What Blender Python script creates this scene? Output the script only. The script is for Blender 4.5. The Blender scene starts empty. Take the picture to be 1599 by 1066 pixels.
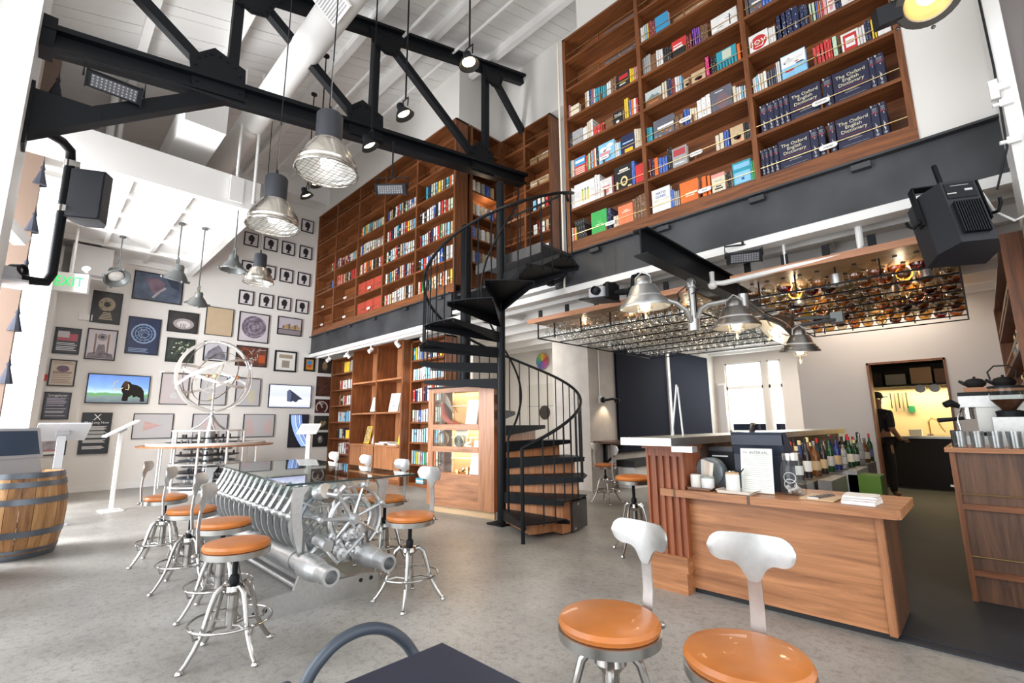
import bpy, bmesh, math, random
from mathutils import Vector, Matrix, Euler
random.seed(7)
PI = math.pi
C = bpy.context.scene.collection
S = bpy.context.scene

# ---------------------------------------------------------------- camera
cd = bpy.data.cameras.new('camera'); cam = bpy.data.objects.new('camera', cd); C.objects.link(cam)
cd.sensor_width = 36.0; cd.sensor_fit = 'HORIZONTAL'; cd.lens = 736.1 / 1599 * 36
cd.clip_start = 0.05; cd.clip_end = 200
pit, yaw, rol = math.radians(9.81), math.radians(44.72), math.radians(-0.515)
fw = Vector((-math.sin(yaw) * math.cos(pit), math.cos(yaw) * math.cos(pit), math.sin(pit)))
rt = Vector((math.cos(yaw), math.sin(yaw), 0)); up = rt.cross(fw)
r2 = rt * math.cos(rol) + up * math.sin(rol); u2 = up * math.cos(rol) - rt * math.sin(rol)
M = Matrix((r2, u2, -fw)).transposed().to_4x4(); M.translation = (0, 0, 1.2)
cam.matrix_world = M
S.camera = cam

# ---------------------------------------------------------------- world, daylight, exposure
S.view_settings.view_transform = 'Standard'; S.view_settings.look = 'None'
S.view_settings.gamma = 1; S.view_settings.use_curve_mapping = False
S.view_settings.exposure = 0.66
w = bpy.data.worlds.new('overcast_sky'); S.world = w; w.use_nodes = True
wn = w.node_tree.nodes; wl = w.node_tree.links
bg = wn['Background']; bg.inputs['Strength'].default_value = 1.05
tc = wn.new('ShaderNodeTexCoord'); sx = wn.new('ShaderNodeSeparateXYZ'); rp = wn.new('ShaderNodeValToRGB')
rp.color_ramp.elements[0].position = 0.47; rp.color_ramp.elements[0].color = (0.88, 0.87, 0.86, 1)
rp.color_ramp.elements[1].position = 0.56; rp.color_ramp.elements[1].color = (0.93, 0.97, 1.0, 1)
ma = wn.new('ShaderNodeMath'); ma.operation = 'MULTIPLY_ADD'; ma.inputs[1].default_value = 0.5; ma.inputs[2].default_value = 0.5
wl.new(tc.outputs['Generated'], sx.inputs[0]); wl.new(sx.outputs['Z'], ma.inputs[0]); wl.new(ma.outputs[0], rp.inputs[0]); wl.new(rp.outputs[0], bg.inputs['Color'])

def light(kind, name, loc, energy, color=(1, 1, 1), size=0.1, rot=None, size_y=None, spot=None, target=None):
    ld = bpy.data.lights.new(name, kind); ld.energy = energy; ld.color = color
    if kind == 'AREA':
        ld.size = size
        if size_y: ld.shape = 'RECTANGLE'; ld.size_y = size_y
    else:
        ld.shadow_soft_size = size
    if kind == 'SPOT' and spot: ld.spot_size = math.radians(spot); ld.spot_blend = 0.6
    o = bpy.data.objects.new(name, ld); C.objects.link(o); o.location = loc
    if rot: o.rotation_euler = [math.radians(a) for a in rot]
    if target: o.rotation_euler = (Vector(target) - Vector(loc)).to_track_quat('-Z', 'Y').to_euler()
    return o
# daylight through the tall windows along the street wall
light('AREA', 'window_daylight', (-3.6, -1.6, 2.0), 150, (0.90, 0.95, 1.0), 4.2, (90, 0, 0), 5.6)
light('AREA', 'door_daylight', (-8.0, -2.2, 1.9), 680, (0.95, 0.97, 1.0), 2.6, None, 4.0, target=(-10.6, 4.0, 1.4))
light('AREA', 'entry_daylight', (2.6, -1.2, 2.0), 60, (0.97, 0.98, 1.0), 4.0, None, 4.0, target=(-5, 4.0, 2.2))
WARM = (1.0, 0.78, 0.52)

# ---------------------------------------------------------------- geometry helpers
class MB:
    def __init__(s): s.v = []; s.f = []; s.m = []; s.k = 0; s.sm = []
    def add(s, vs, fs, smooth=False):
        n = len(s.v); s.v += [tuple(p) for p in vs]
        for f in fs: s.f.append(tuple(i + n for i in f)); s.m.append(s.k); s.sm.append(smooth)
        return s
    def box(s, x0, x1, y0, y1, z0, z1, mx=None, b=0.0):
        vs = [Vector((x, y, z)) for z in (z0, z1) for y in (y0, y1) for x in (x0, x1)]
        if mx is not None: vs = [mx @ p for p in vs]
        return s.add(vs, [(0, 2, 3, 1), (4, 5, 7, 6), (0, 1, 5, 4), (1, 3, 7, 5), (3, 2, 6, 7), (2, 0, 4, 6)])
    def prism(s, poly, d, mx):
        """outline in local XY extruded 0..d along local Z, placed by mx"""
        n = len(poly)
        vs = [mx @ Vector((x, y, 0)) for x, y in poly] + [mx @ Vector((x, y, d)) for x, y in poly]
        fs = [tuple(range(n))[::-1], tuple(range(n, 2 * n))] + [(i, (i + 1) % n, n + (i + 1) % n, n + i) for i in range(n)]
        return s.add(vs, fs)
    def tube(s, pts, r, n=8, caps=True, closed=False):
        pts = [Vector(p) for p in pts]; m = len(pts)
        rs = r if isinstance(r, (list, tuple)) else [r] * m
        vs = []; prev = None
        for i, p in enumerate(pts):
            if closed: t = pts[(i + 1) % m] - pts[i - 1]
            else: t = pts[min(i + 1, m - 1)] - pts[max(i - 1, 0)]
            if t.length < 1e-9: t = Vector((0, 0, 1))
            t.normalize()
            if prev is None: a = t.orthogonal().normalized()
            else:
                a = prev - t * prev.dot(t)
                a = a.normalized() if a.length > 1e-6 else t.orthogonal().normalized()
            prev = a; b = t.cross(a)
            vs += [p + (a * math.cos(2 * PI * k / n) + b * math.sin(2 * PI * k / n)) * rs[i] for k in range(n)]
        fs = []
        for i in range(m if closed else m - 1):
            j = (i + 1) % m
            fs += [(i * n + k, i * n + (k + 1) % n, j * n + (k + 1) % n, j * n + k) for k in range(n)]
        if caps and not closed: fs += [tuple(range(n))[::-1], tuple(range((m - 1) * n, m * n))]
        return s.add(vs, fs, True)
    def lathe(s, prof, n=16, mx=None, caps=True, arc=2 * PI):
        vs = []; m = len(prof); full = arc > 6.28
        for r, z in prof:
            for k in range(n):
                a = arc * k / (n if full else n - 1)
                p = Vector((r * math.cos(a), r * math.sin(a), z)); vs.append(mx @ p if mx is not None else p)
        fs = []
        for i in range(m - 1):
            for k in range(n if full else n - 1):
                fs.append((i * n + k, i * n + (k + 1) % n, (i + 1) * n + (k + 1) % n, (i + 1) * n + k))
        if caps and full:
            if prof[0][0] > 1e-4: fs.append(tuple(range(n))[::-1])
            if prof[-1][0] > 1e-4: fs.append(tuple(range((m - 1) * n, m * n)))
        return s.add(vs, fs, True)
    def cyl(s, p0, p1, r, n=12, r1=None):
        return s.tube([p0, p1], [r, r if r1 is None else r1], n)
    def ball(s, c, r, n=10):
        return s.lathe([(max(1e-4, r * math.sin(PI * i / 6)), -r * math.cos(PI * i / 6)) for i in range(7)], n, Matrix.Translation(c), False)
    def build(s, name, mats, parent=None, local=False, auto=35):
        me = bpy.data.meshes.new(name)
        vs = s.v
        if parent is not None and not local:
            off = TOPLOC(parent)
            vs = [(p[0] - off[0], p[1] - off[1], p[2] - off[2]) for p in vs]
        me.from_pydata([tuple(p) for p in vs], [], s.f)
        if not isinstance(mats, (list, tuple)): mats = [mats]
        for m in mats: me.materials.append(m)
        if len(mats) > 1: me.polygons.foreach_set('material_index', s.m)
        me.polygons.foreach_set('use_smooth', s.sm)
        if any(s.sm): me.set_sharp_from_angle(angle=math.radians(auto))
        me.update()
        o = bpy.data.objects.new(name, me); C.objects.link(o)
        if parent is not None: o.parent = parent
        return o

def TOPLOC(p):
    v = Vector((0, 0, 0))
    while p is not None: v = v + Vector(p.location); p = p.parent
    return v
def tag(o, label, cat, group=None, kind=None):
    if label: o['label'] = label
    if cat: o['category'] = cat
    if group: o['group'] = group
    if kind: o['kind'] = kind
    return o
def thing(name, label, cat, loc=(0, 0, 0), rz=0, group=None):
    o = bpy.data.objects.new(name, None); C.objects.link(o); o.empty_display_size = 0.1
    o.location = loc; o.rotation_euler = (0, 0, rz)
    return tag(o, label, cat, group)
def struct(mb, name, m, label=None, parent=None):
    o = mb.build(name, m, parent)
    if parent is None: o['kind'] = 'structure'
    if label: o['label'] = label
    return o
def dup(root, loc, rz=None, label=None):
    def cp(o, par):
        c = o.copy(); C.objects.link(c)
        if par is not None: c.parent = par
        for ch in kids.get(o.name, []): cp(ch, c)
        return c
    kids = {}
    def walk(o):
        kids[o.name] = list(o.children)
        for ch in o.children: walk(ch)
    walk(root)
    r = cp(root, None); r.location = loc
    if rz is not None: r.rotation_euler = (0, 0, rz)
    if label: r['label'] = label
    return r
def T(x, y, z): return Matrix.Translation((x, y, z))
def RX(a): return Matrix.Rotation(a, 4, 'X')
def RY(a): return Matrix.Rotation(a, 4, 'Y')
def RZ(a): return Matrix.Rotation(a, 4, 'Z')
UPRIGHT = RX(PI / 2)            # local XY -> XZ, local Z -> -Y
def rrect(w, h, r, n=5, cx=0, cy=0):
    out = []
    for sx_, sy_, a0 in ((1, 1, 0), (-1, 1, 90), (-1, -1, 180), (1, -1, 270)):
        for i in range(n + 1):
            a = math.radians(a0 + 90 * i / n)
            out.append((cx + sx_ * (w / 2 - r) + r * math.cos(a), cy + sy_ * (h / 2 - r) + r * math.sin(a)))
    return out
def circ(r, n=24, cx=0, cy=0): return [(cx + r * math.cos(2 * PI * i / n), cy + r * math.sin(2 * PI * i / n)) for i in range(n)]
TEXT_MESH = {}
def text(name, s, size, m, parent, loc, rot, align='CENTER', depth=0.0006, sx_=1.0):
    key = (s, size, align, depth)
    if key not in TEXT_MESH:
        cu = bpy.data.curves.new(name, 'FONT'); cu.body = s; cu.size = size; cu.align_x = align; cu.align_y = 'CENTER'; cu.extrude = depth; cu.resolution_u = 2
        to = bpy.data.objects.new('tmp_text', cu); C.objects.link(to)
        dg = bpy.context.evaluated_depsgraph_get()
        me = bpy.data.meshes.new_from_object(to.evaluated_get(dg)); bpy.data.objects.remove(to)
        TEXT_MESH[key] = me
    me = TEXT_MESH[key]
    if not me.materials: me.materials.append(m)
    elif me.materials[0] != m:
        me = me.copy(); me.materials.clear(); me.materials.append(m)
    o = bpy.data.objects.new(name, me); C.objects.link(o)
    o.location = loc; o.rotation_euler = rot; o.scale = (sx_, 1, 1)
    if parent is not None: o.parent = parent
    return o
FRONT = (PI / 2, 0, 0)

# ---------------------------------------------------------------- materials
MATS = {}
def mat(name, col, rough=0.5, metal=0.0, noise=None, bump=None, emit=None, trans=0.0, ior=1.45, coat=0.0, alpha=1.0, spec=None):
    if name in MATS: return MATS[name]
    m = bpy.data.materials.new(name); m.use_nodes = True; nt = m.node_tree; b = nt.nodes['Principled BSDF']
    b.inputs['Base Color'].default_value = (*col, 1); b.inputs['Roughness'].default_value = rough; b.inputs['Metallic'].default_value = metal
    if trans: b.inputs['Transmission Weight'].default_value = trans; b.inputs['IOR'].default_value = ior
    if coat: b.inputs['Coat Weight'].default_value = coat
    if spec is not None: b.inputs['Specular IOR Level'].default_value = spec
    if alpha < 1: b.inputs['Alpha'].default_value = alpha
    if emit: b.inputs['Emission Color'].default_value = (*emit[0], 1); b.inputs['Emission Strength'].default_value = emit[1]
    if noise or bump:
        co = nt.nodes.new('ShaderNodeTexCoord'); nz = nt.nodes.new('ShaderNodeTexNoise')
        nz.inputs['Scale'].default_value = (noise or bump)[0]; nz.inputs['Detail'].default_value = 6
        nt.links.new(co.outputs['Object'], nz.inputs['Vector'])
        if noise:
            r = nt.nodes.new('ShaderNodeValToRGB'); r.color_ramp.elements[0].position = 0.3; r.color_ramp.elements[1].position = 0.7
            k = noise[1]
            r.color_ramp.elements[0].color = (*[c * (1 - k) for c in col], 1); r.color_ramp.elements[1].color = (*[min(1, c * (1 + k)) for c in col], 1)
            nt.links.new(nz.outputs['Fac'], r.inputs[0]); nt.links.new(r.outputs[0], b.inputs['Base Color'])
        if bump:
            bp = nt.nodes.new('ShaderNodeBump'); bp.inputs['Strength'].default_value = bump[1]; bp.inputs['Distance'].default_value = 0.01
            nt.links.new(nz.outputs['Fac'], bp.inputs['Height']); nt.links.new(bp.outputs[0], b.inputs['Normal'])
    MATS[name] = m; return m
def wood(name, c1, c2, axis='x', scale=6.0, rough=0.42, stretch=14):
    if name in MATS: return MATS[name]
    m = bpy.data.materials.new(name); m.use_nodes = True; nt = m.node_tree; b = nt.nodes['Principled BSDF']; b.inputs['Roughness'].default_value = rough
    co = nt.nodes.new('ShaderNodeTexCoord'); mp = nt.nodes.new('ShaderNodeMapping')
    sc = [stretch, stretch, stretch]; sc['xyz'.index(axis)] = 1.0
    mp.inputs['Scale'].default_value = sc
    nz = nt.nodes.new('ShaderNodeTexNoise'); nz.inputs['Scale'].default_value = scale * 0.35; nz.inputs['Detail'].default_value = 9; nz.inputs['Roughness'].default_value = 0.65; nz.inputs['Distortion'].default_value = 0.7
    r = nt.nodes.new('ShaderNodeValToRGB'); r.color_ramp.elements[0].position = 0.33; r.color_ramp.elements[1].position = 0.66
    r.color_ramp.elements[0].color = (*c1, 1); r.color_ramp.elements[1].color = (*c2, 1)
    nt.links.new(co.outputs['Object'], mp.inputs[0]); nt.links.new(mp.outputs[0], nz.inputs['Vector']); nt.links.new(nz.outputs['Fac'], r.inputs[0]); nt.links.new(r.outputs[0], b.inputs['Base Color'])
    MATS[name] = m; return m
def glass(name, col=(1, 1, 1), rough=0.0, power=4.0, base=0.04):
    """thin glazing: clear with a fresnel sheen"""
    if name in MATS: return MATS[name]
    m = bpy.data.materials.new(name); m.use_nodes = True; nt = m.node_tree
    for n in list(nt.nodes): nt.nodes.remove(n)
    o = nt.nodes.new('ShaderNodeOutputMaterial'); t = nt.nodes.new('ShaderNodeBsdfTransparent'); g = nt.nodes.new('ShaderNodeBsdfGlossy'); x = nt.nodes.new('ShaderNodeMixShader'); fr = nt.nodes.new('ShaderNodeLayerWeight'); fr.inputs['Blend'].default_value = 0.5
    t.inputs[0].default_value = (*col, 1); g.inputs['Roughness'].default_value = rough
    pw = nt.nodes.new('ShaderNodeMath'); pw.operation = 'POWER'; pw.inputs[1].default_value = power
    ml = nt.nodes.new('ShaderNodeMath'); ml.operation = 'MULTIPLY_ADD'; ml.inputs[1].default_value = 0.9; ml.inputs[2].default_value = base
    nt.links.new(fr.outputs['Facing'], pw.inputs[0]); nt.links.new(pw.outputs[0], ml.inputs[0]); nt.links.new(ml.outputs[0], x.inputs[0]); nt.links.new(t.outputs[0], x.inputs[1]); nt.links.new(g.outputs[0], x.inputs[2]); nt.links.new(x.outputs[0], o.inputs[0])
    MATS[name] = m; return m

WHITE = mat('white_paint', (0.80, 0.775, 0.74), 0.75, noise=(0.7, 0.03))
WHITE2 = mat('white_enamel', (0.82, 0.81, 0.79), 0.5)
CEILM = mat('ceiling_paint', (0.84, 0.83, 0.81), 0.8, noise=(1.2, 0.05))
BEIGE = mat('beige_plaster', (0.56, 0.50, 0.45), 0.8, noise=(2, 0.06))
GREYW = mat('grey_plaster', (0.50, 0.465, 0.43), 0.85, noise=(5, 0.08), bump=(30, 0.15))
BLACK = mat('black_steel_paint', (0.006, 0.007, 0.009), 0.5, spec=0.18)
BLACKM = mat('matte_black', (0.012, 0.012, 0.014), 0.6)
BLACKP = mat('black_plastic', (0.011, 0.012, 0.015), 0.5, spec=0.25)
NAVY = mat('navy_panel', (0.008, 0.010, 0.020), 0.85, spec=0.1)
RAW = mat('raw_steel', (0.05, 0.052, 0.057), 0.5, 0.3, noise=(1.6, 0.45))
CHROME = mat('polished_nickel', (0.50, 0.485, 0.465), 0.18, 1.0)
BRUSH = mat('brushed_aluminium', (0.56, 0.555, 0.545), 0.38, 1.0, noise=(40, 0.06))
CASTAL = mat('cast_aluminium', (0.62, 0.625, 0.63), 0.36, 0.9, noise=(14, 0.1))
STEEL = mat('stainless_steel', (0.46, 0.45, 0.43), 0.32, 1.0, noise=(6, 0.08))
BRASS = mat('brass_rod', (0.70, 0.50, 0.24), 0.3, 1.0)
GUN = mat('grey_green_enamel', (0.13, 0.14, 0.138), 0.4, 0.3)
LEATHER = mat('tan_leather', (0.50, 0.155, 0.028), 0.38, noise=(5, 0.2), bump=(60, 0.12), coat=0.12)
WAL_X = wood('walnut_x', (0.095, 0.030, 0.0095), (0.28, 0.096, 0.031), 'x', 5)
WAL_Z = wood('walnut_z', (0.10, 0.032, 0.0105), (0.27, 0.093, 0.030), 'z', 5)
WAL_Y = wood('walnut_y', (0.09, 0.029, 0.010), (0.24, 0.083, 0.027), 'y', 5)
CHERRY_X = wood('cherry_x', (0.24, 0.092, 0.036), (0.52, 0.23, 0.098), 'x', 4.2, 0.4)
CHERRY_Z = wood('cherry_z', (0.25, 0.096, 0.038), (0.50, 0.22, 0.095), 'z', 5, 0.4)
DARKW_Z = wood('dark_walnut_z', (0.055, 0.024, 0.012), (0.16, 0.072, 0.036), 'z', 5, 0.4)
DARKW_X = wood('dark_walnut_x', (0.075, 0.03, 0.014), (0.20, 0.085, 0.04), 'x', 5, 0.4)
OAK_Z = wood('barrel_oak', (0.27, 0.125, 0.045), (0.56, 0.31, 0.13), 'z', 4, 0.55)
MAPLE = wood('pale_maple', (0.50, 0.32, 0.16), (0.66, 0.45, 0.26), 'x', 4)
CREAM = mat('cream_card', (0.80, 0.74, 0.62), 0.6)
PAPER = mat('white_paper', (0.84, 0.83, 0.80), 0.6)
GLASS = glass('clear_glass', (0.96, 0.98, 0.97))
TGLASS = glass('table_glass', (0.80, 0.90, 0.87))
BULB = mat('lit_bulb', (1, 0.85, 0.6), 0.3, emit=((1.0, 0.78, 0.48), 9))
BULBW = mat('lit_tube', (1, 0.95, 0.85), 0.3, emit=((1.0, 0.93, 0.82), 5))
INK = mat('black_ink', (0.015, 0.015, 0.015), 0.6)
GOLD = mat('gilt_print', (0.80, 0.66, 0.33), 0.45)
REDINK = mat('red_ink', (0.55, 0.03, 0.03), 0.5)
WHITEINK = mat('white_ink', (0.85, 0.85, 0.85), 0.5)
GREYINK = mat('grey_ink', (0.30, 0.30, 0.29), 0.6)

def concrete():
    m = bpy.data.materials.new('polished_concrete'); m.use_nodes = True; nt = m.node_tree; b = nt.nodes['Principled BSDF']
    co = nt.nodes.new('ShaderNodeTexCoord')
    def nz(sc, d=6, r=0.6):
        n = nt.nodes.new('ShaderNodeTexNoise'); n.inputs['Scale'].default_value = sc; n.inputs['Detail'].default_value = d; n.inputs['Roughness'].default_value = r
        nt.links.new(co.outputs['Object'], n.inputs['Vector']); return n
    a, c, e = nz(0.9), nz(22, 4), nz(70, 2)
    r1 = nt.nodes.new('ShaderNodeValToRGB'); r1.color_ramp.elements[0].position = 0.32; r1.color_ramp.elements[1].position = 0.7
    r1.color_ramp.elements[0].color = (0.205, 0.192, 0.175, 1); r1.color_ramp.elements[1].color = (0.45, 0.435, 0.41, 1)
    r2_ = nt.nodes.new('ShaderNodeValToRGB'); r2_.color_ramp.elements[0].position = 0.36; r2_.color_ramp.elements[1].position = 0.5
    r2_.color_ramp.elements[0].color = (0.62, 0.60, 0.57, 1); r2_.color_ramp.elements[1].color = (1, 1, 1, 1)
    r3 = nt.nodes.new('ShaderNodeValToRGB'); r3.color_ramp.elements[0].position = 0.34; r3.color_ramp.elements[1].position = 0.46
    r3.color_ramp.elements[0].color = (0.55, 0.54, 0.52, 1); r3.color_ramp.elements[1].color = (1, 1, 1, 1)
    for n, r in ((a, r1), (c, r2_), (e, r3)): nt.links.new(n.outputs['Fac'], r.inputs[0])
    m1 = nt.nodes.new('ShaderNodeMixRGB'); m1.blend_type = 'MULTIPLY'; m1.inputs[0].default_value = 0.6
    m2 = nt.nodes.new('ShaderNodeMixRGB'); m2.blend_type = 'MULTIPLY'; m2.inputs[0].default_value = 0.55
    nt.links.new(r1.outputs[0], m1.inputs[1]); nt.links.new(r2_.outputs[0], m1.inputs[2]); nt.links.new(m1.outputs[0], m2.inputs[1]); nt.links.new(r3.outputs[0], m2.inputs[2])
    nt.links.new(m2.outputs[0], b.inputs['Base Color'])
    rr = nt.nodes.new('ShaderNodeMapRange'); rr.inputs['To Min'].default_value = 0.24; rr.inputs['To Max'].default_value = 0.5
    nt.links.new(a.outputs['Fac'], rr.inputs['Value']); nt.links.new(rr.outputs[0], b.inputs['Roughness'])
    bp = nt.nodes.new('ShaderNodeBump'); bp.inputs['Strength'].default_value = 0.12; bp.inputs['Distance'].default_value = 0.004
    nt.links.new(c.outputs['Fac'], bp.inputs['Height']); nt.links.new(bp.outputs[0], b.inputs['Normal'])
    return m
CONC = concrete()
BARFLOOR = mat('dark_bar_floor', (0.026, 0.027, 0.031), 0.6, noise=(2, 0.2), spec=0.25)

# ================================================================ ROOM
YM = 4.90            # mezzanine front plane
XW = -12.20          # picture wall
mb = MB(); mb.box(-12.6, 3.2, -3.2, 14.0, -0.2, 0.0); struct(mb, 'floor', CONC, 'grey polished concrete floor of the room')
mb = MB(); mb.box(-1.3, 2.2, 3.57, 9.0, 0.0, 0.018); mb.box(-1.9, 1.0, 9.0, 12.0, 0.0, 0.018); mb.prism([(-0.5, 3.50), (2.2, 3.50), (2.2, 3.57), (-0.5, 3.57)], 0.012, T(0, 0, 0)); o = struct(mb, 'floor_bar', BARFLOOR, 'dark floor covering behind the bar'); 
# picture wall
mb = MB(); mb.box(XW - 0.3, XW, -0.6, 5.8, 0, 8.4); struct(mb, 'wall_pictures', WHITE, 'white end wall hung with pictures and screens')
mb = MB(); mb.box(XW, XW + 0.015, 0.1, 5.5, 0, 0.12); struct(mb, 'baseboard_pictures', WHITE2)
# wall behind the lower bookcases and under the mezzanine
mb = MB(); mb.box(-12.5, -7.15, 5.86, 6.1, 0, 3.02); mb.box(-9.9, -9.6, 6.1, 9.1, 0, 3.02); struct(mb, 'wall_back', WHITE)
# recessed upper walls flush with the bookcase fronts
mb = MB(); mb.box(-12.3, -6.23, YM + 0.05, 6.6, 6.775, 8.6); mb.box(-6.23, -3.6, 6.05, 6.6, 6.775, 8.7); mb.box(-12.3, -6.5, 5.24, 6.6, 3.44, 6.775); mb.box(-6.6, 1.4, 6.36, 6.7, 3.44, 8.9)
struct(mb, 'wall_upper_back', WHITE, 'white wall above the upper bookcases')
mb = MB(); mb.box(-0.10, 1.2, YM + 0.01, 5.3, 3.43, 9.0); mb.box(-3.72, -0.1, 5.24, 5.4, 3.44, 9.0); struct(mb, 'wall_upper_right', WHITE, 'white wall at the right end of the tall bookcase')
# bar back wall with kitchen doorway (door_1)
mb = MB(); mb.box(-2.15, -1.19, 9.0, 9.2, 0, 3.02); mb.box(-0.33, 0.9, 9.0, 9.2, 0, 3.02); mb.box(-1.19, -0.33, 9.0, 9.2, 2.03, 3.02); mb.box(-2.15, -1.95, 9.2, 13.0, 0, 3.02)
struct(mb, 'wall_bar_back', BEIGE and mat('warm_grey_paint', (0.62, 0.57, 0.53), 0.8, noise=(1, 0.03)), 'warm grey wall with the kitchen doorway')
mb = MB(); mb.box(-1.215, -1.185, 8.985, 9.2, 0, 2.06); mb.box(-0.335, -0.31, 8.985, 9.2, 0, 2.06); mb.box(-1.215, -0.31, 8.985, 9.2, 2.03, 2.06); struct(mb, 'door_1', WAL_Z, 'wood lined kitchen doorway')
# right wall behind the counters and its pale pier
mb = MB(); mb.box(0.55, 0.75, 4.2, 9.2, 0, 3.02); struct(mb, 'wall_right', mat('lilac_grey_paint', (0.60, 0.57, 0.58), 0.8), 'pale wall at the right of the bar')
mb = MB(); mb.box(0.352, 0.432, 4.45, 4.9, 2.55, 9.0); mb.box(0.36, 0.75, 4.6, 4.95, 0, 2.6); mb.box(0.432, 1.3, 4.45, 4.9, 2.3, 3.12); struct(mb, 'trim_pier_right', WHITE2, 'white pier at the right edge')
mb = MB(); mb.box(0.432, 2.5, 4.5, 4.9, 3.12, 9.0); struct(mb, 'wall_right_upper', mat('taupe_paint', (0.17, 0.15, 0.145), 0.8), 'dark taupe wall right of the white pier')
mb = MB()
for z in (3.02, 3.30, 3.42): mb.box(.335, .40, 4.415, 4.455, z, z + .05); mb.cyl((.36, 4.43, z + .02), (.30, 4.42, z + .02), .014, 8)
mb.box(.30, .345, 4.40, 4.44, 3.36, 3.50); struct(mb, 'trim_pier_fittings', WHITE2, 'white conduit fittings on the right pier')
# far window wall and grey block wall at the left of the bar
mb = MB()
wx = [(-4.84, -3.92), (-3.80, -3.48)]
YW = 13.0; z0, z1 = 0.92, 2.72
mb.box(-5.4, -4.84, YW, YW + 0.25, 0, 3.02); mb.box(-3.92, -3.80, YW, YW + 0.25, 0, 3.02); mb.box(-3.48, -1.9, YW, YW + 0.25, 0, 3.02)
for a, b in wx: mb.box(a, b, YW, YW + 0.25, 0, z0); mb.box(a, b, YW, YW + 0.25, z1, 3.02)
struct(mb, 'wall_far', mat('warm_grey_paint', (0, 0, 0)), 'wall with white framed windows beyond the bar')
for i, (a, b) in enumerate(wx):
    mb = MB()
    for (p, q, r, s_) in ((a, a + .04, z0, z1), (b - .04, b, z0, z1), (a, b, z0, z0 + .04), (a, b, z1 - .04, z1), (a, b, 2.02, 2.10)): mb.box(p, q, YW + .05, YW + .13, r, s_)
    o = struct(mb, 'window_%d' % (i + 1), WHITE2, 'white framed window beyond the bar, %s' % ('wider one' if i == 0 else 'narrow one'))
    p = MB(); p.box(a + .04, b - .04, YW + .085, YW + .09, z0 + .04, z1 - .04); p.build('glass_pane', GLASS, o)
    p = MB(); p.box(a + .04, b - .04, YW + .2, YW + .23, z0 + .04, z0 + .2); p.build('lower_blind', NAVY, o)
mb = MB(); mb.box(-5.1 - 0.85, -5.1, 7.14, 13.2, 0, 3.02); struct(mb, 'wall_grey_block', GREYW, 'rough grey wall beside the dark tall panels')
mb = MB(); mb.box(-9.7, -5.95, 8.9, 9.1, 0, 3.02); struct(mb, 'wall_passage', WHITE)
# mezzanine slab, steel edge channel, joists
mb = MB(); mb.box(-12.2, 0.6, YM + 0.12, 6.5, 3.40, 3.44); struct(mb, 'floor_mezzanine', RAW)
mb = MB()
mb.box(-12.19, -6.32, YM - 0.005, YM + 0.012, 3.02, 3.43); mb.box(-12.19, -6.32, YM - 0.07, YM, 3.425, 3.445); mb.box(-12.19, -6.32, YM - 0.05, YM + 0.1, 2.985, 3.015)
for x in (-11.2, -10.0, -8.9, -7.7, -6.6): mb.box(x - .06, x + .06, YM - .06, YM - .004, 3.37, 3.41)
mb.box(-6.34, -6.32, YM, YM + 1.0, 3.02, 3.43)
struct(mb, 'trim_steel_left', RAW, 'raw steel channel under the left upper bookcases')
mb = MB(); mb.box(-3.95, 0.55, YM - 0.005, YM + 0.012, 3.02, 3.43); mb.box(-3.95, 0.55, YM - 0.07, YM, 3.425, 3.445); mb.box(-3.95, 0.55, YM - 0.05, YM + 0.1, 2.985, 3.015)
for x in (-3.3, -2.35, -1.35, -0.5): mb.box(x - .07, x + .07, YM - .065, YM - .004, 3.355, 3.405)
mb.box(-2.52, -2.48, YM - .012, YM, 3.02, 3.43); mb.box(-4.0, -3.95, YM, YM + 1.2, 3.02, 3.43); mb.box(-6.3, -3.95, 6.0, 6.05, 3.02, 3.43)
struct(mb, 'trim_steel_right', RAW, 'raw steel channel under the tall right bookcase')
mb = MB(); mb.box(-12.19, 0.55, YM - 0.045, YM + 0.12, 2.90, 2.985); struct(mb, 'trim_white_edge', WHITE2)
mb = MB(); mb.box(-12.2, 0.6, YM + 0.02, 13.2, 3.06, 3.12); struct(mb, 'ceiling_bar', WHITE2, 'white ceiling under the mezzanine')
mb = MB()
for i in range(13): mb.box(-9.6, 0.55, 5.25 + i * 0.62, 5.25 + i * 0.62 + 0.07, 2.92, 3.06)
for x in (-5.6, -3.2, -1.0): mb.box(x, x + .08, YM + .1, 9.0, 2.97, 3.06)
struct(mb, 'trim_joists', WHITE2, 'white joists under the mezzanine')
# main ceiling of boards, sloping up to the back
CZ = lambda y: 7.80 + 0.30 * (y - 4.95)
cl = MB(); cl.add([(-12.5, -3.0, CZ(-3.0) + .05), (3, -3.0, CZ(-3.0) + .05), (3, 6.7, CZ(6.7) + .05), (-12.5, 6.7, CZ(6.7) + .05)], [(0, 1, 2, 3)]); cl = struct(cl, 'ceiling', CEILM, 'sloping white board ceiling')
slope = math.atan(0.30)
pm = MB(); L = 9.75 / math.cos(slope)
pm.box(0, 0.186, 0, L, 0, 0.03, RX(slope)); p0 = pm.build('plank', CEILM)
p0.parent = cl; p0.location = (-12.5, -3.0, CZ(-3.0) + 0.0)
for i in range(1, 81):
    q = p0.copy(); C.objects.link(q); q.parent = cl; q.location = (-12.5 + i * 0.192, -3.0, CZ(-3.0) + (0.004 if i % 3 == 0 else 0.0))
mb = MB()
for y in (0.5, 1.45, 2.9, 3.9, 5.2): mb.box(-12.3, 3, y - .05, y + .05, CZ(y) - .16, CZ(y) + .02)
struct(mb, 'trim_purlins', CEILM, 'white purlins under the board ceiling')
mb = MB(); mb.box(-12.19, -11.7, 2.2, 5.0, 6.95, 7.6); struct(mb, 'trim_soffit', CEILM, 'boxed white soffit above the silhouettes')
mb = MB()
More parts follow.
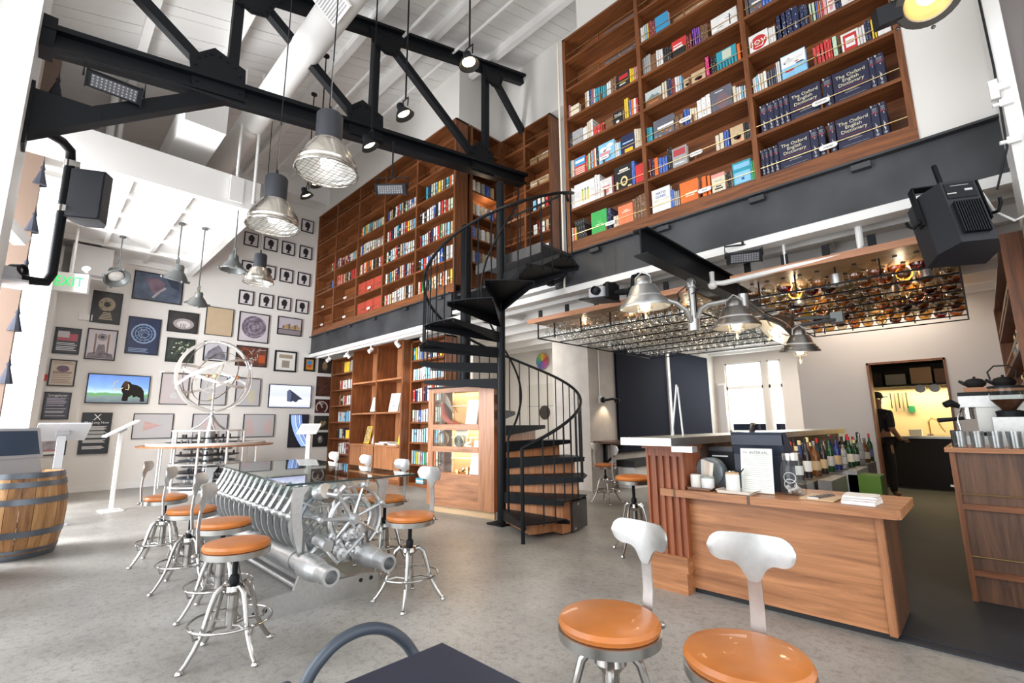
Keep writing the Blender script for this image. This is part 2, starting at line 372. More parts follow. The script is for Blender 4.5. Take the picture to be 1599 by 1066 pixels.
for y, z in ((3.35, 7.05), (4.3, 7.35)): mb.tube([(-12.2, y, z), (3, y, z)], 0.025, 8)
struct(mb, 'trim_sprinkler_pipes', WHITE2, 'thin white pipes below the ceiling')
# low loft slab over the entry
mb = MB(); mb.box(XW, -7.75, -0.5, 2.12, 4.62, 4.82); mb.box(-7.85, -7.72, -0.5, 2.15, 4.50, 4.98); mb.box(XW, -7.72, 2.06, 2.16, 4.47, 4.66); mb.box(XW, XW + 0.1, -0.5, 2.12, 4.5, 4.62)
for x in (-11.3, -10.4, -9.5, -8.6): mb.box(x - .05, x + .05, -0.5, 2.1, 4.54, 4.63)
for y in (0.6, 1.3): mb.box(XW, -7.8, y - .03, y + .03, 4.56, 4.63)
lo = struct(mb, 'ceiling_loft', WHITE2, 'white low ceiling slab over the entry')
mb = MB(); mb.box(-7.70, -7.66, 1.72, 1.9, 4.55, 4.95); mb.tube([(-7.68, 1.8, 4.9), (-7.68, 1.8, 6.8)], .02, 8); mb.tube([(-7.68, 2.05, 4.6), (-7.68, 2.05, 6.85)], .022, 8); struct(mb, 'trim_hanger_rods', WHITE2, 'white hanger rods holding the loft slab')
# street wall at the far left
mb = MB(); mb.box(-12.3, -11.8, -0.6, 0.07, 0, 7.0); mb.box(-11.8, -10.2, -0.6, -0.03, 0, 7.0); mb.box(-10.2, -6.3, -0.8, -0.40, 4.9, 7.0); struct(mb, 'wall_left', BEIGE, 'beige street wall beside the entry')
mb = MB(); mb.box(-11.8, -11.7, -0.3, 0.08, 0, 4.5); mb.box(-10.25, -10.1, -0.3, -0.01, 0, 4.5); struct(mb, 'trim_entry_jamb', WHITE2, 'white jamb at the entry door')
mb = MB(); mb.box(-6.3, -5.3, -0.9, -0.335, 0, 6.6); struct(mb, 'wall_pier_left', WHITE2, 'white window pier carrying the truss')
mb = MB(); mb.box(-5.28, -5.2, -0.72, -0.64, 0, 6.4); mb.box(-5.2, -4.4, -0.72, -0.66, 3.4, 3.46); mb.box(-4.46, -4.4, -0.72, -0.66, 0, 6.4); mb.box(-5.28, -4.4, -0.74, -0.62, 6.3, 6.5); struct(mb, 'window_3', WHITE2, 'tall street window frame')
mb = MB(); mb.box(-8.4, -8.0, -0.9, -0.26, 0, 7); struct(mb, 'trim_brown_post', mat('brown_post_paint', (0.17, 0.115, 0.085), 0.7), 'brown post with hanging tassels')
# ================================================================ BOOKCASES
BH = 0.463
def bookcase(name, label, x0, x1, y, ups, shelves, ztop, depth, kick=None, woods=(WAL_X, WAL_Z), rails=True, back=True, tags=(), end='both', tshelf=0.034):
    """front at y facing -Y; ups = upright x centres; shelves = shelf top heights"""
    t = thing(name, label, 'bookcase', ((x0 + x1) / 2, y + depth / 2, shelves[0] - 0.18 if kick is None else kick))
    zb = shelves[0] - tshelf
    for i, x in enumerate(ups):
        w_ = 0.05
        mb = MB(); mb.box(x - w_ / 2, x + w_ / 2, y, y + depth, zb, ztop); mb.build('upright', woods[1], t)
    for i in range(len(ups) - 1):
        a, b = ups[i] + .025, ups[i + 1] - .025
        for z in shelves:
            mb = MB(); mb.box(a, b, y + .004, y + depth - .012, z - tshelf, z); mb.build('shelf', woods[0], t)
            if rails and z < ztop - 0.3:
                mb = MB(); mb.tube([(a, y + .02, z + .095), (b, y + .02, z + .095)], .0045, 6); ra = mb.build('rail', BRASS, t)
                mb = MB(); mb.box((a + b) / 2 - .008, (a + b) / 2 + .008, y + .012, y + .028, z, z + .10); mb.build('rail_post', woods[1], ra, False)
    mb = MB(); mb.box(x0, x1, y, y + depth, ztop - .03, ztop); mb.build('top_board', woods[0], t)
    if back: mb = MB(); mb.box(x0, x1, y + depth - .012, y + depth, zb, ztop); mb.build('back_panel', woods[0], t)
    if kick is not None:
        mb = MB(); mb.box(x0, x1, y - .008, y + .03, kick, zb); mb.build('kick_board', woods[0], t)
    for (x, z, s) in tags:
        mb = MB(); mb.prism(rrect(.145, .05, .024, 4), .006, T(x, y + .004, z) @ UPRIGHT); p = mb.build('shelf_tag', WHITE2, t)
        o = text('tag_lettering', s, .021, INK, p, Vector((x, y - .003, z)) - TOPLOC(t), FRONT)
    return t

# colours: name -> (word, rgb)
COL = dict(white=('white', (.80, .79, .77)), cream=('cream', (.74, .66, .50)), grey=('grey', (.36, .36, .36)), black=('black', (.02, .02, .022)), brown=('brown', (.20, .10, .05)),
           maroon=('maroon', (.24, .03, .04)), red=('red', (.62, .04, .04)), coral=('coral', (.90, .22, .10)), orange=('orange', (.85, .17, .03)), yellow=('yellow', (.85, .58, .05)),
           green=('green', (.06, .42, .10)), mint=('pale green', (.55, .70, .52)), teal=('teal', (.03, .32, .42)), sky=('sky blue', (.25, .55, .78)), blue=('blue', (.06, .14, .50)),
           navy=('navy', (.022, .03, .085)), purple=('purple', (.22, .07, .42)), pink=('pink', (.75, .38, .38)), magenta=('magenta', (.62, .03, .16)), tan=('tan', (.58, .42, .25)), pale=('pale', (.72, .70, .68)),
           slate=('slate grey', (.13, .13, .16)), oed=('navy', (.018, .02, .055)), box=('tan', (.42, .27, .14)))
MIX = ['white', 'cream', 'grey', 'black', 'brown', 'maroon', 'red', 'teal', 'sky', 'blue', 'navy', 'yellow', 'green', 'tan', 'orange', 'mint', 'white', 'cream', 'pale']
SETS = dict(mix=MIX, dark=['black', 'navy', 'brown', 'slate', 'black'], light=['sky', 'white', 'pale', 'white'], redwhite=['red', 'white', 'red', 'cream'], dim=['slate', 'brown'],
            pastel=['white', 'cream', 'pale', 'sky', 'white', 'mint', 'tan', 'blue', 'red', 'white', 'grey', 'black'], warm=['red', 'white', 'cream', 'brown', 'red', 'tan', 'white', 'orange', 'black'])
def book_mat(c, style):
    nm = 'book_%s_%d' % (c, style)
    if nm in MATS: return MATS[nm]
    word, rgb = COL[c]
    m = bpy.data.materials.new(nm); m.use_nodes = True; nt = m.node_tree; b = nt.nodes['Principled BSDF']; b.inputs['Roughness'].default_value = .45
    lum = sum(rgb) / 3
    ink = (.82, .80, .74, 1) if lum < .35 else ((.05, .05, .06, 1) if style % 2 else (.45, .05, .05, 1))
    co = nt.nodes.new('ShaderNodeTexCoord'); mp = nt.nodes.new('ShaderNodeMapping'); nz = nt.nodes.new('ShaderNodeTexNoise'); r = nt.nodes.new('ShaderNodeValToRGB')
    mp.inputs['Location'].default_value = (style * 3.1, style * 1.7, style * 2.3); mp.inputs['Scale'].default_value = (2.2, .01, (9, 14, 5)[style % 3])
    nz.inputs['Scale'].default_value = 1.6; nz.inputs['Detail'].default_value = 1
    nt.links.new(co.outputs['Object'], mp.inputs[0]); nt.links.new(mp.outputs[0], nz.inputs['Vector']); nt.links.new(nz.outputs['Fac'], r.inputs[0])
    r.color_ramp.interpolation = 'CONSTANT'; r.color_ramp.elements[0].color = (*rgb, 1); r.color_ramp.elements[1].position = .635; r.color_ramp.elements[1].color = tuple(a * .65 + b_ * .35 for a, b_ in zip(ink, (*rgb, 1)))
    nt.links.new(r.outputs[0], b.inputs['Base Color']); MATS[nm] = m; return m
UNIT = {}
PAGES = mat('page_edges', (.78, .74, .66), .8)
def book_mesh(c, style, face):
    k = (c, style, face)
    if k in UNIT: return UNIT[k]
    mb = MB()          # unit: x thickness -.5...5, y -0.5 (front)...5, z 0..1 ; spine or cover towards -Y
    if face:           # cover faces -Y
        mb.box(-.5, .5, -.5, -.36, 0, 1); mb.box(-.5, .5, .4, .5, 0, 1); mb.box(-.5, -.44, -.4, .45, 0, 1); mb.k = 1; mb.box(-.44, .47, -.36, .4, .02, .98)
    else:
        mb.box(-.5, -.36, -.5, .5, 0, 1); mb.box(.36, .5, -.5, .5, 0, 1); mb.box(-.5, .5, -.5, -.44, 0, 1); mb.k = 1; mb.box(-.36, .36, -.44, .47, .02, .97)
    me = bpy.data.meshes.new('book'); me.from_pydata(mb.v, [], mb.f); me.materials.append(book_mat(c, style)); me.materials.append(PAGES)
    me.polygons.foreach_set('material_index', mb.m); me.update(); UNIT[k] = me; return me
ORD = ['first', 'second', 'third', 'fourth', 'fifth', 'sixth', 'seventh', 'eighth', 'ninth', 'tenth', 'eleventh', 'twelfth', 'thirteenth', 'fourteenth', 'fifteenth', 'sixteenth', 'seventeenth', 'eighteenth', 'nineteenth', 'twentieth', 'twenty-first', 'twenty-second', 'twenty-third', 'twenty-fourth', 'twenty-fifth', 'twenty-sixth', 'twenty-seventh', 'twenty-eighth']
NB = [0]
STUFF = [None]
STUFFMB = {}
def book(x0, x1, y, z, h, d, c, face, label, group, lean=0.0, style=None):
    NB[0] += 1
    if STUFF[0]:
        me = book_mesh(c, (NB[0] * 7 + 3) % 6, face); mb, mats_ = STUFFMB.setdefault(STUFF[0], (MB(), []))
        n = len(mb.v); mb.v += [((x0 + x1) / 2 + v.co.x * (x1 - x0 - .002), y + d / 2 + v.co.y * d, z + .001 + v.co.z * h) for v in me.vertices]
        for p in me.polygons:
            m_ = me.materials[p.material_index]
            if m_ not in mats_: mats_.append(m_)
            mb.f.append(tuple(i + n for i in p.vertices)); mb.m.append(mats_.index(m_)); mb.sm.append(False)
        return None
    me = book_mesh(c, (NB[0] * 7 + 3) % 6 if style is None else style, face)
    o = bpy.data.objects.new('book', me); C.objects.link(o)
    o.scale = (x1 - x0 - .002, d, h); o.location = ((x0 + x1) / 2, y + d / 2, z + .001)
    if lean: o.rotation_euler = (0, lean, 0)
    return tag(o, label, 'book', group)
class Shelf:
    def __init__(s, place, group, y, z): s.n = 0; s.place = place; s.group = group; s.y = y; s.z = z
    def lab(s, adj):
        s.n += 1
        return '%s, %s from left on %s' % (adj, ORD[min(s.n - 1, 27)], s.place)

def vary(h, k): return h * (1 + .10 * math.sin(k * 12.9898 + h * 37))
def fill(sh, x0, x1, h, spec, seedk=0):
    """a run of spines"""
    pal, n = spec if isinstance(spec, tuple) else (spec.split(':')[0], int(spec.split(':')[1]))
    names = SETS.get(pal, [pal])
    ws = [.7 + .6 * random.random() for _ in range(n)]
    tot = sum(ws); x = x0
    for i in range(n):
        w_ = (x1 - x0) * ws[i] / tot
        c = names[(i * 5 + seedk + int(random.random() * 3)) % len(names)] if len(names) > 1 else names[0]
        hh = vary(h, i + seedk + x0) if pal != 'oed' else h
        thick = 'thin' if w_ < .026 else 'thick' if w_ > .05 else 'mid-size'
        o = book(x, x + w_ * .96, sh.y, sh.z, hh, .15 + .03 * random.random(), c, False, sh.lab('%s %s book' % (thick, COL[c][0])), sh.group, style=5 if pal == 'oed' else None)
        if pal == 'oed':
            mb = MB(); zz = sh.z + hh
            for dz, th in ((.035, .008), (.052, .006), (.066, .004)): mb.box(x + .012, x + w_ * .96 - .012, sh.y - .0012, sh.y + .001, zz - dz - th, zz - dz)
            q = mb.build('spine_lettering', mat('dull_silver', (.30, .30, .32), .5), None); q['kind'] = 'stuff'; q.parent = o; q.matrix_parent_inverse = o_inv(o)
            mb = MB(); mb.box(x + .008, x + w_ * .96 - .008, sh.y - .0012, sh.y + .001, zz - .082, zz - .076); q = mb.build('spine_band', REDINK, None); q.parent = o; q.matrix_parent_inverse = o_inv(o)
            mb = MB(); mb.prism(circ(min(.012, w_ * .26), 12, x + w_ * .48, sh.z + .035), .0012, UPRIGHT_AT(sh.y)); q = mb.build('spine_emblem', mat('dull_silver', (.30, .30, .32), .5), None); q.parent = o; q.matrix_parent_inverse = o_inv(o)
        x += w_
def o_inv(o): return Matrix.LocRotScale(o.location, o.rotation_euler, o.scale).inverted()
def UPRIGHT_AT(y): return T(0, y, 0) @ UPRIGHT
COVER = dict(blackgold=('black', 'gold printed black book'), bluered=('red', 'blue topped red book'), navyyellow=('navy', 'navy book, yellow patch'), blackw=('black', 'white printed black book'), blackred=('black', 'red and yellow printed book'),
             mayo=('white', 'white health book'), creamred=('cream', 'pink topped cream book'), greyred=('grey', 'red panelled grey book'), photo=('slate', 'dark photo covered book'), navyp=('slate', 'dark pale-shaped cover book'), mountain=('grey', 'grey mountain covered book'), tealb=('teal', 'teal picture book'),
             redcover=('red', 'red and black book'), sketch=('white', 'white sketch covered book'), skycover=('sky', 'sky picture book'), redframe=('white', 'red framed white book'), joy=('white', 'white cookbook, red oval'), dim=('slate', 'dark box'), oedface=('oed', 'navy face-out dictionary'), box=('box', 'tan box'))
def faceout(sh, x0, x1, h, kind, d=.05):
    c, word = COVER.get(kind, (kind, 'face-out %s book' % COL.get(kind, (kind,))[0]))
    w_ = x1 - x0
    o = book(x0, x1, sh.y, sh.z, h, d, c, True, sh.lab(word), sh.group, style=9)
    o.data.materials[0] = mat('cover_' + c, COL[c][1], .45, noise=(3, .12))
    y = sh.y - .0008; inv = o_inv(o)
    def patch(a, b, p, q, m, nm='cover_print', dy=0):
        mb = MB(); mb.box(x0 + w_ * a, x0 + w_ * b, y - .0006 - dy, y + .001, sh.z + h * p, sh.z + h * q); e = mb.build(nm, m, None); e.parent = o; e.matrix_parent_inverse = inv
    def blob(cx, cy, rx, ry, m, dy=0):
        mb = MB(); mb.prism([(x0 + w_ * (cx + rx * math.cos(a * PI / 12)), sh.z + h * (cy + ry * math.sin(a * PI / 12))) for a in range(24)], .0014, T(0, y + .0008 - dy, 0) @ UPRIGHT); e = mb.build('cover_print', m, None); e.parent = o; e.matrix_parent_inverse = inv
    def txt(s_, cx, cy, size, m, dy=.0018):
        e = text('cover_lettering', s_, size, m, None, (x0 + w_ * cx, y - dy, sh.z + h * cy), FRONT); e.parent = o; e.matrix_parent_inverse = inv
    if kind == 'oedface':
        for i, s_ in enumerate(('The Oxford', 'English', 'Dictionary')): txt(s_, .5, .80 - i * .135, .046, mat('gilt_pale', (.80, .74, .52), .5))
        patch(.08, .92, .415, .42, REDINK); patch(.36, .64, .29, .315, GREYINK); patch(.3, .7, .24, .26, GREYINK); patch(.12, .88, .09, .10, GREYINK)
    elif kind == 'joy':
        blob(.5, .5, .42, .36, REDINK); txt('joy', .5, .55, h * .55, WHITEINK); patch(.3, .7, .28, .31, WHITEINK, dy=.001)
    elif kind == 'mayo':
        for i, (s_, m_) in enumerate((('MAYO', mat('blue_ink', (.03, .07, .36))), ('CLINIC', mat('blue_ink', (0, 0, 0))), ('FAMILY HEALTH', GOLD), ('BOOK', GOLD))): txt(s_, .5, .80 - i * .15, .042 if i < 2 else .026, m_)
    elif kind == 'white' and h > .3:
        for i in range(3): patch(.38 + i * .13, .44 + i * .13, .2, .72, mat('bottle_print', (.60, .58, .04), .5)); patch(.38 + i * .13, .44 + i * .13, .64, .72, mat('bottle_top_print', (.12, .25, .05), .5), dy=.001)
    elif kind == 'blackgold':
        blob(.55, .35, .2, .2, GOLD); blob(.55, .35, .12, .12, COVERM('black'), .001); patch(.2, .9, .72, .76, CREAM); patch(.3, .8, .79, .86, CREAM); patch(.1, .2, .1, .4, GOLD); patch(.75, .95, .06, .12, GOLD)
    elif kind == 'bluered':
        patch(0.02, .98, .55, .98, mat('cover_blue', (.05, .30, .55), .45)); patch(.1, .9, .7, .84, WHITEINK, dy=.001); 
        for i in range(4): patch(.08, .92, .1 + i * .1, .14 + i * .1, CREAM)
    elif kind == 'navyyellow':
        patch(.25, .85, .08, .26, mat('yellow_ink', (.85, .5, .03), .5)); patch(.1, .9, .55, .62, mat('pale_blue_ink', (.35, .55, .75), .5))
    elif kind == 'sky' or kind == 'skycover':
        blob(.3, .7, .22, .12, WHITEINK); blob(.7, .8, .2, .1, WHITEINK); blob(.55, .6, .25, .08, WHITEINK)
        if kind == 'sky': patch(.1, .7, .42, .56, mat('pink_ink', (.7, .3, .3), .5), dy=.001)
        else: patch(.15, .5, .3, .36, REDINK); patch(.6, .9, .5, .54, REDINK); patch(.02, .98, .5, .98, WHITEINK); patch(.3, .34, .8, .84, INK, dy=.001); patch(.12, .18, .66, .7, INK, dy=.001); patch(.55, .7, .58, .62, REDINK, dy=.001)
    elif kind in ('blackred', 'blackw', 'redcover'):
        if kind == 'blackred': patch(.2, .9, .62, .88, REDINK); patch(.25, .9, .42, .5, mat('yellow_ink', (.85, .5, .03))); patch(.2, .7, .28, .34, WHITEINK)
        elif kind == 'blackw': txt('THIS', .5, .7, h * .3, WHITEINK); patch(.3, .6, .1, .3, WHITEINK)
        else: patch(0.01, .99, .02, .45, mat('cover_black', (.02, .02, .022))); patch(.1, .75, .5, .6, WHITEINK); patch(.1, .7, .68, .74, WHITEINK)
    elif kind == 'orange':
        patch(.3, .95, .38, .46, CREAM); patch(.3, .8, .3, .34, CREAM)
    elif kind == 'coral':
        patch(.25, .85, .62, .66, CREAM); patch(.4, .7, .7, .73, CREAM)
    elif kind == 'green':
        txt('THE', .5, .5, .03, mat('pale_green_ink', (.4, .75, .4))); patch(.25, .75, .38, .42, mat('pale_green_ink', (.4, .75, .4)))
    elif kind == 'creamred':
        patch(0, 1, .82, 1, mat('cover_pink', (.75, .32, .28), .5)); patch(.25, .75, .6, .64, GREYINK); patch(.3, .7, .3, .36, INK); patch(.2, .8, .18, .25, INK)
    elif kind == 'teal':
        patch(.08, .92, .72, .92, mat('cover_sky', (.45, .66, .78), .45)); patch(.08, .92, .08, .56, mat('cover_sky', (.45, .66, .78), .45)); patch(.45, .6, .2, .3, mat('blue_ink', (.03, .07, .36)), dy=.001)
    elif kind == 'greyred': patch(.1, .9, .6, .92, mat('red_panel_ink', (.45, .06, .07), .5)); patch(.15, .8, .2, .24, WHITEINK)
    elif kind == 'tan': blob(.5, .4, .28, .14, INK); blob(.6, .3, .16, .1, REDINK)
    elif kind == 'mountain':
        patch(0, 1, .5, 1, mat('cover_mist', (.52, .56, .55), .5)); mb = MB(); mb.prism([(x0 + w_ * a, sh.z + h * b) for a, b in ((.1, .5), (.45, .75), (.6, .62), (.75, .68), (.95, .5))], .0014, T(0, y - .0004, 0) @ UPRIGHT); e = mb.build('cover_print', mat('cover_hill', (.17, .22, .22), .5), None); e.parent = o; e.matrix_parent_inverse = inv
        patch(0, 1, 0, .45, mat('cover_brown', (.12, .07, .04), .5)); patch(.2, .8, .2, .3, mat('rust_ink', (.5, .17, .05)), dy=.001)
    elif kind == 'photo':
        patch(.2, .98, .48, .6, WHITEINK, dy=.001)
        for i in range(9): blob((i * .37) % .9 + .05, (i * .23) % .36 + .08, .07, .05, (mat('leaf_ink', (.12, .17, .08)), mat('rust_ink', (.5, .17, .05)), GREYINK)[i % 3])
    elif kind == 'navyp': blob(.55, .4, .3, .34, mat('mauve_ink', (.20, .13, .15), .5)); patch(.2, .6, .86, .89, WHITEINK)
    elif kind == 'tealb':
        patch(.3, .75, .5, .95, mat('cover_pale_green', (.55, .6, .5), .5)); 
        for i in range(6): patch(.08 + i * .15, .13 + i * .15, .03, .35 + .1 * (i % 2), mat('cover_black', (.02, .02, .022)))
    elif kind == 'sketch':
        for i in range(4): patch(.08 + i * .16, .3 + i * .16, .15 + i * .16, .19 + i * .16, GREYINK); 
        patch(.7, .74, .2, .8, INK)
    elif kind == 'redframe':
        patch(.12, .88, .1, .9, REDINK); patch(.24, .76, .24, .74, WHITEINK, dy=.001); patch(.3, .7, .4, .44, REDINK, dy=.0016); patch(.3, .7, .55, .58, GREYINK, dy=.0016)
    elif kind == 'pale': patch(.2, .8, .55, .6, REDINK); patch(.3, .7, .2, .4, mat('pink_ink', (.7, .3, .3), .5))
    return o
def COVERM(c): return mat('cover_' + c, COL[c][1], .45, noise=(3, .12))

# --- tall right upper bookcase
ZS = [3.622 + BH * k for k in range(7)]
RU = [-3.735, -2.555, -1.33, -0.125]
tags = [(-3.08, ZS[0] + .07, 'Reference'), (-3.12, ZS[2] + .07, 'Landscape'), (-1.87, ZS[0] + .07, 'Health'), (-1.93, ZS[1] + .07, 'New Testament'), (-2.02, ZS[2] + .07, 'Wilderness'), (-0.72, ZS[0] + .07, 'Language'), (-0.73, ZS[1] + .07, 'Dictionary')]
case = bookcase('bookcase', 'tall walnut bookcase of brass railed shelves above the bar', -3.76, -.10, YM, RU, ZS, 6.775, .30, 3.445, tags=tags)
R = {
'1.0':[(-3.709,-3.631,0.22,'mix:3','s'),(-3.63,-3.393,0.32,'black:4','l'),(-3.386,-3.147,0.31,'green','f'),(-3.147,-3.078,0.27,'navy:2','s'),(-3.048,-2.975,0.17,'cream:2','s'),(-2.975,-2.769,0.26,'coral','f'),(-2.765,-2.583,0.29,'brown:4','s')],
'1.1':[(-3.7,-3.646,0.33,'white:3','s'),(-3.646,-3.308,0.34,'white','f'),(-3.308,-3.225,0.36,'white:2','s'),(-3.225,-3.043,0.25,'pale','f'),(-3.043,-3.008,0.24,'maroon:1','s'),(-3.003,-2.756,0.33,'blackgold','f'),(-2.753,-2.71,0.3,'blue:2','s'),(-2.704,-2.59,0.25,'red','f')],
'1.2':[(-3.7,-3.628,0.25,'mix:4','s'),(-3.628,-3.443,0.27,'bluered','f'),(-3.438,-3.234,0.26,'mix:8','s'),(-3.227,-2.98,0.29,'sky','f'),(-2.975,-2.891,0.23,'light:3','s'),(-2.881,-2.692,0.26,'navyyellow','f'),(-2.688,-2.59,0.28,'cream:4','s')],
'1.3':[(-3.7,-3.656,0.21,'dark:3','s'),(-3.648,-3.473,0.23,'grey','f'),(-3.466,-3.395,0.23,'white:2','s'),(-3.395,-3.297,0.25,'redwhite:3','s'),(-3.297,-3.118,0.15,'red:3','s'),(-3.101,-2.985,0.15,'brown','f'),(-2.979,-2.836,0.18,'blackw','f'),(-2.806,-2.748,0.33,'yellow:2','s'),(-2.743,-2.612,0.22,'mix:4','s')],
'1.4':[(-3.7,-3.664,0.2,'pink:2','s'),(-3.663,-3.516,0.17,'cream','f'),(-3.412,-3.242,0.24,'mix:6','s'),(-3.242,-3.059,0.21,'teal:5','s'),(-3.055,-2.988,0.23,'white:2','s'),(-2.987,-2.909,0.23,'brown:2','s'),(-2.899,-2.713,0.22,'blackred','f'),(-2.708,-2.641,0.22,'yellow:3','s'),(-2.641,-2.59,0.22,'pink:2','s')],
'1.5':[(-3.15,-2.9,0.2,'dim','b'),(-2.885,-2.671,0.2,'dim','b')],
'1.6':[(-3.498,-3.131,0.16,'slate','b'),(-3.131,-2.6,0.2,'slate','b')],
'2.0':[(-2.509,-2.277,0.30,'mayo','f'),(-2.274,-2.235,0.25,'blue:1','s'),(-2.235,-2.164,0.21,'grey:3','s'),(-2.16,-1.949,0.26,'orange','f'),(-1.91,-1.805,0.24,'orange:2','s'),(-1.802,-1.66,0.22,'creamred','f'),(-1.658,-1.58,0.2,'dark:4','s'),(-1.578,-1.392,0.26,'teal','f'),(-1.392,-1.36,0.2,'green:2','s')],
'2.1':[(-2.521,-2.396,0.26,'mix:3','s'),(-2.395,-2.28,0.23,'blue:3','s'),(-2.275,-2.23,0.27,'black:2','s'),(-2.222,-2.045,0.25,'greyred','f'),(-1.723,-1.632,0.21,'cream:2','s'),(-1.63,-1.579,0.2,'blue:2','s'),(-1.563,-1.429,0.21,'tan','f'),(-1.425,-1.362,0.2,'dark:4','s')],
'2.2':[(-2.522,-2.446,0.2,'teal:3','s'),(-2.43,-2.169,0.25,'photo','f'),(-2.162,-2.051,0.18,'brown:2','s'),(-2.046,-1.983,0.2,'blue:2','s'),(-1.976,-1.896,0.18,'cream:3','s'),(-1.889,-1.736,0.25,'white:3','s'),(-1.729,-1.509,0.27,'navyp','f'),(-1.5,-1.463,0.23,'cream:1','s'),(-1.463,-1.365,0.17,'light:4','s')],
'2.3':[(-2.511,-2.296,0.22,'mountain','f'),(-2.289,-2.225,0.22,'cream:2','s'),(-2.224,-2.166,0.24,'navy:2','s'),(-2.166,-2.128,0.2,'maroon:2','s'),(-2.124,-2.04,0.23,'light:3','s'),(-2.021,-1.936,0.13,'tan','f'),(-1.928,-1.764,0.15,'tan','f'),(-1.764,-1.707,0.27,'magenta:1','s'),(-1.7,-1.633,0.22,'black:3','s'),(-1.633,-1.422,0.24,'tealb','f'),(-1.416,-1.379,0.22,'orange:1','s')],
'2.4':[(-2.52,-2.409,0.24,'grey:4','s'),(-2.406,-2.337,0.23,'brown','f'),(-2.333,-2.246,0.23,'white:3','s'),(-2.245,-2.14,0.22,'black:4','s'),(-2.129,-1.95,0.23,'redcover','f'),(-1.943,-1.877,0.2,'maroon:2','s'),(-1.874,-1.781,0.22,'purple:4','s'),(-1.781,-1.699,0.24,'brown:5','s'),(-1.658,-1.377,0.22,'sketch','f')],
'2.5':[(-2.52,-2.408,0.22,'mix:4','s'),(-2.407,-2.322,0.23,'maroon:3','s'),(-2.319,-2.144,0.24,'blue','f'),(-2.141,-1.868,0.2,'box','b'),(-1.868,-1.5,0.2,'box','b')],
'2.6':[(-2.378,-2.172,0.2,'dim','b'),(-2.1,-1.6,.2,'box','b')],
'3.0':[(-1.295,-1.13,0.29,'oed:4','s'),(-1.128,-0.86,0.31,'oedface','f'),(-0.856,-0.734,0.31,'oed:2','s'),(-0.707,-0.656,0.31,'oed:1','s'),(-0.647,-0.389,0.31,'oedface','f'),(-0.387,-0.274,0.32,'oed:2','s')],
'3.1':[(-1.26,-0.994,0.31,'oed:5','s'),(-0.99,-0.723,0.31,'oedface','f'),(-0.705,-0.631,0.31,'oed:1','s'),(-0.626,-0.354,0.31,'oedface','f'),(-0.352,-0.24,0.32,'oed:2','s')],
'3.2':[(-1.295,-1.221,0.2,'light:4','s'),(-1.221,-1.163,0.2,'redwhite:2','s'),(-1.151,-1.069,0.18,'dark:4','s'),(-1.069,-1.034,0.27,'white:2','s'),(-1.024,-0.805,0.27,'skycover','f'),(-0.802,-0.745,0.1,'dim','b'),(-0.745,-0.655,0.2,'red:3','s'),(-0.654,-0.592,0.21,'redwhite:3','s'),(-0.592,-0.544,0.22,'mint:1','s'),(-0.52,-0.385,0.2,'redframe','f'),(-0.383,-0.339,0.21,'light:2','s'),(-0.339,-0.299,0.22,'navy:2','s'),(-0.296,-0.257,0.21,'yellow:2','s'),(-0.255,-0.16,0.2,'white','f')],
'3.3':[(-1.293,-1.105,0.22,'joy','f'),(-1.1,-1.038,0.22,'white:3','s'),(-1.026,-0.885,0.27,'navy:3','s'),(-0.885,-0.815,0.27,'navy:1','s'),(-0.81,-0.743,0.25,'navy:2','s'),(-0.732,-0.68,0.21,'mint:2','s'),(-0.676,-0.616,0.22,'mix:4','s'),(-0.616,-0.588,0.23,'pink:1','s'),(-0.586,-0.525,0.24,'pale','f'),(-0.525,-0.477,0.2,'navy:3','s'),(-0.476,-0.305,0.22,'pale','f')],
'3.4':[(-1.29,-1.26,0.22,'dark:2','s'),(-1.25,-1.128,0.22,'photo','f'),(-1.128,-1.027,0.22,'blue:3','s'),(-1.026,-0.8,0.2,'light:6','s'),(-.7,-.3,.22,'mix:9','s')],
}
FLOOR_ORD = ['bottom', 'second', 'third', 'fourth', 'fifth', 'sixth', 'seventh']
BAYR = {'1': 'left bay', '2': 'middle bay', '3': 'right bay'}
for key, items in R.items():
    b_, r_ = key.split('.'); r_ = int(r_)
    sh = Shelf('%s shelf, %s above bar' % (FLOOR_ORD[r_], BAYR[b_]), 'books in the tall bookcase above the bar', YM + .034, ZS[r_])
    for it in items:
        x0, x1, h, spec, kd = it
        if kd == 's': fill(sh, x0, x1, h, spec, r_ * 3)
        elif kd == 'l':
            w_ = (x1 - x0 - .08) / 4
            for i in range(4):
                h_ = .29
                book(x0 + i * w_ + .02, x0 + (i + 1) * w_ + .016, sh.y, sh.z + .002, h_, .17, 'black', False, sh.lab('leaning thick black book'), sh.group, lean=-.20, style=0)
        elif kd == 'f': faceout(sh, x0, x1, h, spec)
        else:
            s2 = Shelf(sh.place, sh.group, YM + .19, sh.z); s2.n = sh.n
            c = COVER.get(spec, (spec, ''))[0]
            book(x0, x1, YM + .17, sh.z, h, .1, c, True, sh.lab('%s book at the back' % COL[c][0]), sh.group)

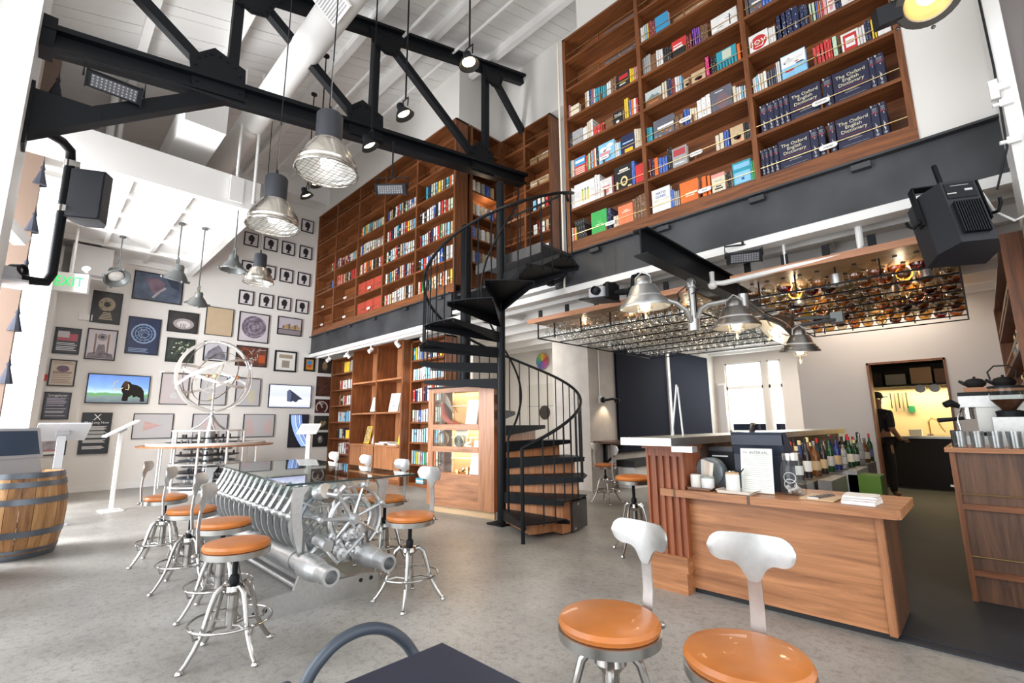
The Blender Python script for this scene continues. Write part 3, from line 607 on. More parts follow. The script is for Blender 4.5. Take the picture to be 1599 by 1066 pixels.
# --- left upper bookcase
LU = [-12.165, -11.04, -9.876, -8.705, -7.48, -6.275]
tagsl = [(-11.62, ZS[0] + .07, 'History'), (-11.62, ZS[1] + .07, 'Music'), (-10.4, ZS[0] + .07, 'Art'), (-10.4, ZS[1] + .07, 'Cities'), (-9.25, ZS[0] + .07, 'Time'), (-9.25, ZS[1] + .07, 'Records')]
case2 = bookcase('bookcase', 'long walnut bookcase on the upper level beside the picture wall', -12.19, -6.25, YM, LU, ZS, 6.775, .30, 3.445, tags=tagsl)
BAYL = ['first bay', 'second bay', 'third bay', 'fourth bay', 'fifth bay']
FILL = {(4, 0): (.04, .97, .25), (4, 1): (.04, .97, .25), (4, 2): (.05, .97, .26), (4, 3): (.05, .97, .26), (4, 4): (.2, .97, .25),
        (3, 0): (.04, .95, .25), (3, 1): (.04, .95, .25), (3, 2): (.05, .95, .26), (3, 3): (.05, .97, .25), (3, 4): (.05, .97, .24),
        (2, 2): (.05, .97, .24), (2, 3): (.05, .97, .24), (2, 4): (.05, .97, .22), (1, 2): (.04, .95, .24), (1, 3): (.05, .95, .22), (0, 2): (.75, .95, .2), (0, 3): (.8, .95, .2)}
STUFF[0] = 'upper'
for (b_, r_), (f0, f1, h) in FILL.items():
    a, b = LU[b_] + .03, LU[b_ + 1] - .03
    sh = Shelf('%s shelf, %s of long bookcase' % (FLOOR_ORD[r_], BAYL[b_]), 'books in the long upper bookcase', YM + .034, ZS[r_])
    x0, x1 = a + (b - a) * f0, a + (b - a) * f1
    n = max(2, int((x1 - x0) / .074))
    fill(sh, x0, x1, h, ('warm' if b_ in (1, 2) and r_ < 3 else 'pastel' if (b_ + r_) % 2 else 'mix', n), b_ * 5 + r_)
STUFF[0] = None
REDC = mat('red_box_cloth', (.42, .055, .03), .6, noise=(9, .1))
for r_ in (0, 1):
    for i, (p, q) in enumerate(((.03, .33), (.345, .65), (.665, .97))):
        a, b = LU[2] + .03, LU[3] - .03
        mb = MB(); x0, x1 = a + (b - a) * p, a + (b - a) * q; mb.box(x0, x1, YM + .035, YM + .22, ZS[r_], ZS[r_] + .27)
        tag(mb.build('archive_box', REDC), 'red archive box, %s from left on %s shelf of long bookcase' % (ORD[i], FLOOR_ORD[r_]), 'box', 'red archive boxes in the long bookcase')

# --- shelves in the recess on the landing: side case facing +X and back case facing -Y
def side_case():
    t = thing('bookcase', 'walnut shelves at the side of the landing recess, facing the stair', 'bookcase', (-6.37, 5.62, 3.445))
    mb = MB(); mb.box(-6.50, -6.23, 5.25, 5.29, 3.445, 6.775); mb.build('upright', WAL_Z, t); mb = MB(); mb.box(-6.50, -6.23, 5.98, 6.02, 3.445, 6.775); mb.build('upright', WAL_Z, t)
    mb = MB(); mb.box(-6.50, -6.49, 5.25, 6.02, 3.445, 6.775); mb.build('back_panel', WAL_Z, t)
    for z in ZS + [6.775]: mb = MB(); mb.box(-6.49, -6.235, 5.29, 5.98, z - .035, z); mb.build('shelf', WAL_Y, t)
    return t
side_case()
light('POINT', 'shelf_lamp', (-6.30, 5.7, 5.30), 3, WARM, .02)
back_case = bookcase('bookcase', 'walnut shelves across the back of the landing recess', -6.22, -4.95, 6.03, [-6.2, -5.6, -4.975], ZS, 6.775, .30, 3.445, back=True)
STUFF[0] = 'upper'
for r_ in range(6):
    sh = Shelf('%s shelf of landing recess back case' % FLOOR_ORD[r_], 'books in the landing recess', 6.07, ZS[r_])
    if r_ < 2: fill(sh, -6.1, -5.65, .24, ('mix', 7), r_); fill(sh, -5.5, -5.05, .22, ('light', 4), r_)
    elif r_ < 4: fill(sh, -5.45, -5.05, .2, ('pastel', 4), r_)
    else: book(-5.5, -5.05, 6.08, ZS[r_], .16, .12, 'box', True, sh.lab('tan box with black label'), sh.group)
STUFF[0] = None
for r_ in (1, 2, 3, 4):
    yb = 5.34
    for i in range(5):
        c = ['cream', 'grey', 'blue', 'tan', 'white'][(i + r_) % 5]
        o = book(0, .07, 0, ZS[r_], .22, .16, c, False, '%s book, %s from left on %s shelf of landing side case' % (COL[c][0], ORD[i], FLOOR_ORD[r_]), 'books in the landing side case')
        o.rotation_euler = (0, 0, PI / 2); o.location = (-6.33, yb + i * .12, ZS[r_] + .001)

mb_, mats_ = STUFFMB['upper']; tag(mb_.build('books', mats_), 'rows of small mixed books on the long upper and landing bookcases', 'books', None, 'stuff')
# --- lower bookcases
STUFF[0] = 'lower'
def lower(name, label, x0, x1, y, shelves, ztop, depth=.26):
    return bookcase(name, label, x0, x1, y, [x0 + .025, x1 - .025], shelves, ztop, depth, 0.0, (WAL_X, WAL_Z), rails=False)
SL = [.50, .87, 1.27, 1.68, 2.08, 2.50]
lc1 = lower('bookcase', 'narrow lower bookcase of books next to the picture wall', -12.12, -10.53, 5.45, [.06] + SL, 2.89)
lc3 = lower('bookcase', 'lower bookcase of books partly behind the spiral stair', -8.34, -7.14, 5.42, [.06, .42, .845, 1.24, 1.645, 2.075, 2.49], 2.89)
for r_, z in enumerate(SL):
    sh = Shelf('%s shelf of narrow lower bookcase' % FLOOR_ORD[r_], 'books in the narrow lower bookcase', 5.48, z)
    x0, x1 = -11.65, -10.6
    if r_ in (2, 4): fill(sh, x0, x0 + .4, .24, ('warm' if r_ == 4 else 'light', 5), r_); fill(sh, x0 + .45, x1, .25, ('light', 5), r_)
    elif r_ == 5: STUFF[0] = None; faceout(sh, x0 + .2, x0 + .48, .26, 'yellow'); faceout(sh, x0 + .55, x1 - .05, .28, 'grey'); STUFF[0] = 'lower'
    elif r_ == 3: fill(sh, x0, x1 - .1, .25, ('warm', 9), 2)
    elif r_ == 1: fill(sh, x0, x0 + .4, .25, ('mix', 6), 3); STUFF[0] = None; faceout(sh, x0 + .45, x1 - .1, .2, 'yellow'); STUFF[0] = 'lower'
    else: fill(sh, x0 + .1, x0 + .5, .26, ('white', 4), 3); fill(sh, x0 + .52, x0 + .8, .25, ('maroon', 3), 3)
for r_, z in enumerate([.06, .42, .845, 1.24, 1.645, 2.075, 2.49]):
    sh = Shelf('%s shelf of lower bookcase behind stair' % FLOOR_ORD[r_], 'books in the lower bookcase behind the stair', 5.45, z)
    STUFF[0] = 'lower' if r_ else None
    if r_ == 0:
        for i in range(3): book(-8.1, -7.85, 5.46, z + i * .032, .03, .17, ('sky', 'white', 'teal')[i], True, 'flat %s book in the small stack on bottom shelf behind the stair' % ('sky blue', 'white', 'teal')[i], 'flat stack on the bottom shelf')
        STUFF[0] = 'lower'; fill(sh, -7.6, -7.25, .22, ('mix', 5), 4)
    else: fill(sh, -8.27, -7.2, .25 if r_ % 2 else .27, (('mix', 'light', 'pastel', 'mix', 'light', 'mix')[r_ - 1], 14), r_)
mb_, mats_ = STUFFMB['lower']; tag(mb_.build('books', mats_), 'rows of mixed books on the two lower bookcases', 'books', None, 'stuff'); STUFF[0] = None
# centre display unit, proud of its neighbours
t = thing('display_shelving', 'wide walnut display shelving with open bays and cupboards below', 'shelving', (-9.44, 5.5, 0))
for nm, a, b, y0, y1, p, q, m in (('side_panel', -10.55, -10.51, 5.25, 5.8, .0, 2.9, WAL_Z), ('side_panel', -8.40, -8.35, 5.25, 5.8, .0, 2.9, WAL_Z), ('upright', -9.445, -9.40, 5.26, 5.75, .0, 2.9, WAL_Z), ('back_panel', -10.51, -8.4, 5.76, 5.78, .0, 2.9, CHERRY_Z), ('shelf', -10.51, -9.445, 5.26, 5.76, 2.12, 2.155, CHERRY_X), ('shelf', -9.40, -8.4, 5.26, 5.76, 2.12, 2.155, CHERRY_X), ('shelf', -10.51, -9.445, 5.26, 5.76, 1.42, 1.455, CHERRY_X), ('shelf', -9.40, -8.4, 5.26, 5.76, 1.42, 1.455, CHERRY_X), ('counter', -10.51, -8.4, 5.23, 5.76, .735, .77, CHERRY_X), ('cupboard_door', -10.51, -9.43, 5.26, 5.285, .1, .73, CHERRY_Z), ('cupboard_door', -9.415, -8.4, 5.26, 5.285, .1, .73, CHERRY_Z), ('kick_board', -10.51, -8.36, 5.28, 5.30, 0, .1, WAL_X), ('top_board', -10.55, -8.35, 5.25, 5.78, 2.9, 2.93, WAL_X)):
    mb = MB(); mb.box(a, b, y0, y1, p, q); mb.build(nm, m, t)
def leaner(name, label, cat, x, y, z, w_, h, m, fm=None, tilt=.22, rz=0.0, group=None):
    t = thing(name, label, cat, (x, y, z), rz, group)
    mx = RX(-tilt)
    mb = MB(); mb.box(-w_ / 2, w_ / 2, -.008, .008, 0.004, h, mx)
    if fm is not None:
        mb.build('frame', fm, t, True); mb = MB(); mb.box(-w_ / 2 + .02, w_ / 2 - .02, -.011, -.008, .025, h - .02, mx); mb.build('print', m, t, True)
    else: mb.build('card', m, t, True)
    mb = MB(); mb.box(-w_ / 6, w_ / 6, .0, .008, 0, h * .75, T(0, h * math.sin(tilt) + .07, 0) @ RX(.18)); mb.build('back_stay', fm or m, t, True)
    return t
leaner('framed_card', 'small black framed card in the left middle bay of the display shelving', 'picture', -9.68, 5.36, 1.456, .32, .37, PAPER, INK)
leaner('photo_card', 'pale photo card in the right middle bay of the display shelving', 'picture', -8.86, 5.36, 1.456, .26, .40, mat('photo_print', (.5, .48, .5), .4, noise=(12, .5)), PAPER, rz=.25)
leaner('photo_card', 'brown card at the right end of the middle bay', 'picture', -8.56, 5.42, 1.456, .22, .36, mat('brown_card', (.22, .11, .06), .5), rz=.5)
leaner('magazine', 'yellow magazine with collage cover on the display counter', 'magazine', -9.95, 5.36, .772, .27, .39, mat('collage_print', (.5, .35, .15), .5, noise=(18, .8)), mat('yellow_cover', (.8, .62, .04), .5), rz=-.1)
leaner('magazine', 'pale magazine beside the yellow magazine on the display counter', 'magazine', -9.62, 5.38, .772, .24, .36, mat('pale_print', (.7, .66, .6), .5, noise=(14, .3)))
leaner('magazine', 'small yellow book standing at the right end of display counter', 'book', -8.56, 5.36, .772, .17, .26, mat('yellow_cover', (.8, .62, .04), .5))
for i, (x, c, wd) in enumerate(((-9.25, 'white', .42), (-9.05, 'pale', .36), (-8.72, 'white', .3))):
    o = book(x - wd / 2, x + wd / 2, 5.27, .771 + (0.032 if i == 1 else 0), .03, .24, c, True, ('lower flat white book', 'pale flat book on top of the white one', 'flat white book nearest the right end')[i] + ' on display counter', 'flat books on the display counter')
# ================================================================ ROOF TRUSS
XT = -5.65
BT = lambda y: 4.786 + (y + .295) * .1618        # top of the lower chord
TT = lambda y: 6.845 + (y - 2.463) * .3045 - .02
tr = thing('roof_truss', 'black riveted steel roof truss crossing the room', 'truss', (XT, -.3, 4.5))
def beamYZ(mb, y0, z0, y1, z1, h, wd, x=XT):
    """flat bar in the truss plane, centred on the line"""
    d = Vector((0, y1 - y0, z1 - z0)); L = d.length; a = math.atan2(z1 - z0, y1 - y0)
    mb.box(-wd / 2, wd / 2, 0, L, -h / 2, h / 2, T(x, y0, z0) @ RX(a))
mb = MB(); beamYZ(mb, -.33, BT(-.33) - .03, 6.04, BT(6.04) - .03, .05, .26); beamYZ(mb, -.33, BT(-.33) - .11, 6.04, BT(6.04) - .11, .15, .10); beamYZ(mb, -.33, BT(-.33) - .19, 6.04, BT(6.04) - .19, .03, .2); mb.build('lower_chord', BLACK, tr)
mb = MB(); beamYZ(mb, -.3, TT(-.3) - .02, 6.04, TT(6.04) - .02, .04, .24); beamYZ(mb, -.3, TT(-.3) - .10, 6.04, TT(6.04) - .10, .14, .10); mb.build('upper_chord', BLACK, tr)
for y0, y1 in ((1.17, 1.17), (2.93, 2.93), (5.08, 5.08)):
    mb = MB(); beamYZ(mb, y0, BT(y0) - .1, y1, TT(y1) - .1, .105, .10); mb.build('post', BLACK, tr)
for a, b in ((-.9, 1.05), (1.3, 2.80), (3.05, 4.92), (5.2, 6.05)):
    za = TT(a) - .12 if a > -.5 else 6.75; zb = BT(b) if b < 6 else 6.72
    if a < -.5: a, za = 0.05, 5.73
    mb = MB(); beamYZ(mb, a, za, b, zb, .105, .10); mb.build('diagonal', BLACK, tr)
def gusset(poly, x=XT):
    mb = MB(); mb.prism(poly, .02, T(x + .06, 0, 0) @ Matrix(((0, 0, 1, 0), (1, 0, 0, 0), (0, 1, 0, 0), (0, 0, 0, 1)))); g = mb.build('gusset_plate', BLACK, tr)
    cx = sum(p[0] for p in poly) / len(poly); cy = sum(p[1] for p in poly) / len(poly)
    rv = MB()
    for i, p in enumerate(poly):
        q = poly[(i + 1) % len(poly)]
        for k in (.2, .5, .8): rv.box(-.012, .012, -.012, .012, 0, .012, T(XT + .08, cx + (p[0] + (q[0] - p[0]) * k - cx) * .8, cy + (p[1] + (q[1] - p[1]) * k - cy) * .8) @ RY(PI / 2))
    r = rv.build('rivets', BLACK, g); r['kind'] = 'stuff'
for y in (1.17, 2.93, 5.08):
    b = BT(y)
    gusset([(y - .36, b - .28), (y + .14, b - .22), (y + .12, b + .22), (y - .20, b + .32), (y - .42, b + .1)])
    t_ = TT(y); gusset([(y - .14, t_ - .12), (y + .42, t_ - .02), (y + .30, t_ - .36), (y + .12, t_ - .42), (y - .1, t_ - .34)])
# haunch brace down to the pier
mb = MB(); beamYZ(mb, .1, 4.10, 1.12, 4.86, .14, .14); mb.build('brace', BLACK, tr)
mb = MB(); mb.prism([(-.335, 4.14), (.14, 4.16), (.14, 4.04), (-.335, 3.68)], .16, T(XT - .08, 0, 0) @ Matrix(((0, 0, 1, 0), (1, 0, 0, 0), (0, 1, 0, 0), (0, 0, 0, 1)))); mb.box(XT - .1, XT + .1, -.36, -.31, 3.6, 4.2); mb.build('haunch_plate', BLACK, tr)
mb = MB(); mb.box(XT - .12, XT + .12, -.34, -.24, 4.55, 4.86); mb.build('bearing_bracket', BLACK, tr)
mb = MB(); mb.tube([(XT + .16, -.2, BT(-.2) - .3), (XT + .17, .6, BT(.6) - .27), (XT + .16, 1.4, BT(1.4) - .30), (XT + .17, 2.2, BT(2.2) - .27), (XT + .16, 3.0, BT(3) - .31), (XT + .15, 3.9, BT(3.9) - .27)], .012, 6); mb.build('cable', BLACKP, tr)
# duct
d = thing('air_duct', 'round white air duct running under the board ceiling', 'duct', (-5, 1.95, 5.95))
mb = MB(); mb.tube([(2.8, 1.95, 5.95), (-11.9, 1.95, 5.95)], .19, 24); mb.build('duct_pipe', WHITE2, d)
gr = MB(); gr.box(-.2, .2, -.16, .16, -.02, .012, T(-4.55, 1.82, 5.795) @ RX(-.65)); g = gr.build('grille', WHITE2, d)
sl = MB()
for i in range(9): sl.box(-.17, .17, -.004, .006, -.028, -.016, T(-4.55, 1.82, 5.795) @ RX(-.65) @ T(0, -.12 + i * .03, 0))
sl.build('louvre_slats', mat('grille_grey', (.45, .45, .47), .5), g)
mb = MB(); [mb.tube([(x_, 1.25, 5.7), (x_, 1.25, CZ(1.25) - .03)], .012, 6) for x_ in (-9.3, -7.5)]; mb.box(-9.6, -7.2, 1.0, 1.5, 5.3, 5.75); mb.box(-9.7, -9.55, .95, 1.55, 5.25, 5.8); o = mb.build('duct_box', CEILM); tag(o, 'boxed white duct between the truss and the street wall', 'duct')
mb = MB(); mb.tube([(-9.0, .35, 4.9), (-9.0, .35, 6.4)], .05, 10); mb.tube([(-9.12, .47, 4.9), (-9.12, .47, 6.4)], .035, 10); tag(mb.build('riser_pipe', WHITE2), 'pair of white riser pipes behind the left end of truss', 'pipe')

# ================================================================ HANGING LAMPS
REFL = mat('spun_reflector', (.66, .62, .56), .22, .95, noise=(3, .2))
REFLIN = mat('reflector_inside', (.80, .80, .78), .3, .6)
def high_bay(label, x, y, z, dia, ceil):
    t = thing('pendant_lamp', label, 'lamp', (x, y, z), 0, 'large ribbed pendant lamps')
    k = dia / .5; R_ = .25 * k
    prof = [(R_, 0), (R_ * 1.0, .015 * k)]
    for i in range(7):
        u = i / 6; r = R_ * (1 - .46 * u ** 1.55); zz = (.02 + .235 * u) * k; prof += [(r + .006 * k, zz), (r - .004 * k, zz + .018 * k)]
    prof += [(R_ * .48, .27 * k), (R_ * .42, .285 * k)]
    mb = MB(); mb.lathe(prof, 28, None, False); mb.build('reflector', REFL, t, True)
    inn = [(r - .008, zz) for r, zz in prof[1:]] ; mb = MB(); mb.lathe(inn, 28, None, False); mb.build('reflector_lining', REFLIN, t, True)
    mb = MB(); mb.lathe([(R_ * .44, .275 * k), (R_ * .44, .53 * k), (R_ * .40, .545 * k), (.001, .55 * k)], 24); mb.build('ballast_housing', mat('ballast_black', (.03, .032, .04), .5), t, True)
    mb = MB(); mb.tube([(R_ * 1.02 * math.cos(a * PI / 16), R_ * 1.02 * math.sin(a * PI / 16), -.002) for a in range(32)], .007 * k, 6, closed=True)
    rg = mb.build('wire_guard', CHROME, t, True)
    mb = MB()
    for i in range(-5, 6):
        u = R_ * i / 5.5; q = math.sqrt(max(0, R_ * R_ - u * u)); mb.tube([(u, -q, -.004), (u, 0, -.015 * k), (u, q, -.004)], .0022 * k, 4, False); mb.tube([(-q, u, -.004), (0, u, -.015 * k), (q, u, -.004)], .0022 * k, 4, False)
    w_ = mb.build('guard_mesh', CHROME, t, True); w_['kind'] = 'stuff'
    mb = MB(); mb.lathe([(.001, .03 * k), (.05 * k, .05 * k), (.06 * k, .12 * k), (.03 * k, .26 * k)], 12); mb.build('lamp_bulb', mat('frosted_bulb', (.9, .9, .88), .3, emit=((1, .95, .88), 1.6)), t, True)
    mb = MB(); mb.tube([(0, 0, .545 * k), (.02, 0, .59 * k), (0, 0, .63 * k), (-.02, 0, .59 * k), (0, 0, .55 * k)], .008, 6); mb.build('hook', BLACK, t, True)
    mb = MB(); mb.tube([(-.03, 0, .55 * k), (-.045, .01, .75), (0, 0, 1.1), (.015, 0, 1.9), (0, 0, ceil - z)], .006, 6); mb.build('cord', BLACKP, t, True)
    mb = MB(); mb.tube([(0, 0, .62 * k), (0.004, 0, ceil - z)], .003, 5); mb.build('suspension_wire', CHROME, t, True)
    return t
high_bay('largest ribbed silver pendant lamp hanging in front of the truss', -3.75, 1.545, 3.33, .50, CZ(1.55))
high_bay('ribbed silver pendant lamp hanging second highest, before the silhouettes', -4.68, 1.44, 3.10, .47, CZ(1.44))
high_bay('small ribbed pendant lamp hanging lowest, over the silhouettes', -7.72, 2.235, 3.37, .42, CZ(2.235))

def bell(mb, k=1.0, n=18):
    mb.lathe([(.03 * k, .17 * k), (.045 * k, .15 * k), (.05 * k, .10 * k), (.085 * k, .06 * k), (.12 * k, 0), (.114 * k, 0), (.08 * k, .055 * k), (.045 * k, .09 * k)], n, None, False)
def bell_spot(name, label, x, y, z, top, k, tilt, azim, lit=True, body=GUN, energy=14, ring=True):
    t = thing(name, label, 'lamp', (x, y, z), 0, 'small bell shaped hanging spotlights')
    mx = RZ(azim) @ RX(tilt)
    def mv(mb): mb.v = [tuple(mx @ Vector(p)) for p in mb.v]; return mb
    mb = MB(); bell(mb, k); mv(mb).build('bell_shade', body, t, True)
    mb = MB(); mb.lathe([(.001, .03 * k), (.05 * k, .028 * k), (.075 * k, .04 * k)], 14); mv(mb).build('lens', BULB if lit else REFLIN, t, True)
    if ring:
        mb = MB(); mb.tube([(.122 * k * math.cos(a * PI / 10), .122 * k * math.sin(a * PI / 10), 0) for a in range(20)], .009 * k, 6, closed=True)
        for a in range(4): mb.ball((.135 * k * math.cos(a * PI / 2), .135 * k * math.sin(a * PI / 2), 0), .016 * k, 6)
        mv(mb).build('clamp_ring', body, t, True)
    mb = MB(); mb.tube([(-.05 * k, 0, .12 * k), (-.055 * k, 0, .23 * k), (.055 * k, 0, .23 * k), (.05 * k, 0, .12 * k)], .008 * k, 6); mb.build('yoke', body, t, True)
    mb = MB(); mb.tube([(0, 0, .23 * k), (0, 0, top - z)], .010 if k > .9 else .008, 8); mb.lathe([(.05, 0), (.05, .02), (.02, .04)], 12, T(0, 0, top - z - .04)); mb.build('stem', body, t, True)
    if lit and energy:
        d_ = mx @ Vector((0, 0, -1)); p = Vector((x, y, z)) + d_ * .06 * k
        light('SPOT', name + '_beam', p, energy, WARM, .03, spot=95, target=p + d_)
    return t
bell_spot('entry_spotlight', 'grey bell spotlight nearest the exit sign, tilted away', -10.75, .80, 3.82, 4.63, 1.55, -.75, 2.0, False, energy=0)
bell_spot('entry_spotlight', 'grey bell spotlight hanging before the large top picture', -9.35, 1.44, 3.62, 4.63, 1.55, .35, 1.9, True, energy=25)
bell_spot('entry_spotlight', 'small lit grey bell spotlight hanging at the loft edge', -9.30, 1.77, 3.25, 4.63, 1.3, .5, 1.55, True, energy=25)
bell_spot('entry_spotlight', 'grey bell spotlight hanging left of the silhouettes, unlit', -8.00, 1.94, 3.58, 4.63, 1.45, .0, 0, False, energy=0)
for x, y, z, top, lab, tl, az in ((-4.30, 2.63, 4.68, 6.9, 'black ceiling spotlight hanging between two truss posts', .45, -.5), (-3.413, 2.843, 4.94, 7.15, 'black ceiling spotlight hanging highest, in front of upper chord', .2, -.9),
                         (-4.95, 2.56, 4.55, 6.9, 'black ceiling spotlight just under the lower truss chord', .5, -.4), (-7.6, 2.83, 4.96, 6.9, 'black ceiling spotlight over the left end of long bookcase', .45, -.2), (-6.6, 2.6, 4.7, 6.9, 'black ceiling spotlight partly behind the largest pendant', .4, -.3)):
    bell_spot('ceiling_spotlight', lab, x, y, z, top, .95, tl, az, True, BLACK, 26, False)

def flood(name, label, loc, rz, tilt, stem=None, k=1.0):
    t = thing(name, label, 'floodlight', loc, rz, 'black finned LED floodlights')
    mx = RX(tilt)
    def mv(mb): mb.v = [tuple(mx @ Vector(p)) for p in mb.v]; return mb
    mb = MB(); mb.box(-.2 * k, .2 * k, -.07 * k, .05 * k, -.07 * k, .07 * k); mb.box(-.21 * k, -.2 * k, -.08 * k, .06 * k, -.08 * k, .08 * k); mb.box(.2 * k, .21 * k, -.08 * k, .06 * k, -.08 * k, .08 * k)
    for i in range(9): mb.box((-.18 + i * .045) * k - .004, (-.18 + i * .045) * k + .004, .05 * k, .09 * k, -.06 * k, .06 * k)
    mv(mb).build('housing', BLACKP, t, True)
    mb = MB(); mb.box(-.17 * k, .17 * k, -.075 * k, -.07 * k, -.055 * k, .055 * k); mv(mb).build('lens_panel', mat('led_panel', (.10, .10, .11), .4), t, True)
    mb = MB()
    for r in range(4):
        for i in range(11): mb.ball(((-.155 + i * .031) * k, -.078 * k, (-.04 + r * .027) * k), .009 * k, 6)
    q = mv(mb).build('led_lenses', mat('led_lens', (.32, .32, .34), .2), t, True); q['kind'] = 'stuff'
    mb = MB(); mb.tube([(-.225 * k, 0, 0), (-.225 * k, 0, .17 * k), (.225 * k, 0, .17 * k), (.225 * k, 0, 0)], .009, 6)
    if stem: mb.tube([(0, 0, .17 * k), (0, 0, stem)], .012, 8)
    mb.build('yoke_bracket', BLACKP, t, True)
    return t
flood('floodlight', 'black LED floodlight hanging under the left end of truss', (-5.55, .20, 4.42), PI / 2, .7, None, 1.0)
flood('floodlight', 'black LED floodlight hanging before the long upper bookcase', (-5.45, 3.16, 4.41), .75, .55, .72, 1.0)
flood('floodlight', 'black LED floodlight under the steel channel by the I-beam', (-1.52, 4.85, 2.82), .45, .5, .16, .75)

def loudspeaker(label, loc, rot, w_, d_, h, grp='black loudspeakers', back=False):
    t = thing('loudspeaker', label, 'loudspeaker', loc, 0, grp); t.rotation_euler = rot
    mb = MB(); pf = [(-w_ / 2, -d_ / 2), (w_ / 2, -d_ / 2), (w_ / 2, 0.02), (w_ * .28, d_ / 2), (-w_ * .28, d_ / 2), (-w_ / 2, 0.02)]
    mb.prism(pf, h, T(0, 0, 0)); mb.build('cabinet', mat('speaker_black', (.014, .016, .022), .5, bump=(200, .1)), t, True)
    mb = MB(); mb.prism(rrect(w_ * .92, h * .95, .02, 3, 0, h / 2), .012, T(0, -d_ / 2, 0) @ UPRIGHT); mb.build('front_grille', mat('speaker_grille', (.022, .026, .035), .6, bump=(300, .4)), t, True)
    mb = MB()
    for i in range(11): mb.box(-w_ * .2 + i * w_ * .04 - .003, -w_ * .2 + i * w_ * .04 + .003, d_ / 2, d_ / 2 + .03, h * .12, h * .62)
    q = mb.build('heat_sink_fins', BLACKP, t, True)
    mb = MB(); mb.box(-w_ * .24, w_ * .24, d_ / 2, d_ / 2 + .006, h * .70, h * .95)
    p = mb.build('connector_panel', BLACKP, t, True)
    mb = MB(); mb.box(-.06, -.02, d_ / 2 + .006, d_ / 2 + .012, h * .8, h * .83); mb.box(.03, .08, d_ / 2 + .006, d_ / 2 + .01, h * .77, h * .785); mb.box(-.05, .05, d_ / 2 + .006, d_ / 2 + .009, h * .90, h * .905); mb.build('socket', mat('silver_print', (.6, .6, .6), .4), p, True)
    return t
sp = loudspeaker('large black loudspeaker hanging by a yoke at the right pier', (.05, 4.33, 2.20), (math.radians(15), 0, math.radians(207)), .34, .31, .50); sp.location.z = 2.30
mb = MB(); mb.box(-.195, -.185, -.03, .03, .25, .58); mb.box(.185, .195, -.03, .03, .25, .58); mb.box(-.195, .195, -.03, .03, .57, .58); mb.box(-.012, .012, -.012, .012, .58, .78); mb.build('yoke_bracket', BLACK, sp, True)
mb = MB(); mb.tube([(-.19, 0, .30), (-.22, .05, .28), (-.23, .08, .32), (-.23, .09, .36)], .011, 8); mb.build('clamp_handle', BLACK, sp, True)
mb = MB(); mb.tube([(.19, 0, .30), (.22, -.05, .28), (.23, -.08, .32), (.23, -.09, .36)], .011, 8); mb.build('clamp_handle', BLACK, sp, True)
sp2 = loudspeaker('black loudspeaker strapped to a black pole by the left street wall', (-6.50, .19, 3.33), (0, 0, math.radians(62)), .30, .26, .54)
t = thing('speaker_pole', 'black bent steel pole bracket on the left pier', 'pole', (-6.5, -.1, 2.7))
mb = MB(); mb.tube([(-6.05, -.29, 4.02), (-6.35, -.10, 4.08), (-6.47, -.03, 4.06), (-6.5, -.02, 3.98), (-6.5, -.02, 2.72), (-6.46, -.05, 2.62), (-6.40, -.16, 2.60), (-6.36, -.28, 2.60)], .042, 12); mb.build('pole_tube', BLACK, t)
mb = MB()
for z in (3.42, 3.92): mb.lathe([(.052, z - .035), (.052, z + .035)], 14, T(-6.5, -.02, 0)); mb.box(-6.5, -6.44, -.02, .06, z - .03, z + .03)
mb.build('clamp', CHROME, t)
t = thing('security_camera', 'grey dome camera on the shelf bracket at the far left', 'camera', (-6.33, -.30, 2.55))
mb = MB(); mb.prism([(-.17, -.16), (.17, -.16), (.2, .14), (-.2, .14)], .02, T(-6.33, -.30, 2.52)); mb.build('shelf_plate', mat('grey_plate', (.45, .45, .47), .4, .5), t)
mb = MB(); mb.prism(rrect(.22, .17, .05, 4), .13, T(-6.33, -.30, 2.54)); mb.build('camera_body', mat('silver_grey_plastic', (.42, .42, .44), .4), t)
lx = T(-6.28, -.24, 2.66) @ RZ(math.radians(50)) @ RY(math.radians(90)); mb = MB(); mb.lathe([(.055, -.06), (.055, .04), (.04, .05), (.038, .02), (.001, .015)], 16, lx); mb.build('lens', BLACKP, t)
t = thing('wall_camera', 'white bullet camera on the brown post', 'camera', (-7.2, -.36, 3.3))
mb = MB(); mb.box(-.06, .06, -.16, .16, -.06, .06, T(-7.2, -.38, 3.3) @ RZ(.9) @ RX(-.5)); mb.build('camera_housing', WHITE2, t); mb = MB(); mb.tube([(-7.2, -.4, 3.3), (-7.3, -.6, 3.25)], .02, 8); mb.build('bracket', WHITE2, t)
for i in range(7):
    mb = MB(); mb.lathe([(.004, .34), (.02, .26), (.03, .22), (.022, .2), (.07, .0), (.001, .0)], 10, T(-8.02, -.26, 1.7 + i * .62)); tag(mb.build('tassel', mat('dark_tassel', (.02, .022, .035), .8)), 'dark tassel on the brown post, %s from bottom' % ORD[i], 'tassel', 'dark tassels down the brown post')
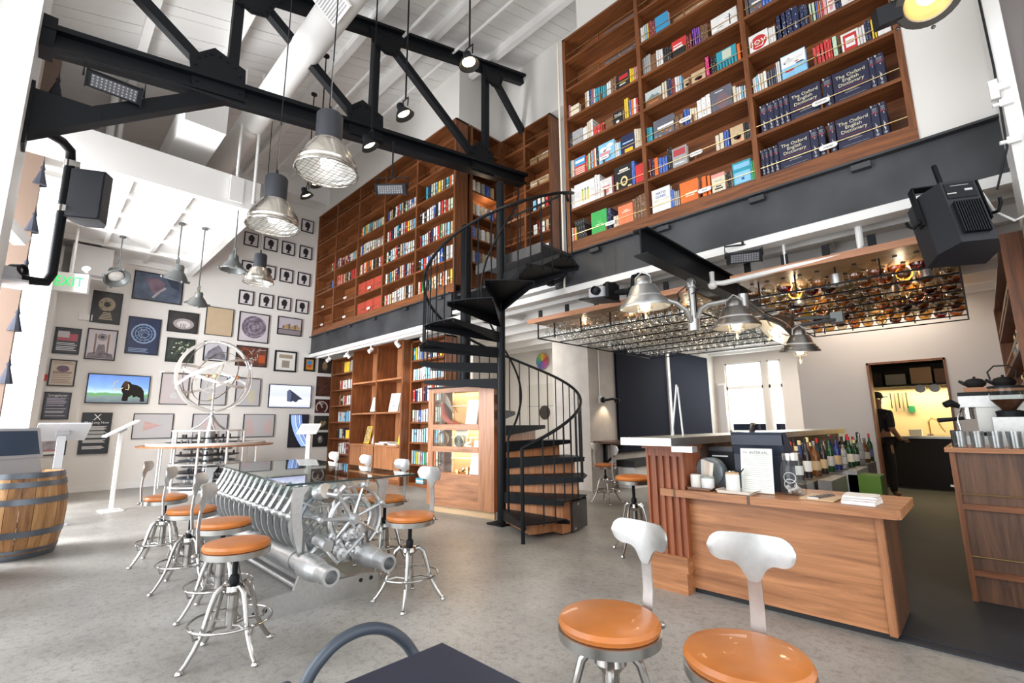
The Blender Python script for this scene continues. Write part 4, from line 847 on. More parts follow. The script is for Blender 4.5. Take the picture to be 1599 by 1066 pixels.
# exit sign, air conditioner, wall bits
t = thing('exit_sign', 'white exit sign with green letters and two lamp heads', 'exit sign', (-10.6, .20, 3.45))
e = RZ(math.radians(72))
mb = MB(); mb.box(-.24, .24, -.05, .05, -.16, .16, T(-10.6, .2, 3.58) @ e); mb.build('sign_box', WHITE2, t)
o = text('sign_lettering', 'EXIT', .235, mat('exit_green', (.02, .7, .2), .4, emit=((.02, .8, .12), .55)), t, (e @ Vector((0, -.056, 0))) + Vector((0, 0, .13)), (PI / 2, 0, math.radians(72)), sx_=.78)
mb = MB()
for s_ in (-.2, .2): mb.lathe([(.03, .0), (.055, .07), (.06, .09), (.001, .09)], 12, T(-10.6, .2, 3.79) @ e @ T(s_, 0, 0) @ RX(1.1))
mb.build('lamp_head', WHITE2, t)
mb = MB(); mb.tube([(-10.6, .2, 3.74), (-10.6, .2, 4.6)], .018, 8); mb.build('stem', WHITE2, t)
t = thing('air_conditioner', 'white wall air unit under the loft ceiling', 'air conditioner', (-12.1, .55, 4.1))
mb = MB(); mb.box(XW + .003, XW + .75, .18, .76, 3.9, 4.53); mb.build('housing', WHITE2, t); mb = MB(); mb.box(XW + .75, XW + .756, .22, .72, 3.93, 3.98); mb.build('vent_slot', mat('grille_grey', (.45, .45, .47)), t)
mb = MB(); mb.box(XW + .001, XW + .03, .075, .122, 2.04, 2.16); tag(mb.build('fire_alarm', mat('alarm_red', (.6, .03, .02), .4)), 'red fire alarm pull box at the left end of picture wall', 'alarm')
mb = MB(); mb.box(XW + .001, XW + .03, .42, .62, 3.24, 3.36); tag(mb.build('thermostat', WHITE2), 'small white sensor box above the red print', 'sensor')

# ================================================================ I-BEAM WITH SURGICAL LAMPS
t = thing('steel_beam', 'dark steel I-beam projecting under the tall bookcase', 'beam', (-1.97, 5.2, 2.65))
mb = MB(); mb.box(-2.05, -1.91, 3.63, 6.8, 2.885, 2.90); mb.build('upper_flange', BLACK, t); mb = MB(); mb.box(-1.987, -1.973, 3.63, 6.8, 2.665, 2.885); mb.build('web', BLACK, t); mb = MB(); mb.box(-2.05, -1.91, 3.63, 6.8, 2.65, 2.665); mb.build('lower_flange', BLACK, t)
mb = MB()
for y in (5.0, 6.5): mb.box(-2.03, -2.0, y, y + .05, 2.9, 3.06); mb.box(-1.96, -1.93, y, y + .05, 2.9, 3.06)
mb.build('hanger', BLACK, t)
SURG = mat('silver_lamp_paint', (.50, .50, .49), .34, .75, noise=(5, .08))
def surgical(label, loc, tilt, azim, k=1.0, dark=False, energy=8):
    t = thing('bar_lamp', label, 'lamp', loc, 0, 'spun metal lamps over the bar')
    m = mat('pewter_lamp', (.25, .235, .22), .33, .9, noise=(6, .12)) if dark else SURG
    mx = RZ(azim) @ RX(tilt)
    def mv(mb): mb.v = [tuple(mx @ Vector(p)) for p in mb.v]; return mb
    mb = MB(); mb.lathe([(.21 * k, 0), (.212 * k, .012), (.205 * k, .028 * k), (.195 * k, .03 * k), (.185 * k, .055 * k), (.172 * k, .058 * k), (.16 * k, .085 * k), (.148 * k, .088 * k), (.118 * k, .16 * k), (.10 * k, .19 * k), (.07 * k, .20 * k)], 26, None, False); mv(mb).build('shade', m, t, True)
    mb = MB(); mb.lathe([(.205 * k, .003), (.18 * k, .04 * k), (.11 * k, .155 * k), (.06 * k, .19 * k)], 26, None, False); mv(mb).build('shade_lining', REFLIN, t, True)
    mb = MB(); mb.lathe([(.068 * k, .19 * k), (.07 * k, .215 * k), (.062 * k, .25 * k), (.04 * k, .275 * k), (.001, .285 * k)], 18); mv(mb).build('cap', m, t, True)
    mb = MB(); mb.tube([(-.075 * k, 0, .2 * k), (-.07 * k, 0, .27 * k), (0, 0, .315 * k), (.07 * k, 0, .27 * k), (.075 * k, 0, .2 * k)], .007, 6); mv(mb).build('handle_bail', m, t, True)
    mb = MB(); mb.lathe([(.001, -.03), (.035 * k, -.02), (.045 * k, .03), (.03 * k, .1 * k)], 12); mv(mb).build('bulb', BULB, t, True)
    mb = MB()
    for a in range(4):
        c_, s_ = math.cos(a * PI / 2), math.sin(a * PI / 2); mb.tube([(.07 * k * c_, .07 * k * s_, .03), (.065 * k * c_, .065 * k * s_, -.035), (0, 0, -.045)], .004, 5)
    mb.tube([(.068 * k * math.cos(a * PI / 6), .068 * k * math.sin(a * PI / 6), -.012) for a in range(12)], .004, 5, closed=True); mb.tube([(0, 0, -.045), (0, 0, -.11)], .012, 8)
    mv(mb).build('bulb_cage', mat('cage_steel', (.6, .5, .38), .3, .8), t, True)
    if energy: p = Vector(loc) + mx @ Vector((0, 0, -.06)); light('SPOT', 'bar_lamp_beam', p, energy, WARM, .04, spot=140, target=p + (mx @ Vector((0, 0, -1))))
    return t
surgical('silver lamp over the bar, leftmost and brightest on its arm', (-2.28, 4.20, 2.32), .06, 0, 1.18, energy=14)
surgical('pewter lamp over the bar, hanging level below the I-beam end', (-1.55, 4.55, 2.06), .02, 0, 1.0, True, 14)
surgical('pewter lamp over the bar, tipped sideways between two level ones', (-1.45, 5.35, 2.10), -.75, -.9, .95, True, 10)
surgical('pewter lamp over the bar, lowest and furthest right, hanging level', (-1.17, 5.05, 1.84), .12, 0.6, .80, True, 12)
t = thing('lamp_arm_stand', 'jointed silver arms hanging from the I-beam to hold bar lamps', 'lamp arm', (-1.98, 4.6, 2.3))
mb = MB(); mb.tube([(-1.98, 4.62, 2.66), (-1.98, 4.62, 2.10)], .030, 12); mb.lathe([(.05, 0), (.05, .06), (.03, .1)], 14, T(-1.98, 4.62, 2.55)); mb.lathe([(.055, 0), (.055, .12)], 14, T(-1.98, 4.62, 2.10)); mb.build('drop_tube', SURG, t)
mb = MB(); mb.tube([(-1.98, 4.60, 2.17), (-2.0, 4.5, 2.3), (-2.06, 4.42, 2.37), (-2.25, 4.22, 2.45)], .026, 10); mb.build('arm', SURG, t)
mb = MB(); mb.tube([(-1.98, 4.64, 2.17), (-1.93, 4.70, 2.33), (-1.86, 4.73, 2.37), (-1.58, 4.80, 2.39)], .026, 10); mb.lathe([(.045, -.09), (.045, .07)], 12, T(-1.55, 4.80, 2.36)); mb.tube([(-1.55, 4.8, 2.28), (-1.55, 4.66, 2.33), (-1.55, 4.55, 2.33)], .014, 8); mb.build('arm', SURG, t)
mb = MB(); mb.tube([(-1.53, 4.82, 2.36), (-1.50, 5.0, 2.30), (-1.47, 5.28, 2.24)], .02, 8); mb.build('arm', GUN, t)
mb = MB(); mb.tube([(-1.45, 5.4, 2.25), (-.95, 5.55, 2.22), (-.92, 5.5, 2.18), (-1.15, 5.1, 2.10), (-1.17, 5.05, 2.06)], .018, 8); mb.box(-.97, -.87, 5.46, 5.58, 2.15, 2.25); mb.build('arm', GUN, t)
mb = MB(); mb.tube([(-2.0, 4.62, 2.60), (-2.1, 4.55, 2.5), (-2.05, 4.5, 2.42), (-2.12, 4.45, 2.36), (-2.2, 4.3, 2.42)], .006, 6); mb.tube([(-1.95, 4.6, 2.62), (-1.88, 4.55, 2.5), (-1.93, 4.5, 2.45)], .006, 6); mb.build('cable', BLACKP, t)
# projector and pipe under the channel
t = thing('projector_camera', 'grey projector unit on a black pipe under the steel channel', 'projector', (-3.02, 4.6, 2.72))
mb = MB(); mb.prism([(-.19, -.15), (.16, -.15), (.19, .15), (-.16, .15)], .018, T(-3.05, 4.55, 2.60) @ RY(.12)); mb.build('tray', BLACKP, t)
mb = MB(); mb.prism(rrect(.24, .2, .06, 4), .12, T(-3.05, 4.56, 2.63)); mb.build('projector_body', mat('silver_grey_plastic', (.42, .42, .44)), t)
mb = MB(); mb.lathe([(.05, -.03), (.05, .05), (.04, .06), (.036, .03), (.001, .025)], 16, T(-3.02, 4.45, 2.70) @ RX(PI / 2)); mb.build('lens', BLACKP, t)
mb = MB(); mb.box(-2.9, -2.86, 4.45, 4.68, 2.6, 2.78); mb.tube([(-2.88, 4.6, 2.68), (-2.76, 4.68, 2.68), (-2.70, 4.72, 2.72), (-2.70, 4.74, 2.82), (-2.70, 4.86, 2.905)], .035, 10); mb.lathe([(.09, 0), (.09, .015)], 16, T(-2.70, 4.86, 2.885)); mb.build('mount_pipe', BLACK, t)
mb = MB(); mb.lathe([(.09, .1), (.085, .12)], 16, T(-3.1, 4.86, 2.765)); mb.tube([(-3.06, 4.6, 2.74), (-3.1, 4.8, 2.78), (-3.1, 4.86, 2.88)], .02, 8); mb.build('ceiling_plate', BLACK, t)
t = thing('conduit', 'white conduit pole with black junction at the recess edge', 'conduit', (-3.8, 4.84, 3.2))
mb = MB(); mb.tube([(-3.80, 4.85, 2.93), (-3.80, 4.85, 6.7)], .014, 8); mb.build('conduit_tube', CREAM, t); mb = MB(); mb.tube([(-3.72, 4.83, 3.43), (-3.72, 4.8, 3.2), (-3.8, 4.78, 3.08), (-3.95, 4.76, 3.06)], .03, 8); mb.box(-4.0, -3.92, 4.72, 4.80, 3.03, 3.1); mb.build('black_conduit', BLACK, t)
mb = MB(); mb.tube([(-1.9, 4.98, 2.78), (-1.9, 4.98, 2.66), (-1.8, 5.0, 2.64), (-.62, 5.02, 2.68), (-.60, 5.02, 2.72), (-.60, 5.02, 2.95)], .028, 10); mb.tube([(-1.2, 5.01, 2.66), (-1.2, 5.01, 3.0)], .012, 8); mb.ball((-1.9, 4.98, 2.64), .05); tag(mb.build('water_pipe', WHITE2), 'white water pipe hung below the joists behind the channel', 'pipe')
t = thing('stage_lamp', 'round metal stage lamp at the top right corner', 'lamp', (.10, 3.95, 4.12))
mx = T(.085, 3.95, 4.0) @ RZ(.15) @ RX(-.55) @ Matrix.Diagonal((1.55, 1.55, 1.55, 1))
mb = MB(); mb.lathe([(.086, .006), (.09, -.004), (.118, -.004), (.125, .01), (.125, .05), (.10, .12), (.05, .17), (.001, .18)], 28, mx, False); mb.build('lamp_housing', mat('pewter_lamp', (0, 0, 0)), t)
mb = MB(); mb.lathe([(.088, .004), (.07, .04), (.035, .06), (.001, .065)], 24, mx, False); mb.build('reflector', mat('gold_reflector', (.50, .36, .16), .3, .9), t)
mb = MB(); mb.lathe([(.001, .01), (.034, .02), (.04, .04), (.03, .07)], 14, mx); mb.build('bulb', mat('hot_bulb', (1, .9, .75), .3, emit=((1, .86, .62), 2.2)), t)
mb = MB()
for a in range(6): mb.ball(mx @ Vector((.135 * math.cos(a * PI / 3 + .4), .135 * math.sin(a * PI / 3 + .4), .01)), .014, 6)
mb.build('clamp_screws', mat('pewter_lamp', (0, 0, 0)), t)
mb = MB(); mb.tube([(.09, 4.02, 4.2), (.10, 4.04, 4.6), (.1, 4.04, CZ(4.04))], .018, 8); mb.build('stem', BLACK, t)
mb = MB(); mb.box(-.07, .07, -.07, .07, -.06, .06, T(-.14, 3.95, 4.02) @ RX(.4) @ RZ(.3)); tag(mb.build('camera_box', BLACKP), 'small black box at the top right beside stage lamp', 'box')
mb = MB(); mb.tube([(.33, 4.43, 5.2), (.34, 4.43, 4.2), (.345, 4.44, 3.6), (.33, 4.43, 3.0), (.25, 4.5, 2.75)], .007, 6); tag(mb.build('wall_cable', BLACKP), 'black cable running down the white pier', 'cable')
mb = MB(); mb.tube([(.10, 4.55, 2.80), (.18, 4.52, 2.76), (.22, 4.5, 2.6), (.3, 4.47, 2.5), (.36, 4.46, 2.52)], .008, 6); tag(mb.build('speaker_cable', WHITE2), 'white cable from the large loudspeaker to the pier', 'cable')
# white track lights under left channel
t = thing('track_rail', 'white track rail under the left steel channel', 'track', (-9.4, 4.95, 2.85)); mb = MB(); mb.box(-11.9, -6.9, 4.93, 4.97, 2.86, 2.90); mb.build('rail', WHITE2, t)
for i, x in enumerate((-11.2, -10.2, -9.15, -8.1, -7.2)):
    t = thing('track_light', 'white track spotlight, %s from the picture wall' % ORD[i], 'spotlight', (x, 4.95, 2.86), 0, 'white track spotlights')
    mb = MB(); mb.tube([(0, 0, 0), (0, 0, -.08)], .012, 8); mb.build('stem', WHITE2, t, True)
    mb = MB(); mx = T(0, 0, -.10) @ RX(-2.3 if i % 2 else 2.2); mb.lathe([(.02, -.07), (.038, -.05), (.045, .06), (.04, .06), (.001, .04)], 12, mx); mb.build('lamp_head', WHITE2, t, True)
    light('SPOT', 'track_beam', (x, 4.9, 2.70), 22, (1, .86, .68), .03, spot=85, target=(x, 5.5, 1.2))
# ================================================================ SPIRAL STAIR
PX, PY = -4.31, 4.15
st = thing('spiral_staircase', 'black steel spiral staircase up to the bookcase level', 'staircase', (PX, PY, 0))
mb = MB(); mb.lathe([(.055, 0), (.055, 4.42), (.04, 4.44), (.001, 4.45)], 18); mb.box(-.13, .13, -.13, .13, 0, .02); mb.build('pole', BLACK, st, True)
RISE, Z1, STEP, A0, SPAN = .197, .185, 25.9, -30.5, 31
NT = 16
def sector(r0, r1, a0, a1, n=5):
    p = [(r1 * math.cos(a0 + (a1 - a0) * i / n), r1 * math.sin(a0 + (a1 - a0) * i / n)) for i in range(n + 1)]
    # straight outer edges like folded plate
    p = [p[0], p[-1]] if n == 1 else p
    q = [(r0 * math.cos(a1), r0 * math.sin(a1)), (r0 * math.cos(a0), r0 * math.sin(a0))]
    return p + q
for k in range(NT):
    a0 = math.radians(A0 + k * STEP); a1 = a0 + math.radians(SPAN); z = Z1 + k * RISE
    if k == 8: a1 = math.radians(A0 + k * STEP + 37)
    if k == 6: a1 = math.radians(A0 + k * STEP + 26)
    poly = sector(.05, 1.04 if k else 1.0, a0, a1, 2)
    if k == 7: poly = [(-.908, .507), (-1.02, .25), (-.25, .25), (-.06, .05), (-.04, .03)]
    mb = MB(); mb.prism(poly, .012, T(0, 0, z - .012))
    for a in ((a0,) if k == 7 else (a0, a1)):     # folded front and back lips, deep at the hub and shallow outside
        ca, sa = math.cos(a), math.sin(a); nx, ny = -sa * .006, ca * .006
        P = [(.05, z - .012), (1.03, z - .012), (1.03, z - .05), (.05, z - .13)]
        vs = [(r * ca + nx, r * sa + ny, h) for r, h in P] + [(r * ca - nx, r * sa - ny, h) for r, h in P]
        mb.add(vs, [(0, 1, 2, 3), (7, 6, 5, 4), (0, 4, 5, 1), (1, 5, 6, 2), (2, 6, 7, 3), (3, 7, 4, 0)])
    mb.build('tread', BLACK, st, True)
# wooden wedge casework under the lower treads
for k in range(0, 6):
    a0 = math.radians(A0 + k * STEP + 6); a1 = math.radians(A0 + (k + 1) * STEP + 6); z = Z1 + k * RISE - .015
    zb = .05 if k == 0 else (.02 if k < 2 else 0)
    mb = MB(); mb.prism(sector(.07, .93 if k else .86, a0, a1 - .005, 3), z - zb - .13 * 0, T(0, 0, zb)); mb.build('riser_casing', CHERRY_Z, st, True)
a = math.radians(A0 + 2.2 * STEP); mb = MB(); mb.box(.9, .96, -.02, .36, .02, .33, RZ(math.radians(12))); mb.build('side_hatch', mat('dark_hatch', (.03, .022, .024), .35), st, True)
mb = MB()
for v, z in ((.10, .3), (.02, .05), (.33, .05)): mb.box(.958, .972, v - .02, v + .02, z - .01, z + .01, RZ(math.radians(12)))
mb.build('hatch_latch', CHROME, st, True)
# helical rails
def helix(r, a0, a1, z0, slope, n): return [(r * math.cos(math.radians(a)), r * math.sin(math.radians(a)), z0 + slope * (a - a0)) for a in [a0 + (a1 - a0) * i / n for i in range(n + 1)]]
SL_ = RISE / STEP
AE = A0 + NT * STEP + 6
mb = MB(); pts = helix(.99, A0 - 1, AE, .94, SL_, 90); last = pts[-1]
pts += [(.70, .55, last[2] + .08), (.58, .74, last[2] + .08)]
mb.tube(pts, .019, 8); mb.build('outer_handrail', BLACK, st, True)
mb = MB(); mb.tube([(.99 * math.cos(math.radians(A0 - 1)), .99 * math.sin(math.radians(A0 - 1)), 0), (.99 * math.cos(math.radians(A0 - 1)), .99 * math.sin(math.radians(A0 - 1)), .94)], .020, 10); mb.build('newel_post', BLACK, st, True)
mb = MB(); mb.tube(helix(.25, A0 + 5, A0 + 5 + 440, 1.02, SL_, 90), .014, 8); mb.build('inner_handrail', BLACK, st, True)
mb = MB(); a = math.radians(A0 + 5); mb.tube([(.25 * math.cos(a), .25 * math.sin(a), Z1), (.25 * math.cos(a), .25 * math.sin(a), 1.02)], .014, 8); mb.build('inner_post', BLACK, st, True)
for k in range(NT):
    for j in range(3):
        a = A0 + k * STEP + (4 + j * STEP / 3)
        if k == 0 and j == 0: continue
        ca, sa = math.cos(math.radians(a)), math.sin(math.radians(a)); zt = .94 + SL_ * (a - A0); zb = Z1 + k * RISE
        if k == 4 and j > 0 or k == 5: pass
        mb = MB(); mb.tube([(.99 * ca, .99 * sa, zb - .03), (.99 * ca, .99 * sa, zt)], .0075, 6); mb.build('baluster', BLACK, st, True)
# landing plate between the pole and the upper floor
mb = MB(); mb.box(-.62, .62, .12, .80, 3.40, 3.435); mb.box(-.62, .62, .10, .13, 3.30, 3.435); mb.build('landing_plate', RAW, st, True)
mb = MB()
for i in range(6): mb.tube([(-.55 + i * .2, .76, 3.43), (-.55 + i * .2, .76, 4.36)], .0075, 6)
mb.tube([(-.62, .76, 4.36), (.58, .76, 4.36)], .016, 8); mb.build('landing_rail', BLACK, st, True)
# black columns carrying the upper floor
for nm, x, y, top, r, lab in (('support_column', -5.79, 4.78, 4.47, .085, 'round black column with domed top beside the long bookcase'), ('support_column', -6.30, 8.0, 3.05, .13, 'round black column with flared head under the mezzanine')):
    mb = MB()
    if top > 4: mb.lathe([(r, 0), (r, top - .04), (r * .8, top), (.001, top + .02)], 18, T(x, y, 0))
    else: mb.lathe([(r, 0), (r, 2.5), (r * 1.15, 2.55), (r, 2.6), (r, 2.85), (r * 1.7, 3.04)], 20, T(x, y, 0)); mb.box(x - .25, x + .25, y - .2, y + .2, 3.0, 3.055)
    tag(mb.build(nm, BLACK), lab, 'column')

# ================================================================ GLAZED DISPLAY CASE UNDER THE STAIR
A_, B_ = Vector((-5.70, 4.03, 0)), Vector((-4.50, 4.20, 0)); L_ = (B_ - A_).length; ang = math.atan2(B_.y - A_.y, B_.x - A_.x)
dc = thing('display_case', 'wooden glazed display case with lit shelves under the stair', 'display case', ((A_.x + B_.x) / 2, (A_.y + B_.y) / 2, 0), ang)
H = 1.69; W2 = L_ / 2; DP = .19
def db(nm, x0, x1, y0, y1, z0_, z1_, m): mb = MB(); mb.box(x0, x1, y0, y1, z0_, z1_); return mb.build(nm, m, dc, True)
db('stile', -W2, -W2 + .10, 0, .035, .10, H, CHERRY_Z); db('stile', W2 - .26, W2, 0, .035, .10, H, CHERRY_Z)
db('bottom_rail', -W2 + .1, W2 - .26, 0, .035, .10, .53, CHERRY_X); db('top_rail', -W2 + .1, W2 - .26, 0, .035, H - .06, H, CHERRY_X)
for z in (.86, 1.16): 
    db('shelf_edge', -W2 + .1, W2 - .26, -.004, .03, z - .045, z + .03, CHERRY_X); db('shelf', -W2 + .1, W2 - .26, .03, DP - .03, z - .01, z + .02, CHERRY_X)
db('shelf', -W2 + .1, W2 - .26, .03, DP - .03, .50, .53, CHERRY_X)
db('back_panel', -W2 + .36, W2 - .2, DP - .03, DP - .01, .53, H, MAPLE if False else mat('honey_back', (.58, .31, .12), .5, noise=(4, .12))); db('side_panel', W2 - .03, W2, .035, DP, .10, H, CHERRY_Z); db('inner_stile', -W2 + .33, -W2 + .365, DP - .04, DP, .1, H, MAPLE)
db('side_glass', -W2 + .01, -W2 + .016, .035, DP, .53, H - .06, GLASS); db('front_glass', -W2 + .1, W2 - .26, .014, .018, .53, H - .06, GLASS); db('back_glass', -W2 + .03, -W2 + .33, DP - .02, DP - .016, .53, H, GLASS)
db('kick_board', -W2 + .06, W2 - .05, .07, .09, 0, .10, MAPLE); db('case_top', -W2 - .005, W2, -.02, DP, H, H + .025, BLACK); db('lower_box', -W2 + .02, W2 - .03, .06, DP - .02, .1, .5, CHERRY_X)
for z in (1.44, 1.01, .73): mb = MB(); mb.tube([(-W2 + .35, DP - .07, z), (W2 - .28, DP - .07, z)], .005, 6); mb.build('hanging_rod', WHITE2, dc, True)
Rm = RZ(ang); D0 = Vector(dc.location)
def inc(x, y, z): return D0 + Rm @ Vector((x, y, z))
for z in (.84, 1.14, H - .03): light('AREA', 'case_lamp', inc(.02, DP - .07, z - .03), 1.7, WARM, .6, (0, 0, math.degrees(ang)), .03)
def case_card(label, x, z, w_, h, m=PAPER, tilt=.2):
    p = inc(x, .06, z); return leaner('display_card', label, 'card', p.x, p.y, p.z, w_, h, m, None, tilt, ang, 'cards in the display case')
case_card('tall white text card on the top shelf of display case', .16, 1.181, .20, .34); case_card('cream card behind the spiral disc, middle shelf of display case', -.04, .881, .22, .26, CREAM); case_card('small white card lying low at right, middle shelf of display case', .30, .881, .17, .10); case_card('tall white card on the lowest shelf of display case', .24, .531, .20, .30)
p = inc(-.03, .035, .881); t = thing('spiral_disc', 'dark spiral patterned disc in the display case', 'disc', p, ang); mb = MB(); mb.prism(circ(.085, 28, 0, .086), .012, UPRIGHT); mb.build('disc', mat('disc_cream', (.6, .55, .45), .4), t, True)
mb = MB(); mb.tube([((.01 + .07 * i / 70) * math.cos(i * .36), -.014, .086 + (.01 + .07 * i / 70) * math.sin(i * .36)) for i in range(71)], .005, 5); mb.build('spiral_line', INK, t, True)
p = inc(.11, .06, .881); t = thing('stone_tool', 'pale curved stone tool beside the spiral disc', 'stone', p, ang); mb = MB(); mb.tube([(-.06, 0, .03), (0, 0, .05), (.05, 0, .07), (.06, 0, .11), (.02, 0, .12)], [.02, .028, .024, .018, .008], 10); mb.box(-.05, .07, -.02, .02, 0, .03); mb.build('stone_body', CREAM, t, True)
p = inc(-.40, .095, .881); t = thing('wire_globe', 'small brass wire globe in the display case', 'globe', p, ang); mb = MB()
for i in range(5): mb.tube([(.085 * math.cos(a * PI / 10) * math.cos(i * PI / 5), .085 * math.cos(a * PI / 10) * math.sin(i * PI / 5), .11 + .1 * math.sin(a * PI / 10)) for a in range(20)], .004, 5, closed=True)
mb.build('wire_hoops', mat('old_brass', (.42, .33, .2), .35, .9), t, True); mb = MB(); mb.lathe([(.07, 0), (.07, .008), (.01, .015)], 14); mb.build('base', BRASS, t, True)
p = inc(-.36, .06, 1.181); t = thing('feather_print', 'dried branch and red feather fan in the display case', 'ornament', p, ang); mb = MB(); mb.tube([(-.12, .08, 0), (-.10, .08, .2), (-.13, .08, .45)], [.03, .025, .015], 8); mb.build('branch', mat('pale_bark', (.45, .40, .34), .8, noise=(20, .3)), t, True)
mb = MB(); mb.tube([(-.06, .04, .3), (-.02, .03, .12), (.10, .03, .03), (.28, .03, .012)], [.03, .05, .035, .006], 10); mb.build('red_feather', mat('faded_red', (.36, .08, .05), .7), t, True); mb = MB(); mb.tube([(-.02, .05, .45), (.04, .04, .32), (.16, .04, .16)], [.012, .035, .004], 8); mb.build('grey_feather', mat('feather_grey', (.2, .19, .18), .8), t, True)
p = inc(.0, .09, .531); t = thing('brass_instrument', 'small brass instrument model on the lowest case shelf', 'instrument', p, ang); mb = MB(); mb.tube([(-.14, 0, .03), (.14, 0, .03)], .012, 8); mb.box(-.12, -.08, -.02, .02, 0, .05); mb.box(.06, .10, -.02, .02, 0, .09); mb.build('instrument_bar', BRASS, t, True); mb = MB(); mb.ball((0, 0, .05), .03); mb.lathe([(.04, 0), (.04, .01), (.01, .03)], 12, T(.12, .03, 0)); mb.build('instrument_head', CHROME, t, True)
# ================================================================ STOOLS
def make_stool(label, loc, rz, group='leather stools round the glass table', dz=0.0, kz=1.0, bz=0.0):
    t = thing('bar_stool', label, 'stool', loc, rz, group)
    def zk(m_): m_.v = [(x, y, z * kz) for x, y, z in m_.v]
    mb = MB(); mb.lathe([(.001, .535), (.150, .535), (.164, .542), (.168, .556), (.160, .570), (.12, .578), (.001, .574)], 32, T(0, 0, dz), False); mb.build('seat_cushion', LEATHER, t, True)
    mb = MB(); mb.lathe([(.001, .50), (.150, .50), (.168, .505), (.170, .536), (.160, .540), (.001, .538)], 32, T(0, 0, dz), False); mb.build('seat_pan', STEEL, t, True)
    mb = MB(); mb.cyl((0, 0, .34 * kz), (0, 0, .50 + dz), .014, 10); mb.lathe([(.026, .36 * kz), (.026, .36 * kz + .03), (.02, .36 * kz + .04)], 10); mb.lathe([(.02, .485 + dz), (.06, .495 + dz), (.06, .50 + dz)], 12); mb.build('spindle', BLACK, t, True)
    hub = MB(); hub.lathe([(.03, .30), (.055, .325), (.05, .35), (.03, .36), (.001, .362)], 18); hub.cyl((0, 0, .13), (0, 0, .33), .028, 12); zk(hub); hub.build('hub', CHROME, t, True)
    for k in range(4):
        a = PI / 4 + k * PI / 2; c_, s_ = math.cos(a), math.sin(a)
        pts = [(.03, .335), (.065, .348), (.093, .325), (.115, .265), (.135, .19), (.152, .135), (.178, .085), (.212, .035), (.235, .012)]
        mb = MB(); mb.tube([(r * c_, r * s_, z) for r, z in pts], [.014, .0145, .0145, .0135, .0125, .0125, .0115, .0105, .010], 9); mb.lathe([(.016, 0), (.02, .006), (.014, .018), (.001, .022)], 10, T(.238 * c_, .238 * s_, 0)); zk(mb); lg = mb.build('leg', CHROME, t, True)
        mb = MB(); mb.tube([(.02 * c_, .02 * s_, .145), (.08 * c_, .08 * s_, .155), (.152 * c_, .152 * s_, .14)], .008, 6); mb.tube([(.152 * c_, .152 * s_, .135), (.185 * c_, .185 * s_, .135), (.197 * c_, .197 * s_, .172)], .006, 6); mb.ball((.197 * c_, .197 * s_, .178), .011, 6); zk(mb); mb.build('brace', CHROME, lg, True)
    mb = MB(); mb.tube([(.197 * math.cos(a * PI / 18), .197 * math.sin(a * PI / 18), .176) for a in range(36)], .0068, 7, closed=True); zk(mb); mb.build('foot_ring', CHROME, t, True)
    # back: flat curved upright and stamped pad
    def strip(prof, w0, w1, th):
        mb = MB(); n = len(prof); vs = []
        for i, (y, z) in enumerate(prof):
            z += dz + (bz if z > .6 else 0)
            w_ = (w0 + (w1 - w0) * i / (n - 1)) / 2
            vs += [(-w_, y, z), (w_, y, z), (w_, y + th, z + .001), (-w_, y + th, z + .001)]
        fs = [(3, 2, 1, 0), tuple(range(4 * n - 4, 4 * n))]
        for i in range(n - 1):
            for k in range(4): fs.append((i * 4 + k, i * 4 + (k + 1) % 4, i * 4 + 4 + (k + 1) % 4, i * 4 + 4 + k))
        return mb.add(vs, fs, True)
    strip([(.172, .49), (.185, .53), (.196, .62), (.192, .70), (.188, .725)], .046, .040, .006).build('back_upright', BRUSH, t, True)
    mb = MB(); mb.box(-.05, .05, .165, .19, .508 + dz, .53 + dz); mb.cyl((-.06, .188, .52 + dz), (.06, .188, .52 + dz), .007, 8); mb.ball((.062, .188, .52 + dz), .012, 8); mb.ball((-.062, .188, .52 + dz), .012, 8); mb.build('back_bracket', CHROME, t, True)
    nu, W_ = 31, .128; vs = []; fs = []
    def outline(u):
        x = abs(u) * W_; hh = .046
        h_ = hh if x < W_ - hh else math.sqrt(max(.00004, hh * hh - (x - W_ + hh) ** 2))
        cz = .815 + dz + bz
        return cz - h_ - .058 * math.exp(-(x / .030) ** 4) * (1 if x < .05 else 0) - .012 * math.exp(-((x - .038) / .014) ** 2), cz + h_
    for i in range(nu):
        u = -1 + 2 * i / (nu - 1); b, t_ = outline(u); y = .186 - .030 * u * u
        for j in range(5): v = j / 4; vs.append((u * W_, y + .010 * (2 * v - 1) ** 2 * 0 - .002 * math.sin(PI * v), b + (t_ - b) * v))
    n1 = len(vs); vs += [(x * 1.0, y + .007, z) for x, y, z in vs]
    for i in range(nu - 1):
        for j in range(4):
            a = i * 5 + j; fs += [(a, a + 5, a + 6, a + 1), (n1 + a, n1 + a + 1, n1 + a + 6, n1 + a + 5)]
    for i in range(nu - 1): fs += [(i * 5, n1 + i * 5, n1 + i * 5 + 5, i * 5 + 5), (i * 5 + 4, i * 5 + 9, n1 + i * 5 + 9, n1 + i * 5 + 4)]
    for j in range(4): fs += [(j, j + 1, n1 + j + 1, n1 + j), ((nu - 1) * 5 + j, n1 + (nu - 1) * 5 + j, n1 + (nu - 1) * 5 + j + 1, (nu - 1) * 5 + j + 1)]
    mb = MB(); mb.add(vs, fs, True); mb.build('back_pad', BRUSH, t, True)
    return t
